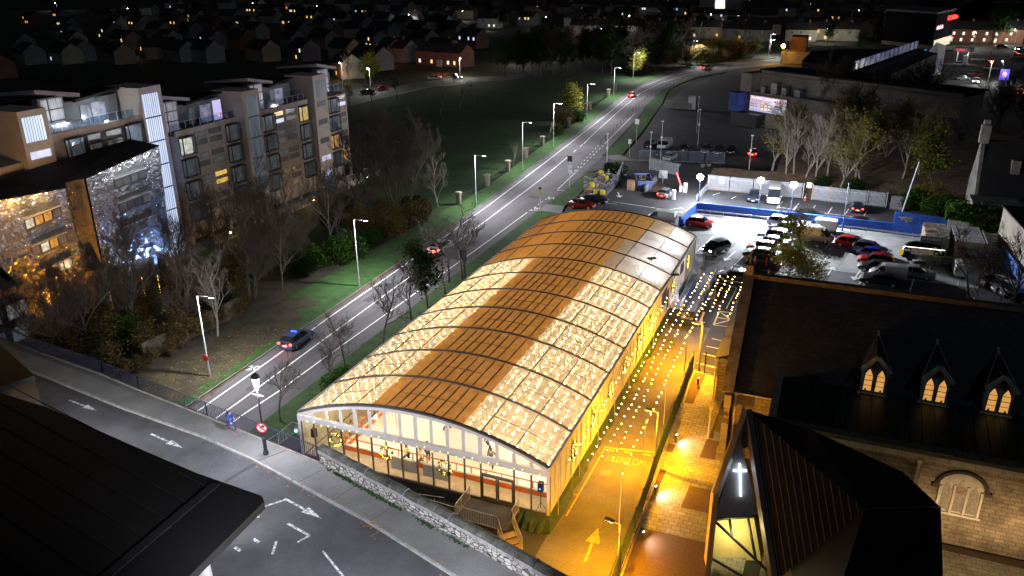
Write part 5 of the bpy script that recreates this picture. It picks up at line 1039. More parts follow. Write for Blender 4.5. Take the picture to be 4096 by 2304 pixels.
# ================================================================ STREET FURNITURE
def column_lamp(name, loc, H, armdir, power, col, label, group, arm=1.3, emis=None, r=.07, light=True):
    t = thing(name, label, 'street lamp', loc, 0, group); mb = MB().tube((0,0,0),(0,0,1.2),r*1.5,8).tube((0,0,1.2),(0,0,H),r*1.1,8,r*.7)
    a = Vector((armdir[0],armdir[1],0)).normalized()*arm; mb.tube((0,0,H),(a.x,a.y,H+.06),r*.6,6); mb.build('column', galv, t)
    MB().box((a.x,a.y,H+.05),(.62,.24,.12),math.atan2(a.y,a.x)).build('lamp_head', metal_grey, t); MB().box((a.x,a.y,H-.025),(.5,.18,.03),math.atan2(a.y,a.x)).build('lens', emis or em_white, t)
    if light: lamp((a.x,a.y,H-.2), power*.4, col, .12, parent=t); lamp((a.x,a.y,H-.25), power*.95, col, .12, 'SPOT', (armdir[0]*.3,armdir[1]*.3,-1), 150, parent=t, blend=.6)
    return t
LEDW = (.95,.93,1.0)
for i, (x, y, h, nm) in enumerate(((-17.0,8.8,8.2,'nearest the bridge, with round red sign'),(-16.3,33.7,8.3,'beside the dense green bush'),(-17.6,70.2,8.1,'in front of the pale lit tree'),(-19.6,95.4,8.8,'by the third stone pier'),(-21.3,117.3,8.8,'beside the round clipped bush'),(-24.1,149.7,8.4,'beside the yellow lit tree'),(-26.8,183.7,8.3,'where the red car passes'),(-31.8,225,8.4,'before the yellow lit thicket'),(-21.5,272,8.4,'on the far bend of the bypass'),(2.5,308,8.5,'at the end of the curved verge'))):
    column_lamp('street_lamp', (x,y,.1), h, (1,.15), (5200,6200,6600,6400,6400,7000,7600,8400,8000,6000)[i], LEDW, 'tall street lamp on the bypass verge, '+nm, 'street lamps along the bypass', 1.5)
SOD = (1,.41,.004); em_sod = EM('sodium_lens', (1,.6,.08), 40)
for x, y, h, p, nm in ((25.45,26.8,4.8,7200,'beside the churchyard gate'),(25.2,9.5,4.9,6400,'half way along the lane fence'),(25.8,-3.2,4.2,3300,'at the near end of the lane fence')):
    t = column_lamp('lane_lamp', (x,y,0), h, (-1,.2), p*1.08, SOD, 'sodium yellow lane lamp '+nm, 'sodium lamps along the lane', .75, em_sod)
# victorian lantern on the bridge pavement with road sign
lv = thing('lantern_post', 'black Victorian style lantern post with a no right turn sign on the bridge pavement', 'street lamp', (1.55,-5.8,BZ))
MB().lathe([(.2,0),(.2,.15),(.13,.3),(.13,1.2),(.16,1.25),(.07,1.4),(.055,5.0)], n=10).build('post', M('lantern_black', (.03,.035,.045), .4, .2, 3, metal=.3), lv)
MB().lathe([(.30,5.85),(.33,5.9),(.16,6.15),(.05,6.2)], n=8).lathe([(.1,4.95),(.16,5.05)], n=8).box((0,0,4.55),(.95,.06,.06)).build('lantern_cap', black, lv); MB().lathe([(.15,5.08),(.27,5.84)], n=6).build('lantern_glass', EM('lantern_glow', (.85,.85,1), 3), lv)
s = MB(); s.lathe([(.38,-.015),(.38,.015)], n=24); me = s.mesh('sign_disc', white_paint); me.transform(Matrix.Rotation(PI/2,4,'X')); sd = link('sign_disc', me, lv, (.06,-.12,2.15), .25)
s = MB()
for i in range(24): a, b = 2*PI*i/24, 2*PI*(i+1)/24; s.beam((.36*math.cos(a),-.03,.36*math.sin(a)),(.36*math.cos(b),-.03,.36*math.sin(b)),.03,.08)
s.beam((-.25,-.03,.25),(.25,-.03,-.25),.03,.07); link('red_ring', s.mesh('red_ring', M('sign_red', (.55,.02,.02), .5, .05, 3)), sd)
s = MB(); s.beam((-.1,-.025,-.2),(-.1,-.025,.05),.02,.08); s.beam((-.1,-.025,.05),(.12,-.025,.12),.02,.08); s.add([(.08,-.036,.0),(.26,-.036,.15),(.05,-.036,.24)],[(0,1,2)]); link('arrow', s.mesh('arrow', black), sd)
lamp((0,0,4.75), 3600, (.86,.86,1), .15, parent=lv)
# added street lamp, out of view, brightens the bridge road and pavement
t_ = column_lamp('street_lamp', (20,-24,BZ-.13), 8, (-.6,1), 0, (.86,.87,1), 'added street lamp, out of view, on the far side of the bridge road', 'added bridge road lamps', 1.2, light=False)
lamp((-.7,1.1,7.7), 15000, (.86,.87,1), .15, 'SPOT', (-.7,.8,-1.1), 118, parent=t_, blend=.6)
column_lamp('street_lamp', (-30,-8,BZ-.13), 4.3, (.2,1), 3600, (.9,.92,1), 'added street lamp, out of view, at the left end of the bridge road', 'added bridge road lamps', 1.2)  # added out of view to light the left pavement
# bridge railing, stone wall
br = wthing('bridge_railing', 'long dark blue steel railing along the bridge pavement', 'railing', (-20,-1.5,BZ)); blu_m = M('navy_railing', (.03,.035,.075), .4, .15, 3, metal=.3)
for a, b in zip(RAIL[:5], RAIL[1:6]): railing([(a[0],a[1],BZ+.05),(b[0],b[1],BZ+.05)], 1.2, br, 'railing_panel', blu_m, .19, .022, .08, .04)
MB().path([(x,y-.02,BZ+.04) for x, y in RAIL[:6]], .1, 4).build('plinth', stone_cap, br)
rub = bpy.data.materials.new('rubble_stone'); rub.use_nodes = True; t_ = rub.node_tree; p_ = t_.nodes['Principled BSDF']; c_ = nd(t_, 'TexCoord').outputs['Object']
mpn = nd(t_, 'Mapping'); mpn.inputs['Scale'].default_value = (2.6,2.6,4.6); t_.links.new(c_, mpn.inputs[0])
vo = nd(t_, 'TexVoronoi', feature='DISTANCE_TO_EDGE'); t_.links.new(mpn.outputs[0], vo.inputs['Vector']); vo2 = nd(t_, 'TexVoronoi'); t_.links.new(mpn.outputs[0], vo2.inputs['Vector']); vo.inputs['Scale'].default_value = 1; vo2.inputs['Scale'].default_value = 1; bw_ = nd(t_, 'RGBToBW'); t_.links.new(vo2.outputs['Color'], bw_.inputs[0])
o_ = mixc(t_, 1, ramp(t_, vo.outputs['Distance'], [(.03,(.12,.115,.11)),(.14,(1.15,1.15,1.12))]), ramp(t_, bw_.outputs[0], [(.2,(.24,.225,.2)),(.5,(.36,.34,.31)),(.8,(.48,.47,.44))]), 'MULTIPLY'); t_.links.new(o_, p_.inputs['Base Color']); p_.inputs['Roughness'].default_value = .9; bump(t_, p_, vo.outputs['Distance'], .8, .06)
sw = wthing('stone_wall', 'rubble stone parapet wall with big rounded coping stones beside the bridge pavement', 'wall', (15,-8.5,BZ)); wpts = [(5.6,-5.35),(8.9,-6.3),(12.2,-7.3),(17,-8.75),(21.7,-10.25),(32,-13.5)]
mb = MB()
for a, b in zip(wpts, wpts[1:]):
    a, b = Vector((*a,0)), Vector((*b,0)); d = (b-a).normalized(); n = Vector((-d.y,d.x,0)); mb.add([a+Vector((0,0,.0)),b,b+n*.55,a+n*.55]+[p+Vector((0,0,BZ+.82)) for p in (a,b,b+n*.55,a+n*.55)], [(0,1,5,4),(1,2,6,5),(2,3,7,6),(3,0,4,7),(4,5,6,7)])
mb.build('rubble_wall', rub, sw)
cpm = M('granite_coping', (.30,.30,.29), .9, .3, 1.8, .5, fine=9); rc = random.Random(9)
L_ = [Vector((*p,0)) for p in wpts]; d_all = []; s_ = 0
for a, b in zip(L_, L_[1:]):
    n_ = max(1, round((b-a).length/1.28))
    for i in range(n_): d_all.append((a.lerp(b, i/n_), a.lerp(b, (i+1)/n_)))
mb = MB()
for p, q in d_all:
    d = (q-p).normalized(); n = Vector((-d.y,d.x,0)); h = rc.uniform(-.03,.04); prof = [(-.08,.80),(-.09,1.05+h),(.02,1.22+h),(.2,1.3+h),(.42,1.28+h),(.58,1.14+h),(.62,.8)]
    vs = [p+d*.02+n*a+Vector((0,0,BZ+z)) for a, z in prof]+[q-d*.02+n*a+Vector((0,0,BZ+z)) for a, z in prof]; k = len(prof)
    mb.add(vs, [(i,k+i,k+i+1,i+1) for i in (0,5)]+[tuple(range(k)), tuple(range(2*k-1,k-1,-1))]); mb.add(vs, [(i,k+i,k+i+1,i+1) for i in range(1,5)], 1)
mb.build('coping_stones', [cpm, M('mossy_coping_top', (.075,.075,.06), .95, .6, 2.2, .6, fine=9)], sw)
# lane fence with mesh panels, gate and bollard lights
fm = M('fence_green', (.02,.05,.03), .5, .2, 3, metal=.2); lf = wthing('lane_fence', 'dark green mesh fence between the lane and the churchyard', 'fence', (25.3,10,0))
fp = [(25.95,-12),(25.9,-6),(25.75,-2.5),(25.65,1.6),(25.6,3.9),(25.4,8),(25.25,12),(25.15,16.6),(25.1,19.4),(25.0,21.9),(24.9,24.1),(24.9,26.5)]
for a, b in zip(fp, fp[1:]):
    mb = MB(); L = math.hypot(b[0]-a[0], b[1]-a[1]); n = int(L/.09)
    for i in range(1, n): u = i/n; mb.tube((a[0]+(b[0]-a[0])*u,a[1]+(b[1]-a[1])*u,.08),(a[0]+(b[0]-a[0])*u,a[1]+(b[1]-a[1])*u,1.95),.009,3,cap=False)
    for z in (.12,.6,1.1,1.6,1.95): mb.tube((*a,z),(*b,z),.012,4)
    mb.build('mesh_panel', fm, lf)
for p in fp: MB().box((p[0],p[1],1.05),(.07,.07,2.1)).build('post', fm, lf)
MB().path([(p[0]+.2,p[1],.06) for p in fp], .09, 4).build('edging_kerb', stone_cap, lf)
gt = wthing('churchyard_gate', 'green steel mesh gate between the fence end and the church annex', 'gate', (26,26.6,0)); mb = MB()
for x in (26.0,27.4): mb.box((x,26.6,1.1),(.1,.1,2.2))
mb.bb(26.05,27.4,26.58,26.62,2.0,2.06).bb(26.05,27.4,26.58,26.62,.1,.16); mb.build('gate_frame', fm, gt); mb = MB()
for i in range(14): mb.tube((26.1+i*.095,26.6,.15),(26.1+i*.095,26.6,2.0),.009,3)
mb.build('gate_mesh', fm, gt); MB().box((26.2,26.55,1.1),(.16,.08,.22)).build('lock_box', metal_grey, gt)
for i, (x, y, nm) in enumerate(((25.85,24.0,'in the far gravel bed'),(25.95,13.7,'by the white lit paving'),(25.95,6.3,'beside the middle gravel bed'),(26.35,1.0,'at the near gravel'))):
    t = thing('bollard_light', 'low bollard light '+nm+' inside the lane fence', 'bollard light', (x,y,0), 0, 'bollard lights in the churchyard'); MB().tube((0,0,0),(0,0,.85),.07,10).build('post', metal_dark, t); MB().tube((.02,0,.74),(.02,0,.82),.074,10).build('lens', EM('bollard_lens', (1,.95,.85), 14), t)
    if i: lamp((.3,0,.62), 130, (1,.93,.8), .05, 'SPOT', (1,-.1,-.5), 150, parent=t)
rb = wthing('cycle_rail', 'steel hoop rail on a small kerbed island beside the lane, near the stone wall', 'railing', (22.3,-6.5,0)); MB().path([(21.6,-8.2,0),(21.6,-8.2,1),(22.3,-5.3,1),(22.3,-5.3,0)],.03,6).build('hoop', galv, rb); struct('kerbed_island', MB().prism([(21.5,-9),(22.9,-9),(23.1,-5.6),(22.7,-5),(22.1,-5.2)], 0, .13), pave_conc)
t = wthing('gate_pillar', 'short white pillar with a lamp at the near end of the lane fence', 'pillar', (25.0,-5.2,0)); MB().bb(24.75,25.35,-5.5,-4.9,0,1.1).build('pillar', M('orange_white', (.7,.5,.3), .7, .2, 2), t); MB().ball((25,-5.2,1.25),.14).build('globe', EM('pillar_lamp', (1,.7,.25), 10), t)
# apartment path lamps
for i, (x, y, nm) in enumerate(((-43.4,51.7,'below the second stair tower'),(-41.7,60.8,'below the third block'),(-38.3,71.5,'at the end of the terrace wall'),(-43.2,33,'below the bright stair tower'),(-42.8,42.5,'below the second block'))):
    t = thing('path_lamp', 'small warm path lamp '+nm+' of the apartment block', 'path lamp', (x,y,0), 0, 'warm path lamps by the apartments'); MB().tube((0,0,0),(0,0,1.0 if i != 2 else 2.6),.05,6).build('post', metal_dark, t); MB().ball((0,0,1.1 if i != 2 else 2.7),.14).build('globe', EM('path_globe', (1,.6,.2), 22), t); lamp((0,0,1.4 if i != 2 else 3.0), 130 if i < 3 else 90, (1,.62,.25), .1, parent=t)
for x, y, h in ((-37.3,21.2,2.6),(-36.8,23,2.2),(-38.5,17.6,1.9)): tag(MB().tube((x,y,.3),(x,y,.3+h),.03,6).build('light_tube', EM('amber_tube', (1,.5,.1), 3)), 'thin amber light tube standing under the metal clad building', 'light', 'amber light tubes in the planting')
# uplights for the metal-clad building
for x, y, z, c, p, aim, sz, nm in ((-38.3,11.5,1.6,(1,.38,.02),9500,(-.42,-.2,1),120,'gold'),(-38.3,14.4,1.6,(1,.40,.03),5500,(-.42,.05,1),120,'gold'),(-37.6,28.2,1.2,(.25,.42,1),4200,(-.45,-.05,1),110,'blue white'),(-37.6,25,1.2,(.5,.65,1),900,(-.5,.1,1),110,'cool white')):
    t = wthing('uplight', nm+(' ground floodlight aimed up at the gold metal wall' if nm == 'gold' else ' ground floodlight aimed up at the silver metal wall'), 'floodlight', (x,y,z-.6), 'floodlights under the metal wall'); MB().box((x,y,z-.3),(.3,.5,.3)).tube((x,y,-.1),(x,y,z-.4),.04).build('housing', metal_dark, t); lamp((x,y,z), p, c, .25, 'SPOT', aim, sz, parent=t)
for y, z, c in ((22.5,15.4,(.9,.95,1)),(24.4,15.7,(.9,.95,1)),(26.2,16,(.85,.9,1)),(28.2,16.2,(.8,.88,1)),(7,15.6,(1,.5,.1)),(10,15.2,(1,.5,.1)),(13,15.0,(1,.55,.15))):
    t = wthing('eaves_lamp', 'small bright spot lamp at the eaves of the metal clad building', 'lamp', (-39.3,y,z), 'eaves spot lamps on the metal building'); MB().box((-39.35,y,z-.1),(.9,.1,.08)).box((-38.95,y,z-.2),(.16,.16,.12)).build('bracket', metal_dark, t); MB().ball((-38.95,y,z-.3),.08,6,4).build('bulb', EM('eaves_bulb', c, 30), t); lamp((-38.9,y,z-.5), 75 if y > 16 else 320, c, .08, parent=t)
# floodlight masts
fl_m = EM('flood_lens', (.86,.91,1), 160)
for x, y, hz, nm, aim in ((15.0,84.2,4.0,'by the exit barrier',(.25,-1,-.6)),(24.65,79.3,5.5,'behind the blue wall beside the white minibus',(.0,-1,-.6)),(29.3,80.0,5.1,'behind the blue wall right of the minibus',(.65,-1,-.55))):
    t = thing('floodlight_mast', 'slim mast with a dazzling white floodlight '+nm, 'floodlight', (x,y,0), 0, 'dazzling floodlights of the car park'); MB().tube((0,0,0),(0,0,hz),.08,8,.06).build('mast', M('blue_mast', (.12,.16,.3), .5, .1, 2), t); MB().tube((0,0,0),(0,0,1.9),.1,8).build('blue_sleeve', M('blue_sleeve', (.02,.08,.4), .6, .1, 2), t)
    MB().box((0,.16,hz+.35),(1.0,.16,.7)).box((0,.2,hz+.05),(.2,.2,.3)).build('lamp_housing', metal_dark, t)
    q = MB()
    q.ball((0,-.15,hz+.36),(.52,.3,.46),16,10)
    q.build('lens', fl_m, t); lamp((0,-.5,hz+.1), 9000 if x < 20 else 15000 if x < 28 else 34000, (.84,.90,1), .35, 'SPOT', (aim[0],aim[1],-.36), 150, parent=t, blend=1)
    lamp((0,.7,hz+.1), 7500, (.86,.91,1), .35, parent=t)  # added light behind the housing, brightens fence and wood
t = thing('lamp_mast', 'plain slim lamp mast in front of the blue wall at the right', 'mast', (36.7,77.2,0)); MB().tube((0,0,0),(0,0,7),.08,8,.06).build('mast', M('grey_mast', (.1,.12,.16), .5, .1, 2), t); MB().tube((0,0,0),(0,0,2.2),.1,8).build('blue_sleeve', M('blue_sleeve2', (.02,.08,.4), .6, .1, 2), t); MB().box((0,.1,7.1),(.5,.3,.2)).build('lamp_head', metal_dark, t)
t = thing('leaning_pole', 'grey leaning pole behind the tall blue wall', 'pole', (44.6,87.5,0)); MB().tube((0,0,0),(1.2,0,8.5),.13,8,.1).build('pole', galv, t)
# blue walls, crash rail, palisade
bluew = M('blue_painted_wall', (.015,.085,.45), .7, .35, .8, .15, fine=5); bluew2 = M('blue_painted_wall_pale', (.05,.16,.55), .7, .3, .6, .1, fine=4)
bwl = wthing('blue_wall', 'long low blue painted wall between the lower and the upper car park', 'wall', (30,79,0)); mb = MB(); wp2 = [(15.2,79.6),(25,79.3),(34,79.0),(43.2,78.6)]
for a, b in zip(wp2, wp2[1:]): mb.prism([a,b,(b[0],b[1]+.3),(a[0],a[1]+.3)], 0, 1.45)
mb.build('wall', bluew, bwl)
b2 = wthing('short_blue_wall', 'short blue side wall with pink mural at the left end of the parking deck', 'wall', (14.8,76,0)); MB().prism([(15.2,79.6),(14.4,71.5),(14.75,71.4),(15.5,79.5)], 0, 1.35).build('wall', bluew, b2); MB().slab((14.86,75.6,.25),(14.56,72.2,.25),(14.56,72.2,1.1),(14.8,75.2,1.1),-.03).build('pink_mural', M('pink_mural', (.5,.03,.25), .7, .4, 2), b2); MB().prism([(15.15,79.6),(14.35,71.5),(14.8,71.4),(15.55,79.5)], 1.35, 1.42).build('coping', conc_dark, b2)
b3 = wthing('tall_blue_wall', 'tall blue wall with a white paint splash behind the containers', 'wall', (47,78.5,0)); MB().prism([(43.2,78.5),(50,77.4),(50,77.8),(43.2,78.9)], 0, 3.2).build('wall', bluew, b3)
mb = MB(); rs = random.Random(4)
for i in range(9): a = rs.uniform(0,2*PI); mb.beam((44.6,78.2,2.3),(44.6+1.1*math.cos(a),78.2-.12*math.cos(a),2.3+.45*math.sin(a)),.03,.12)
mb.box((44.5,78.22,2.4),(.9,.03,.5)); mb.build('white_splash', white_line, b3)
rl_ = wthing('crash_rail', 'galvanised crash rail in front of the blue wall', 'railing', (30,78,0)); mb = MB(); mb.beam((15.8,78.5,.62),(34,77.9,.62),.08,.2); mb.beam((34,77.9,.62),(50,76.5,.62),.08,.2)
for i in range(18): x = 15.8+i*2; mb.box((x,78.5-.035*(x-15.8)+.05,.35),(.1,.1,.7))
mb.build('rail', galv, rl_)
pl = wthing('palisade_fence', 'tall pale galvanised palisade fence before the wooded bank', 'fence', (30,92.5,0)); pg = M('palisade_steel', (.36,.37,.4), .5, .1, 2, metal=.3)
def palisade(a, b, H, par, nm='palisade_panel'):
    a, b = Vector((*a,0)), Vector((*b,0)); L = (b-a).length; d = (b-a)/L; n = int(L/.17); mb = MB(); ang = math.atan2(d.y,d.x)
    for i in range(n):
        p = a+d*(i*.17); mb.box((p.x,p.y,H/2),(.09,.02,H-.1),ang)
        q = d*.045; mb.add([p-q+Vector((0,0,H-.05)), p+q+Vector((0,0,H-.05)), p+Vector((0,0,H+.08))], [(0,1,2)])
    for z in (.4,H-.45): mb.beam(a+Vector((0,.05,z)), b+Vector((0,.05,z)), .05, .06)
    return mb.build(nm, pg, par)
pp = [(14.9,93.6),(18.6,93.4),(22.5,93.2),(26.5,93.1),(30.2,93.2)]
for a, b in zip(pp, pp[1:]): palisade(a, b, 2.5, pl)
pp = [(31.6,92.9),(34.3,92.5),(37,92.3),(39.8,92.1),(42.6,91.9)]
for a, b in zip(pp, pp[1:]): palisade(a, b, 2.4, pl)
palisade((43.2,91.2),(45,91.2),2.2,pl)
for x, y in ((14.9,93.55),(22.5,93.15),(30.2,93.1),(31.6,92.8),(34.3,92.45),(37,92.2),(39.8,92),(42.6,91.8)): MB().box((x,y,1.3),(.12,.12,2.6)).build('post', M('rusty_post', (.4,.28,.2), .7, .3, 3) if x in (31.6,34.3) else pg, pl)
palisade((14.9,93.5),(14.5,84.5),1.2,pl,'low_panel')
for x, z, lb in ((17.2,1.8,'small white notice on the palisade fence'),(31.0,2.4,'white and red warning notice in the palisade gap')): tag(MB().box((x,93.0 if x < 20 else 92.7,z),(.8,.03,.9)).build('notice', M('notice', (.75,.7,.68), .6, .15, 4)), lb, 'sign')
# cones and posts
corange = M('cone_orange', (.75,.1,.02), .5, .1, 3); cband = M('cone_band', (.8,.8,.78), .4, .05, 3)
def cone(x, y, lb, h=.75):
    t = thing('traffic_cone', lb, 'traffic cone', (x,y,0), 0, 'orange traffic cones'); MB().box((0,0,.03),(.4,.4,.06)).lathe([(.16,.06),(.03,h)], n=10).build('cone', corange, t); MB().lathe([(.115,h*.42),(.085,h*.66)], n=10).build('white_band', cband, t)
for v_, x, y, lb in (('Z',925,1020,'traffic cone beside the black saloon, seen left of the church finial'),('Z',485,1145,'traffic cone by the ramp arch'),('Z',575,1135,'traffic cone left of the lone black saloon'),('Z',1080,1170,'traffic cone just beyond the church ridge'),('Z',1625,1130,'traffic cone in front of the leaning birch, at its right'),('Z',1505,295,'traffic cone at the palisade gap'),('Z',1215,1035,'traffic cone under the tail of the black saloon')):
    q = g(v_, x, y); cone(q.x, q.y, lb, .95)
for v_, x, y, lb in (('Z',813,1005,'slim orange post before the black saloon front wheel'),('Z',1055,1045,'slim orange post before the black saloon rear wheel'),('Z',670,1135,'tiny orange post behind the lone black saloon')):
    q = g(v_, x, y); tag(MB().tube((q.x,q.y,0),(q.x,q.y,1.0),.06,8).lathe([(.2,0),(.2,.05)],(q.x,q.y,0),8).build('delineator_post', corange), lb, 'post', 'orange delineator posts')
tag(MB().tube((20.9,50.4,.2),(21.5,51.2,.25),.18,8,.05).box((20.8,50.3,.2),(.12,.4,.4)).build('traffic_cone', corange), 'fallen traffic cone at the foot of the marquee wall', 'traffic cone')
# bypass furniture
pm = M('pier_stone', (.22,.19,.14), .9, .3, 2, .4, fine=8)
piers = [(-21.0,82.4),(-21.7,93.3),(-22.7,105.1),(-23.5,116.6),(-25.1,139.1),(-27.4,163.2),(-29.2,186.6),(-30.4,199)]
pc = MB().box((0,0,.95),(.7,.7,1.9)).mesh('shaft', pm); cc = MB().box((0,0,2.0),(.95,.95,.2)).box((0,0,2.13),(.7,.7,.08)).mesh('cap', stone_cap)
for i, (x, y) in enumerate(piers+[(-20.6,70)]):
    t = thing('stone_pier', 'squat stone pier of the park railings, '+('first','second','third','fourth','fifth','sixth','seventh','farthest','nearest, half hidden by shrubs')[i]+' along the verge', 'pier', (x,y,0), 0, 'stone piers of the park railings'); link('shaft', pc, t); link('cap', cc, t)
pr_ = wthing('park_railing', 'low black iron railing between the stone piers along the park', 'railing', (-24,120,0)); pfull = [(-20.6,70)]+piers
for a, b in zip(pfull, pfull[1:]):
    railing([(*a,0),(*b,0)], 1.25, pr_, 'railing_panel', black, .3, .018, .12)
bol = MB().tube((0,0,0),(0,0,.95),.07,6).mesh('bollard', M('dark_bollard', (.05,.045,.04), .6, .2, 3)); n = 0
for a, b, k in (((-12.6,123),(-16.4,165),9),((-16.4,165),(-18.2,188),5),((-18.2,188),(-17.2,224),8),((-17.2,224),(-9.5,251),7)):
    for i in range(k): u = i/k; tag(link('bollard', bol, None, (a[0]+(b[0]-a[0])*u, a[1]+(b[1]-a[1])*u, 0)), 'slim dark bollard along the bypass lane edge', 'bollard', 'bollards along the bypass lane')
def sign_post(x, y, h, lb, parts, cat='sign'):
    t = thing('sign_post', lb, cat, (x,y,.1)); MB().tube((0,0,0),(0,0,h),.05,6).build('post', galv, t)
    for nm, c, d, m in parts: MB().box(c,d).build(nm, m, t)
yel = M('stop_yellow', (.5,.4,.05), .6, .1, 3); wsn = M('sign_white', (.62,.62,.62), .5, .08, 3)
sign_post(-7.3,71.6,3.4,'bus stop pole with yellow flag beside the bypass',[('flag',(.05,-.05,3.0),(.5,.05,.7),yel),('head',(.05,-.05,3.5),(.5,.06,.3),black),('timetable',(0,-.07,1.4),(.3,.05,.8),wsn)],'bus stop')
sign_post(-7.2,85.8,5.2,'pole with solar panel and two white sign plates on the grass verge',[('solar_panel',(0,-.1,5.1),(.8,.08,1.0),black),('sign_plate',(.05,-.07,3.7),(.8,.05,.7),wsn),('sign_plate',(.1,-.07,2.9),(.8,.05,.6),wsn)])
sign_post(-3.8,113,3.4,'striped pole with a small blue sign at the car park entrance',[('sign_plate',(0,-.07,3.0),(.6,.05,.9),wsn)])
sign_post(-5.8,126.4,5.0,'taller striped pole with a white sign plate beside the hedge',[('sign_plate',(0,-.07,4.5),(.9,.05,1.1),wsn)])
for v_, x, y, h, lb in (('D',1420,1100,8,'unlit lamp pole with white box in the dark car park, left of a pair'),('D',1428,1230,8,'unlit lamp pole in the dark car park, right of a close pair'),('D',1120,1350,8,'slim lamp pole rising in front of the white work van'),('D',1030,1405,7,'slim lamp pole beside the entrance railings'),('D',675,1420,7,'slim lamp pole at the rubbish compound'),('E',195,1440,7,'slim lamp pole in front of the bare pale trees')):
    q = g(v_, x, y); t = thing('lamp_pole', lb, 'lamp pole', (q.x,q.y,0), 0, 'slim lamp poles of the car parks'); MB().tube((0,0,0),(0,0,h),.07,6,.05).build('pole', galv, t); MB().box((0,0,h),(.45,.3,.15)).box((0,-.1,h*.62),(.3,.1,.4)).build('lamp_head', wsn, t)
vb = wthing('road_sign_back', 'large dark board on two posts seen from behind at the bypass edge', 'sign', (-5.6,38.5,0)); MB().bb(-7.1,-4.2,38.4,38.5,3.3,4.6).build('board', metal_dark, vb); MB().bb(-6.8,-6.6,38.5,38.65,0,4.5).bb(-4.7,-4.45,38.5,38.65,0,4.5).build('posts', metal_dark, vb)
tag(MB().lathe([(.33,-.02),(.33,.02)],n=20).build('no_stopping_sign', M('sign_red_blue', (.6,.05,.05), .5, .1, 3)), 'round red no stopping sign on the nearest bypass lamp post', 'sign').matrix_world = Matrix.Translation((-16.9,8.5,2.2)) @ Matrix.Rotation(PI/2,4,'X')
# entrance gear: barrier, exit sign, skip, rubbish compound, railings
bl_ = wthing('railing_fence', 'blue grey vertical bar railings along the dark car park entrance', 'fence', (6,111.5,0)); gb_ = M('bluegrey_railing', (.22,.27,.36), .5, .1, 3, metal=.3)
for a, b in zip([(-1,109.6),(2,110.4),(5,111.2),(8,111.9),(11,112.6)],[(2,110.4),(5,111.2),(8,111.9),(11,112.6),(14.6,113.2)]): railing([(*a,0),(*b,0)],2.2,bl_,'railing_panel',gb_,.22,.02,.2,.035)
for i, (v_, x, y) in enumerate((('D',1050,1370),('D',1270,1380),('D',1470,1385),('D',1520,1380))):
    q = g(v_, x, y); t = thing('planter', 'white concrete planter before the blue railings, '+('first','second','third','fourth')[i]+' from the left', 'planter', (q.x,q.y,0), 0, 'planters before the railings'); MB().lathe([(.3,0),(.5,.55),(.5,.62)], n=8).build('tub', conc_dark, t); mb = MB(); rp_ = random.Random(i)
    for k in range(50): p = Vector((rp_.gauss(0,.25),rp_.gauss(0,.25),.65+abs(rp_.gauss(0,.2)))); mb.add([p,p+Vector((.12,.05,.06)),p+Vector((.02,.12,.1))],[(0,1,2)])
    mb.build('plant', wg, t)
ex = g('F',875,345); t = wthing('exit_barrier', 'red lit raised barrier arm at the car park exit', 'barrier', (ex.x,ex.y,0)); MB().box((ex.x,ex.y,.5),(.4,.4,1.0)).build('cabinet', wsn, t); tp = gy('F',843,190,ex.y); MB().tube((ex.x,ex.y,.95),tp,.13,8).build('arm', EM('barrier_glow', (1,.05,.02), 3), t)
lamp((ex.x,ex.y-.4,2.0), 40, (1,.1,.05), .2)
for v_, x, y, lb in (('F',912,350,'white ticket machine beside the exit barrier'),('F',815,410,'white ticket machine beside the braking grey car')):
    q = g(v_, x, y); tag(MB().box((q.x,q.y,.75),(.5,.45,1.5)).box((q.x,q.y-.24,1.2),(.34,.04,.3)).box((q.x,q.y,1.55),(.56,.5,.1)).build('ticket_machine', M('machine_white', (.7,.7,.7), .5, .05, 3)), lb, 'machine')
es = g('F',725,275); t = wthing('exit_sign', 'grey EXIT sign with an upward arrow beside the skip compound', 'sign', (es.x,es.y,0)); MB().bb(es.x-.75,es.x+.75,es.y,es.y+.08,.9,2.3).build('board', M('sign_grey', (.35,.36,.38), .6, .1, 3), t); MB().bb(es.x-.05,es.x+.05,es.y+.08,es.y+.2,0,2.3).build('post', galv, t)
text('lettering', 'EXIT', .5, white_paint, (es.x-.55,es.y-.02,1.75), (1,0,0), (0,0,1), t, .005, fit=1.1); MB().beam((es.x,es.y-.02,1.05),(es.x,es.y-.02,1.55),.02,.08).beam((es.x-.2,es.y-.02,1.4),(es.x,es.y-.02,1.6),.02,.07).beam((es.x+.2,es.y-.02,1.4),(es.x,es.y-.02,1.6),.02,.07).build('arrow', white_paint, t)
skb = g('F',545,330); t = thing('skip', 'open blue steel skip full of rubble beside the palisade', 'skip', (skb.x,skb.y+2,0), .35); mb = MB(); mb.add([(-1,-2,.1),(1,-2,.1),(1,2,.1),(-1,2,.1),(-1.3,-2.7,1.7),(1.3,-2.7,1.7),(1.3,2.7,1.7),(-1.3,2.7,1.7)],[(3,2,1,0),(0,1,5,4),(1,2,6,5),(2,3,7,6),(3,0,4,7)]); mb.box((0,-2.72,1.68),(2.7,.1,.12)).box((0,2.72,1.68),(2.7,.1,.12)).box((1.32,0,1.68),(.1,5.4,.12)).box((-1.32,0,1.68),(.1,5.4,.12)); mb.build('hull', M('skip_blue', (.1,.14,.34), .6, .25, 2), t); mb = MB(); rk = random.Random(2)
for i in range(60): mb.box((rk.uniform(-1,1),rk.uniform(-2.2,2.2),rk.uniform(1.0,1.5)),(rk.uniform(.15,.5),rk.uniform(.1,.7),rk.uniform(.1,.3)),rk.uniform(0,3))
mb.build('rubble', M('rubble', (.14,.12,.1), .9, .5, 2), t)
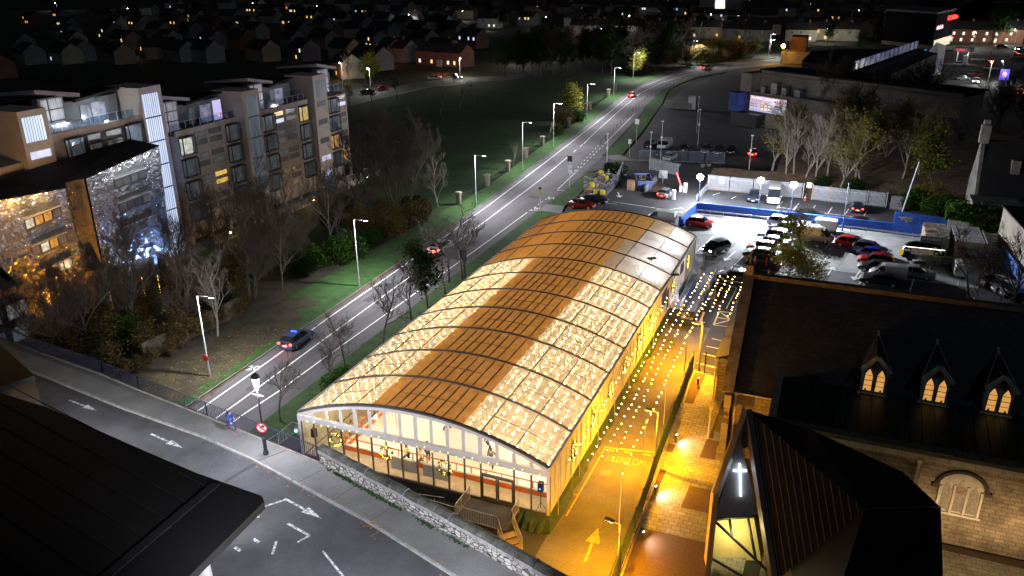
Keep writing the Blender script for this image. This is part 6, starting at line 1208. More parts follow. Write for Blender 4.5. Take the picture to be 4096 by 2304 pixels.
palisade((2.5,104),(8.5,101),2.2,None); o = bpy.data.objects.get('palisade_panel.%03d' % 8); 
for o in bpy.data.objects:
    if o.name.startswith('palisade_panel') and o.parent is None: o.name = 'palisade_fence'; tag(o, 'short palisade fence behind the skip and the EXIT sign', 'fence')
rw0, rw1 = g('F',575,350), g('F',675,250); tag(MB().prism([(rw0.x,rw0.y),(rw1.x,rw1.y),(rw1.x+.3,rw1.y),(rw0.x+.3,rw0.y)],0,1.2).build('compound_wall', conc_dark), 'low concrete wall between the skip and the exit lane', 'wall')
struct('rough_ground', MB().prism([(rw0.x+.4,rw0.y+.4),(rw1.x+.4,rw1.y),(g('F',750,300).x,g('F',750,300).y),(g('F',690,355).x,g('F',690,355).y)],0,.08), leaflitter)
cb = g('F',458,335); tag(MB().box((cb.x,cb.y+.5,.8),(1.3,.9,1.6),.1).box((cb.x,cb.y+.03,.8),(.06,.04,1.6),.1).box((cb.x,cb.y+.5,1.62),(1.36,.96,.05),.1).build('crate', M('cardboard', (.38,.22,.12), .85, .2, 2)), 'tall brown cardboard crate in front of the skip', 'crate')
def bagmesh(): 
    mb = MB(); mb.lathe([(.35,0),(.48,.15),(.46,.7),(.42,.82),(.38,.82),(.36,.6)], n=8); return mb.mesh('bag', M('bulk_bag_yellow', (.62,.5,.03), .7, .25, 3, .3))
bgm = bagmesh()
for i, (x, y) in enumerate(((175,365),(228,370),(255,275),(140,335),(215,235))):
    q = g('F',x,y); tag(link('bulk_bag', bgm, None, (q.x,q.y,0 if i < 2 else .6)), ('yellow bulk bag at the front of the rubbish compound, left of two','yellow bulk bag at the front of the rubbish compound, right of two','yellow bulk bag sagging in the middle of the rubbish heap','yellow bulk bag at the left of the rubbish heap','yellow bulk bag on top of the rubbish heap')[i], 'bag', 'yellow bulk bags')
palm = M('pallet_wood', (.32,.22,.12), .85, .3, 3)
pmb = MB()
for i in range(6): pmb.box((-.5+i*.2,0,.12),(.12,1.0,.03))
for y in (-.45,0,.45): pmb.box((0,y,.05),(1.2,.1,.1))
pme = pmb.mesh('pallet', palm)
for i, (x, y, z) in enumerate(((110,345,0),(110,345,.16),(110,345,.32),(215,300,.5),(205,232,1.0),(330,200,.6))):
    q = g('F',x,y); tag(link('pallet', pme, None, (q.x,q.y,z), i*.4), ('wooden pallet at the bottom of the left stack','wooden pallet in the middle of the left stack','wooden pallet on top of the left stack','wooden pallet lying across the bags in the compound','wooden pallet on top of the rubbish heap','wooden pallet at the back of the rubbish heap')[i], 'pallet', 'wooden pallets in the compound')
mb = MB(); rk = random.Random(6); qa, qb = g('F',130,330), g('F',330,210)
for i in range(130):
    u, wv_ = rk.random(), rk.gauss(0,.9); p = qa.lerp(qb, u)+Vector((wv_,rk.gauss(0,.5),0)); h = 1.3*math.exp(-wv_*wv_); mb.box((p.x,p.y,rk.uniform(.1,.3+h)),(rk.uniform(.1,.6),rk.uniform(.1,.8),rk.uniform(.05,.35)),rk.uniform(0,3),rk.choice((0,0,1,2)))
o = mb.build('rubbish_heap', [M('mixed_rubbish', (.16,.13,.1), .9, .6, 2), M('white_sacks', (.5,.5,.48), .8, .2, 2), M('grey_sheets', (.25,.26,.28), .6, .3, 2)]); tag(o, 'loose heap of timber, sacks and sheets inside the mesh compound', 'rubbish', kind='stuff')
hp = wthing('site_fence', 'galvanised mesh site fencing round the rubbish compound', 'fence', (-1,92,0)); hpt = [g('F',75,310), g('F',255,385), g('F',345,290), g('F',395,180)]
for a, b in zip(hpt, hpt[1:]): railing([tuple(a),tuple(b)],2.0,hp,'mesh_panel',galv,.25,.012,.15,.03)
# right corner: containers, trailer, steps, walls
cont_m = M('container_cream', (.55,.48,.38), .7, .2, 1.2, .1, fine=4); cont_top = M('rusty_container_roof', (.62,.56,.44), .7, .5, 1.6, thr=(.42,.62), col2=(.68,.6,.5))
def container(x0, y0, x1, y1, h, mtop, mside, label, marks=None):
    t = wthing('container', label, 'container', ((x0+x1)/2,(y0+y1)/2,0), 'shipping containers in the corner'); mb = MB().bb(x0,x1,y0,y1,.1,h)
    n = 14
    for i in range(n): x = x0+(x1-x0)*(i+.5)/n; mb.bb(x-.04,x+.04,y0-.04,y0,.25,h-.2)
    for i in range(16): y = y0+(y1-y0)*(i+.5)/16; mb.bb(x0-.04,x0,y-.06,y+.06,.25,h-.2); mb.bb(x1,x1+.04,y-.06,y+.06,.25,h-.2)
    mb.build('body', mside, t); mb = MB().bb(x0-.05,x1+.05,y0-.05,y1+.05,h,h+.04)
    for i in range(12): y = y0+(y1-y0)*(i+.5)/12; mb.bb(x0,x1,y-.05,y+.05,h+.04,h+.07)
    mb.build('roof', mtop, t); mb = MB()
    for x in (x0+.5,x0+.95,x1-.95,x1-.5): mb.tube((x,y0-.07,.3),(x,y0-.07,h-.2),.03,5)
    mb.build('lock_bars', metal_grey, t)
    if marks: 
        for s, q, sz in marks: text('graffiti', s, sz, black, q, (1,0,0), (0,0,1), t)
    return t
rust = M('rust_patch', (.35,.12,.05), .8, .4, 3)
c1 = container(46.6,68.6,49.3,75,3.0,cont_top,cont_m,'cream shipping container with a rust streaked roof, behind the chrome trailer')
mb = MB(); rk = random.Random(12)
for i in range(22): x, y = rk.uniform(46.8,49), rk.uniform(69,74.8); mb.box((x,y,3.085),(rk.uniform(.2,1.1),rk.uniform(.05,.3),.012),rk.uniform(-.2,.2))
mb.build('rust_patches', rust, c1)
c2 = container(50.0,68.0,53.2,75,3.0,M('white_container_roof', (.72,.7,.7), .6, .15, 1.4),cont_m,'white roofed shipping container covered in graffiti, beside the steps',[('BIC',(50.3,67.88,1.9),.55),('RA',(51.6,67.88,1.85),.55),('TS',(52.6,67.88,1.6),.4)])
mb = MB()
for i in range(40): x, y = rk.uniform(50.3,53), rk.uniform(70,74.8); mb.beam((x,y,3.09),(x+rk.uniform(-.4,.4),y+rk.uniform(-.3,.3),3.09),.05,.015)
mb.build('graffiti', M('purple_spray', (.16,.08,.2), .7, .4, 3), c2)
tr = wthing('coffee_trailer', 'rounded chrome caravan trailer with a CHEWBREW board on its roof', 'trailer', (46.4,67.6,0)); mb = MB(); n = 14; prof = [(44.0,.0),(44.15,.5),(44.7,.85),(45.5,1),(47.6,1),(48.4,.85),(48.8,.5),(48.95,0)]; vs = []
for x, k in prof:
    for i in range(n+1):
        a = PI*i/n; yy, zz = math.cos(a), math.sin(a); vs.append((x, 67.6+1.15*(.35+.65*k)*math.copysign(abs(yy)**.6,yy), .45+2.05*(.35+.65*k)*abs(zz)**.6 if k else .45+.7*abs(zz)**.6))
mb.add(vs, [(j*(n+1)+i, j*(n+1)+i+1, (j+1)*(n+1)+i+1, (j+1)*(n+1)+i) for j in range(len(prof)-1) for i in range(n)]); mb.add(vs[:n+1],[tuple(range(n+1))]); mb.add(vs[-n-1:],[tuple(range(n,-1,-1))])
chrome = M('dented_chrome', (.35,.36,.38), .15, .2, 3, metal=1); mb.build('shell', chrome, tr, True); MB().bb(45,47.6,66.36,66.42,1.2,1.9).build('serving_hatch', EMV('hatch', (.02,.02,.03), (.15,.1,.06), .8, 3), tr); MB().bb(46.3,48.3,66.2,66.35,.5,1.3).build('menu_boards', M('pink_boards', (.6,.4,.42), .7, .3, 1.5), tr)
MB().lathe([(.33,-.1),(.33,.1)],(45,66.6,.33),12).lathe([(.33,-.1),(.33,.1)],(47.6,66.6,.33),12).build('wheels', rubber, tr); MB().ball((44.0,66.9,1.1),(.3,.1,.42),12,6).build('yellow_roundel', EM('yellow_roundel', (.8,.6,.02), .5), tr)
MB().bb(45.9,48.4,66.95,67.05,2.65,3.5).build('name_board', M('name_board', (.06,.06,.07), .6, .1, 2), tr); text('lettering', 'CHEWBREW', .5, white_paint, (46.05,66.92,3.05), (1,0,0), (0,0,1), tr, .005, fit=2.2)
MB().bb(44.2,48.8,66.4,66.44,2.05,2.1).build('fairy_strip', EM('trailer_strip', (1,.85,.6), 3), tr)
lw = wthing('low_wall', 'low mossy rendered wall with a Reserved Parking sign', 'wall', (49.2,66,0)); MB().prism([(46.9,65.9),(53.4,66.5),(53.4,66.8),(46.9,66.2)],0,1.25).build('wall', M('mossy_render', (.22,.21,.13), .9, .4, .8, .2, fine=5), lw); MB().prism([(46.85,65.85),(53.45,66.45),(53.45,66.85),(46.85,66.25)],1.25,1.32).build('coping', M('moss', (.2,.2,.03), .95, .4, 2), lw)
rsn = MB().bb(48.6,49.7,65.9,65.95,.35,1.25).build('sign_board', black, lw); text('lettering', 'Reserved', .26, white_paint, (48.68,65.88,.98), (1,0,0), (0,0,1), lw, .004, fit=.94); text('lettering', 'Parking', .26, white_paint, (48.74,65.88,.7), (1,0,0), (0,0,1), lw, .004, fit=.82); MB().bb(48.75,49.55,65.87,65.9,.47,.57).build('white_stripe', white_paint, lw)
sp = wthing('solar_cabinet', 'dark cabinet carrying two tilted solar panels behind the low wall', 'cabinet', (52,67.3,0)); MB().bb(50.8,53.5,66.9,67.5,0,1.6).build('cabinet', metal_dark, sp)
for x in (51.5,52.4): MB().slab((x,67.0,1.7),(x+.85,67.0,1.7),(x+.85,67.7,2.2),(x,67.7,2.2),.04).build('solar_panel', M('solar_cells', (.2,.23,.28), .3, .3, 8), sp)
sps = wthing('concrete_steps', 'flight of pale concrete steps beside the white roofed container', 'steps', (54.4,71,0)); mb = MB()
for i in range(11): mb.bb(53.6,55.2,68.2+i*.42,73.5,i*.26,(i+1)*.26)
mb.build('steps', concrete, sps); MB().bb(53.45,53.6,68,73.5,0,3.1).build('side_wall', concrete, sps)
rwm = M('stained_render', (.33,.29,.23), .85, .3, .6, .15, fine=4); rwall = wthing('rendered_side_building', 'grey rendered side wall painted blue along its base, right of the steps', 'building', (57,64,0))
mb = MB(); mb.prism([(55.4,74),(56.9,58),(66,58),(66,74)],0,6.4); mb.build('wall', rwm, rwall); MB().prism([(55.35,68.5),(56.95,55),(56.85,55),(55.25,68.5)],0,2.7).build('blue_dado', bluew2, rwall); MB().prism([(56.9,57.7),(66,57.7),(66,58),(56.9,58)],2.4,6.0).build('cream_panel', M('cream_render', (.42,.4,.26), .85, .1, 1), rwall); MB().prism([(55.2,74.2),(56.75,57.6),(66,57.6),(66,74.2)],6.4,6.55).build('roof', roof_d, rwall)
gb3 = wthing('ivy_wall', 'pale concrete boundary wall overgrown with ivy behind the containers', 'wall', (52,77,0)); MB().prism([(49.8,77.2),(57,75.6),(57,76.1),(49.8,77.7)],0,4.4).build('wall', concrete, gb3)
for i,(x,z) in enumerate(((54.0,3.9),(55.4,4.0))): text('graffiti', ('ZOY','RAD')[i], .8, M('red_spray', (.6,.05,.04), .7, .2, 3), (x-.8,76.05-.0,z-.5), (1,-.2,0), (0,0,1), gb3)
# ruined gable with chimney and the dark roof beside it
gh = wthing('old_gable_house', 'dark roofed house with a tall weathered stone gable and two chimneys behind the ivy', 'house', (60,88,0)); gst = M('weathered_stone', (.24,.22,.19), .9, .4, .7, .3, fine=4)
MB().add([(53.2,92,0),(53.2,84,0),(53.2,84,5.5),(53.2,88,12.5),(53.2,92,5.5),(53.7,92,0),(53.7,84,0),(53.7,84,5.5),(53.7,88,12.5),(53.7,92,5.5)],[(0,1,2,3,4),(9,8,7,6,5),(1,6,7,2),(2,7,8,3),(3,8,9,4)]).build('gable_wall', gst, gh)
MB().bb(52.9,54.1,87.4,88.6,11.8,14.3).bb(53.1,53.9,87.6,88.4,14.3,15).build('chimney', gst, gh); MB().bb(57.2,58.3,85.5,86.4,6,10).bb(57.0,58.5,85.3,86.6,6,7.2).build('chimney', gst, gh)
mb = MB().slab((53.6,83.8,5.3),(75,83.8,5.3),(75,88,12.3),(53.6,88,12.3),.2).slab((75,92.2,5.3),(53.6,92.2,5.3),(53.6,88,12.3),(75,88,12.3),.2); mb.build('roof', roof_d, gh); MB().bb(53.7,75,84.2,91.8,0,5.4).build('wall', gst, gh); MB().bb(52.6,58.5,79.5,84,0,5.2).build('lean_to', gst, gh)
t = wthing('wall_lamp', 'glaring white lamp above the church ridge at the right edge', 'lamp', (57.9,56.5,0)); q = gy('T',2340,240,56.5); MB().tube((q.x,56.6,0),(q.x,56.6,q.z),.05,6).build('post', metal_dark, t); MB().ball((q.x,56.4,q.z),.28).build('lens', EM('glare_lens', (.9,.95,1), 60), t); lamp((q.x-.4,56.2,q.z), 1500, (.9,.95,.9), .2, parent=t)
for x, y, lb in ((46.2,-4.6,'black disc topped lamp post in the church forecourt, left of two'),(50.2,-2.8,'black disc topped lamp post in the church forecourt, right of two')):
    t = thing('disc_lamp', lb, 'street lamp', (x,y,0), 0, 'disc lamps in the forecourt'); MB().tube((0,0,0),(0,0,4.2),.06,8).build('post', black, t); MB().lathe([(.08,4.1),(.42,4.28),(.38,4.36)],n=16).build('disc_head', black, t); MB().lathe([(.1,4.09),(.36,4.2)],n=16).build('lens', EM('disc_lens', (1,.8,.45), 6), t); lamp((0,0,3.95), 7000, (1,.66,.3), .2, 'SPOT', (0,.75,-1), 140, parent=t, blend=.7)
t = wthing('forecourt_kiosk', 'low grey roofed kiosk at the lower right corner of the forecourt', 'kiosk', (53,-3,0)); MB().bb(47.6,62,-9,-1.2,0,3.0).build('wall', M('kiosk_wall', (.5,.45,.3), .8, .1, 1), t); MB().slab((46.8,-9.5,2.9),(62,-9.5,3.6),(62,-.6,4.4),(47.2,-.8,3.2),.2).build('roof', zinc, t)
# ================================================================ TREES
def grow(seed, H, spread=.5, trunk=.35, r0=.14, levels=4, fork=3, up=.35, wood=None, twr=.012, density=1.0):
    """tapered trunk and limbs -> (trunk MB, twig MB, tips)"""
    R = random.Random(seed); tk, tw, tips = MB(), MB(), []
    def branch(p, d, L, r, lv):
        n = 4 if lv < 2 else 3; pts = [Vector(p)]; dd = Vector(d)
        for i in range(n):
            dd = (dd+Vector((R.gauss(0,.16),R.gauss(0,.16),R.gauss(0,.1)+up*.12))).normalized(); pts.append(pts[-1]+dd*(L/n))
        for i in range(n):
            ra, rb = r*(1-.6*i/n), r*(1-.6*(i+1)/n); (tk if lv < 2 else tw).tube(pts[i], pts[i+1], max(ra,twr), 7 if lv == 0 else 5 if lv == 1 else 3, max(rb,twr*.8), cap=False)
        tips.append((pts[-1], lv)); 
        if lv >= 2: tips.append((pts[-2], lv))
        if lv >= levels: return
        k = {0: int(fork*3.2*density)}.get(lv, int((fork+1.6)*density))
        for i in range(k):
            u = R.uniform(trunk if lv == 0 else .25, 1); j = min(n-1, int(u*n)); q = pts[j].lerp(pts[j+1], u*n-j)
            a = R.uniform(0,2*PI); ax = dd.orthogonal().normalized(); ax.rotate(Matrix.Rotation(a, 3, dd)); nd_ = (dd*(1-spread)+ax*spread*R.uniform(.7,1.3)+Vector((0,0,up))).normalized()
            branch(q, nd_, L*R.uniform(.38,.62)*(1.15-.45*u if lv == 0 else 1), r*(.5 if lv == 0 else .52), lv+1)
    branch((0,0,-.1), (R.gauss(0,.03),R.gauss(0,.03),1), H*.82, r0, 0)
    return tk, tw, tips
def leaves(tips, seed, n, sp, sz, z0=0, droop=0, lvmin=2):
    R = random.Random(seed); mb = MB(); T = [t for t, lv in tips if lv >= lvmin and t.z > z0] or [t for t, _ in tips]
    for i in range(n):
        c = R.choice(T)+Vector((R.gauss(0,sp),R.gauss(0,sp),R.gauss(0,sp)-droop*R.random())); s = sz*R.uniform(.6,1.4)
        a = Vector((R.uniform(-1,1),R.uniform(-1,1),R.uniform(-.6,.6))).normalized()*s; b = a.orthogonal().normalized()*s*R.uniform(.5,.9); b.rotate(Matrix.Rotation(R.uniform(0,6.28),3,a.normalized()))
        mb.add([c-a,c-b*.6,c+a,c+b*.6], [(0,1,2,3)], R.choice((0,0,1)))
    return mb
lf_dark = LF('leaf_dark', (.02,.045,.012)); lf_mid = LF('leaf_mid', (.032,.065,.015)); lf_yel = LF('leaf_yellow', (.24,.19,.035)); lf_olive = LF('leaf_olive', (.19,.16,.045)); lf_brn = LF('leaf_brown', (.09,.055,.026)); lf_brt = LF('leaf_bright', (.075,.15,.025))
wood_d = M('twig_brown', (.065,.048,.036), .9, .3, 4); wood_p = M('twig_pale', (.13,.105,.082), .9, .3, 4)
TP = {}
def tree_meshes(key, seed, H, leaf=None, nleaf=0, lsz=.2, lsp=.5, z0=0, droop=0, woodm=None, barkm=None, **kw):
    tk, tw, tips = grow(seed, H, **kw); TP[key] = [('trunk', tk.mesh('trunk', barkm or bark, True)), ('branches', tw.mesh('branches', woodm or wood_d))]
    if nleaf: TP[key].append(('crown', leaves(tips, seed+1, nleaf, lsp, lsz, z0, droop).mesh('crown', list(leaf))))
for i in range(3): tree_meshes('bare%d'%i, 30+i, 7.5, spread=.55, trunk=.28, r0=.13, levels=4, fork=3, up=.25, twr=.011)
for i in range(3): tree_meshes('tall%d'%i, 40+i, 12.5, spread=.5, trunk=.15, r0=.17, levels=4, fork=4, up=.38, twr=.013, density=1.1)
for i in range(3): tree_meshes('pale%d'%i, 50+i, 11.5, spread=.45, trunk=.14, r0=.2, levels=4, fork=3, up=.36, density=1.25, woodm=wood_p, barkm=bark_pale, twr=.016)
for i in range(3): tree_meshes('autumn%d'%i, 60+i, 11.5, (lf_olive,lf_yel), 5200, .17, .5, 1.5, spread=.5, trunk=.16, r0=.22, levels=3, fork=4, up=.3, density=1.2, woodm=wood_p, barkm=bark_pale)
for i in range(2): tree_meshes('green%d'%i, 70+i, 11, (lf_dark,lf_mid), 4200, .26, .6, 1, spread=.5, trunk=.15, r0=.2, levels=3, fork=4, up=.25)
for i in range(2): tree_meshes('thicket%d'%i, 75+i, 6, (lf_brn,lf_olive), 1500, .2, .5, .5, spread=.6, trunk=.08, r0=.08, levels=3, fork=4, up=.3)
tree_meshes('yellow0', 80, 8, (lf_yel,lf_brt), 3200, .24, .55, 1.5, spread=.5, trunk=.2, r0=.14, levels=3, fork=4, up=.3)
tree_meshes('birch', 84, 9.5, (lf_olive,lf_brt), 9500, .14, .42, 1.2, 1.5, spread=.45, trunk=.25, r0=.14, levels=3, fork=4, up=.05)
tree_meshes('sapling', 86, 4.2, spread=.35, trunk=.4, r0=.06, levels=3, fork=3, up=.4, twr=.009)
tree_meshes('slim', 87, 6.5, spread=.28, trunk=.35, r0=.07, levels=3, fork=2, up=.5, twr=.01, barkm=bark_pale)
def bushmesh(seed, rx, ry, rz, n, sz, mats):
    R = random.Random(seed); mb = MB(); lobes = [(Vector((R.uniform(-.55,.55)*rx,R.uniform(-.55,.55)*ry,rz*R.uniform(.35,.7))), R.uniform(.4,.62)) for _ in range(9)]
    for i in range(n):
        c0, k = R.choice(lobes); v = Vector((R.gauss(0,1),R.gauss(0,1),R.gauss(0,1))).normalized()*R.uniform(.65,1.05)*k; c = c0+Vector((v.x*rx,v.y*ry,v.z*rz)); c.z = max(.05,c.z); s = sz*R.uniform(.6,1.4)
        a = Vector((R.uniform(-1,1),R.uniform(-1,1),R.uniform(-.7,.7))).normalized()*s; b = a.orthogonal().normalized()*s*.6; mb.add([c-a,c-b,c+a,c+b],[(0,1,2,3)],R.choice((0,0,1)))
    return mb.mesh('foliage', list(mats))
BP = dict(g0=bushmesh(1,1.6,1.6,1.8,3200,.105,(lf_dark,lf_mid)), g1=bushmesh(2,2.2,1.8,2.4,4200,.11,(lf_mid,lf_brt)), br0=bushmesh(3,2,2,2,2600,.1,(lf_brn,lf_olive)), y0=bushmesh(5,2.6,2.2,3,3600,.12,(lf_yel,lf_olive)), o0=bushmesh(6,1.5,1.5,1.9,1400,.13,(lf_brt,lf_mid)))
def tree(key, x, y, label, group, s=1.0, rz=None, z=0, cat='tree', name=None):
    nm = name or ('bare_tree' if key[:4] in ('bare','tall','pale','sapl','slim') else 'leafy_tree')
    t = thing(nm, label, cat, (x,y,z), rnd.uniform(0,6.28) if rz is None else rz, group); t.scale = (s*rnd.uniform(.94,1.06),)*2+(s,)
    for n, me in TP[key]: link(n, me, t)
    return t
def bush(key, x, y, label, group, s=1.0, z=0):
    o = link('bush', BP[key], None, (x,y,z), rnd.uniform(0,6.28)); o.scale = (s,s,s*rnd.uniform(.85,1.15)); return tag(o, label, 'bush', group)
ORD = ('nearest the bridge','second from the bridge','third from the bridge','fourth from the bridge','fifth from the bridge','sixth from the bridge','seventh from the bridge')
G1 = 'leafless trees between the bypass and the marquee'
for i, (x, y, k, s) in enumerate(((-5.8,4.6,'bare0',.72),(-4.6,9.8,'bare1',.8),(-6.4,15.4,'bare2',.78),(-5.6,21,'bare0',.95),(-4.8,26,'bare1',.95),(-5.2,34.5,'bare2',1.1),(-4.2,37.6,'bare0',1.15))):
    tree(k, x, y, 'small leafless tree between the bypass and the marquee, '+ORD[i], G1, s)
tree('green0',-5.4,30.6,'dark bushy tree still in leaf between the bypass and the marquee',G1,.62)
G2 = 'leafless trees in front of the apartments'
for i, (x, y, k, s, lb) in enumerate(((-31.8,8.6,'tall0',.72,'yellowish twiggy tree in front of the gold lit wall, close to the bridge'),(-31,14.5,'tall1',.92,'broad leafless tree in front of the metal building columns'),(-30,20,'tall2',.86,'leafless tree in front of the silver lit wall'),(-27.2,27,'tall0',.98,'leafless tree left of the pale lamp lit tree'),(-32.5,28.5,'tall1',.85,'tall leafless tree before the bright stair tower'),(-29.5,37,'tall2',.92,'leafless tree below the second apartment block'),(-26.5,43,'tall0',.8,'ivy grown leafless tree beside the lamp and the dense bush'))):
    tree(k, x, y, lb, G2, s)
tree('pale0',-22.5,16.2,'tree with pale pink lamp lit twigs at the second bypass lamp',G2,.72)
G3 = 'tall leafless trees by the end of the apartments'
for i, (x, y, k, s) in enumerate(((-30.5,58,'tall0',1.02),(-28,62,'tall1',1.08),(-26,64,'tall2',1.0),(-31.5,67,'tall1',.9),(-25.2,58,'bare1',1.1),(-29,53,'bare2',1.1))):
    tree(k, x, y, 'reddish leafless tree in the clump past the apartment lawn, '+('left one','tallest in the middle','right one','one at the back','low one at the front right','low one at the front left')[i], G3, s)
tree('pale1',-23.4,68.2,'tree whose pale twigs catch the lamp light beside the verge',G3,.62)
G4 = 'shrubs along the bypass'
for i, (x, y, k, s, lb) in enumerate(((-22.8,40.5,'g1',1.35,'dense dark green bush beside the street lamp'),(-24.8,33.5,'g0',1.5,'ivy covered bush left of the second street lamp'),(-25.6,38,'o0',1.4,'olive green bush behind the second street lamp'),(-23.4,47,'g0',1.2,'bush right of the dense dark green one'),(-22.8,53,'br0',1.3,'brown shrub at the road edge before the leafless clump'),(-22.6,60,'br0',1.4,'brown shrub under the leafless clump'),(-24.5,57,'y0',.8,'olive shrub under the leafless clump'),(-25.6,64.5,'g0',1.2,'green shrub below the pale lit tree'),(-24.6,128.5,'o0',1.15,'round clipped green bush by the fifth lamp'),(-26.6,20.5,'g0',1.3,'dark shrub on the bank beside the retaining wall'),(-33.6,10.5,'g1',1.4,'laurel bush below the gold lit wall by the bridge'),(-36,7,'g0',1.2,'low bush at the foot of the silver column'),(-29.5,11,'g1',1.2,'spreading laurel behind the bridge railing'),(-40,3.5,'g0',1.3,'hedge bush behind the bridge railing at the left edge'),(-35.5,59,'g0',1.5,'dark shrub on the apartment lawn'),(-33,52.5,'g0',1.2,'low shrub on the apartment lawn by the lamp'),(-3.6,11,'g1',.9,'green shrub beside the marquee near the lantern'),(-2.6,98,'g0',1.3,'dark shrub at the entrance corner of the bypass'))):
    bush(k, x, y, lb, G4, s)
for i, (x, y, k, s) in enumerate(((-23,109,'sapling',.95),(-24,121.5,'sapling',1.0),(-22.4,97.5,'sapling',.95),(-23.6,90,'sapling',.9))):
    tree(k, x, y, 'small round leafless sapling behind the park railing, '+('beside the fifth pier','right of the clipped bush','between the second and third piers','by the second pier')[i], 'saplings behind the park railing', s)
t = tree('yellow0',-27.2,148,'yellow green tree lit by the lamp beside the park railing','lamp lit trees by the bypass',.95); bush('br0',-27,140,'brown bush below the yellow lit tree','lamp lit trees by the bypass',1.5); bush('g0',-25.8,146,'dark bush at the foot of the yellow lit tree','lamp lit trees by the bypass',1.4)
G5 = 'thicket on the far side of the bypass bend'
for i in range(26):
    u = i/25; x = -33+u*34+rnd.uniform(-2,2); y = 238+u*58+rnd.uniform(-2,3)+ (4 if i%2 else 0); k = rnd.choice(('thicket0','thicket1','thicket0','green0'))
    tree(k, x-3, y+5, 'brown shrub in the thicket on the bypass bend', G5, rnd.uniform(.7,1.1) if k[0]=='t' else .55, name='thicket_shrub', cat='shrub')
tree('yellow0',-33.5,232,'bright yellow green tree glowing beside the ninth street lamp',G5+' ',1.05); bush('y0',-16.5,292,'yellow green bush glowing by the lamp on the far bend',None,2.2); bush('y0',-9,300,'second yellowish bush on the far bend, right of the glowing one',None,2.0)
G6 = 'slim park trees on the lawn'
for i, (v, x, y) in enumerate((('C',535,840),('C',745,745),('C',910,700),('C',1045,655),('C',770,545),('C',865,520))):
    q = g(v,x,y); tree('slim', q.x, q.y, 'slim leafless young tree on the dark lawn, '+('nearest','second from the left','third from the left','rightmost','far one by the street on the left','far one by the street on the right')[i], G6, 1.0)
for i, (v, x, y) in enumerate((('C',195,690),('C',395,620),('C',5,700))):
    q = g(v,x,y); tree('bare1', q.x, q.y, 'dark leafless street tree at the lawn edge, '+('middle one','right one','left one beside the apartments')[i], 'street trees at the lawn edge', .85)
q = g('C',200,500); t = tree('yellow0', q.x-3, q.y+4, 'street tree with bright green leaves around a lamp beyond the park','lit trees on the residential street',1.15); tree('pale0', q.x-11, q.y+3, 'pale twiggy tree lit by the same street lamp beyond the park','lit trees on the residential street',.7); tree('pale1', q.x-7, q.y+6, 'second pale twiggy tree at the lit street lamp','lit trees on the residential street',.62)
# dark wood between the park and the far houses
G7 = 'dark trees at the back of the park'
for i in range(62):
    u = rnd.random(); x = -76+u*48; y = 216+u*20+rnd.uniform(0,95)*(.35+.65*u); tree(rnd.choice(('green0','green1','tall0','tall1','green0')), x, y, 'dark tree in the belt behind the park', G7, rnd.uniform(.75,1.15))
# wood behind the palisade
G8 = 'autumn trees in the wood behind the palisade'
W1 = [('H',530,350,'autumn0','forked pale tree with olive leaves just behind the palisade'),('H',330,290,'pale0','bare pale tree behind the minibus floodlight, rightmost of its clump'),('H',240,270,'pale1','bare pale tree behind the minibus floodlight, third of its clump'),('H',150,250,'pale2','bare pale tree behind the minibus floodlight, second of its clump'),('H',90,250,'pale0','bare pale tree behind the minibus floodlight, leftmost of its clump'),('H',430,260,'autumn1','olive leaved tree behind the bare clump'),('H',700,300,'pale1','slim pale trunk in the middle of the wood'),('H',660,280,'autumn2','leafy tree in the middle of the wood'),('H',1040,300,'pale2','pale twin trunk left of the leaning pole'),('H',-30,215,'autumn1','olive leaved tree at the left end of the wood'),('H',1180,280,'autumn2','ivy green and yellow tree behind the leaning pole'),('H',1300,330,'yellow0','yellow olive bushy tree before the old gable'),('H',880,160,'autumn0','tree in the dark back of the wood, right of centre'),('H',560,130,'autumn1','tree in the dark back of the wood, left of centre')]
for v, x, y, k, lb in W1:
    q = g(v,x,y); tree(k, q.x, q.y, lb, G8, {'p':.92,'a':.98,'y':1.1}[k[0]], z=.5)
for i in range(22):
    x = 30+rnd.random()*60; y = 118+rnd.random()*48; tree(rnd.choice(('tall0','tall1','tall2','thicket0')), x, y, 'dark leafless tree deep in the wood', 'dark trees deep in the wood', rnd.uniform(.9,1.2), z=.5)
for i, (x, y, k, s, lb) in enumerate(((46.3,92.5,'g1',1.1,'ivy bush over the end of the palisade'),(41,95,'g0',.9,'low green shrubs behind the palisade'),(48.6,94,'y0',1.2,'yellowish bush beside the leaning pole'),(50.5,90,'g1',1.4,'dense bush between the pole and the ivy'),(38,98,'g0',1.2,'evergreen shrub under the wood'),(33,100,'g0',1.0,'shrub under the bare pale trees'))): bush(k, x, y, lb, 'shrubs behind the palisade', s)
ivy = MB(); ri = random.Random(14)
for i in range(5200):
    x = ri.uniform(49.3,57); y = 77.1-(x-49.8)*.22-ri.uniform(-.3,.55); z = 4.2+ri.gauss(.3,.45) if ri.random() < .6 else ri.uniform(2.2,4.4)
    if x < 52.3 and z < 3.3: z += 1.2
    c = Vector((x,y+ (2.2*ri.random() if z > 4.2 else 0),z)); a = Vector((ri.uniform(-1,1),ri.uniform(-1,1),ri.uniform(-1,1))).normalized()*.15; b = a.orthogonal()*.8; ivy.add([c-a,c-b,c+a,c+b],[(0,1,2,3)],ri.choice((0,0,1)))
tag(ivy.build('ivy', [lf_brt, lf_mid]), 'thick green ivy tumbling over the pale boundary wall', 'ivy', kind='stuff')
tree('birch',31.6,47.8,'drooping birch with rusty leaves just beyond the church ridge',None,.9); tree('bare2',50.6,47.5,'spreading black leafless tree beyond the church ridge, left trunk','black leafless trees beyond the ridge',1.35); tree('bare0',53.2,46.5,'spreading black leafless tree beyond the church ridge, right trunk','black leafless trees beyond the ridge',1.4)
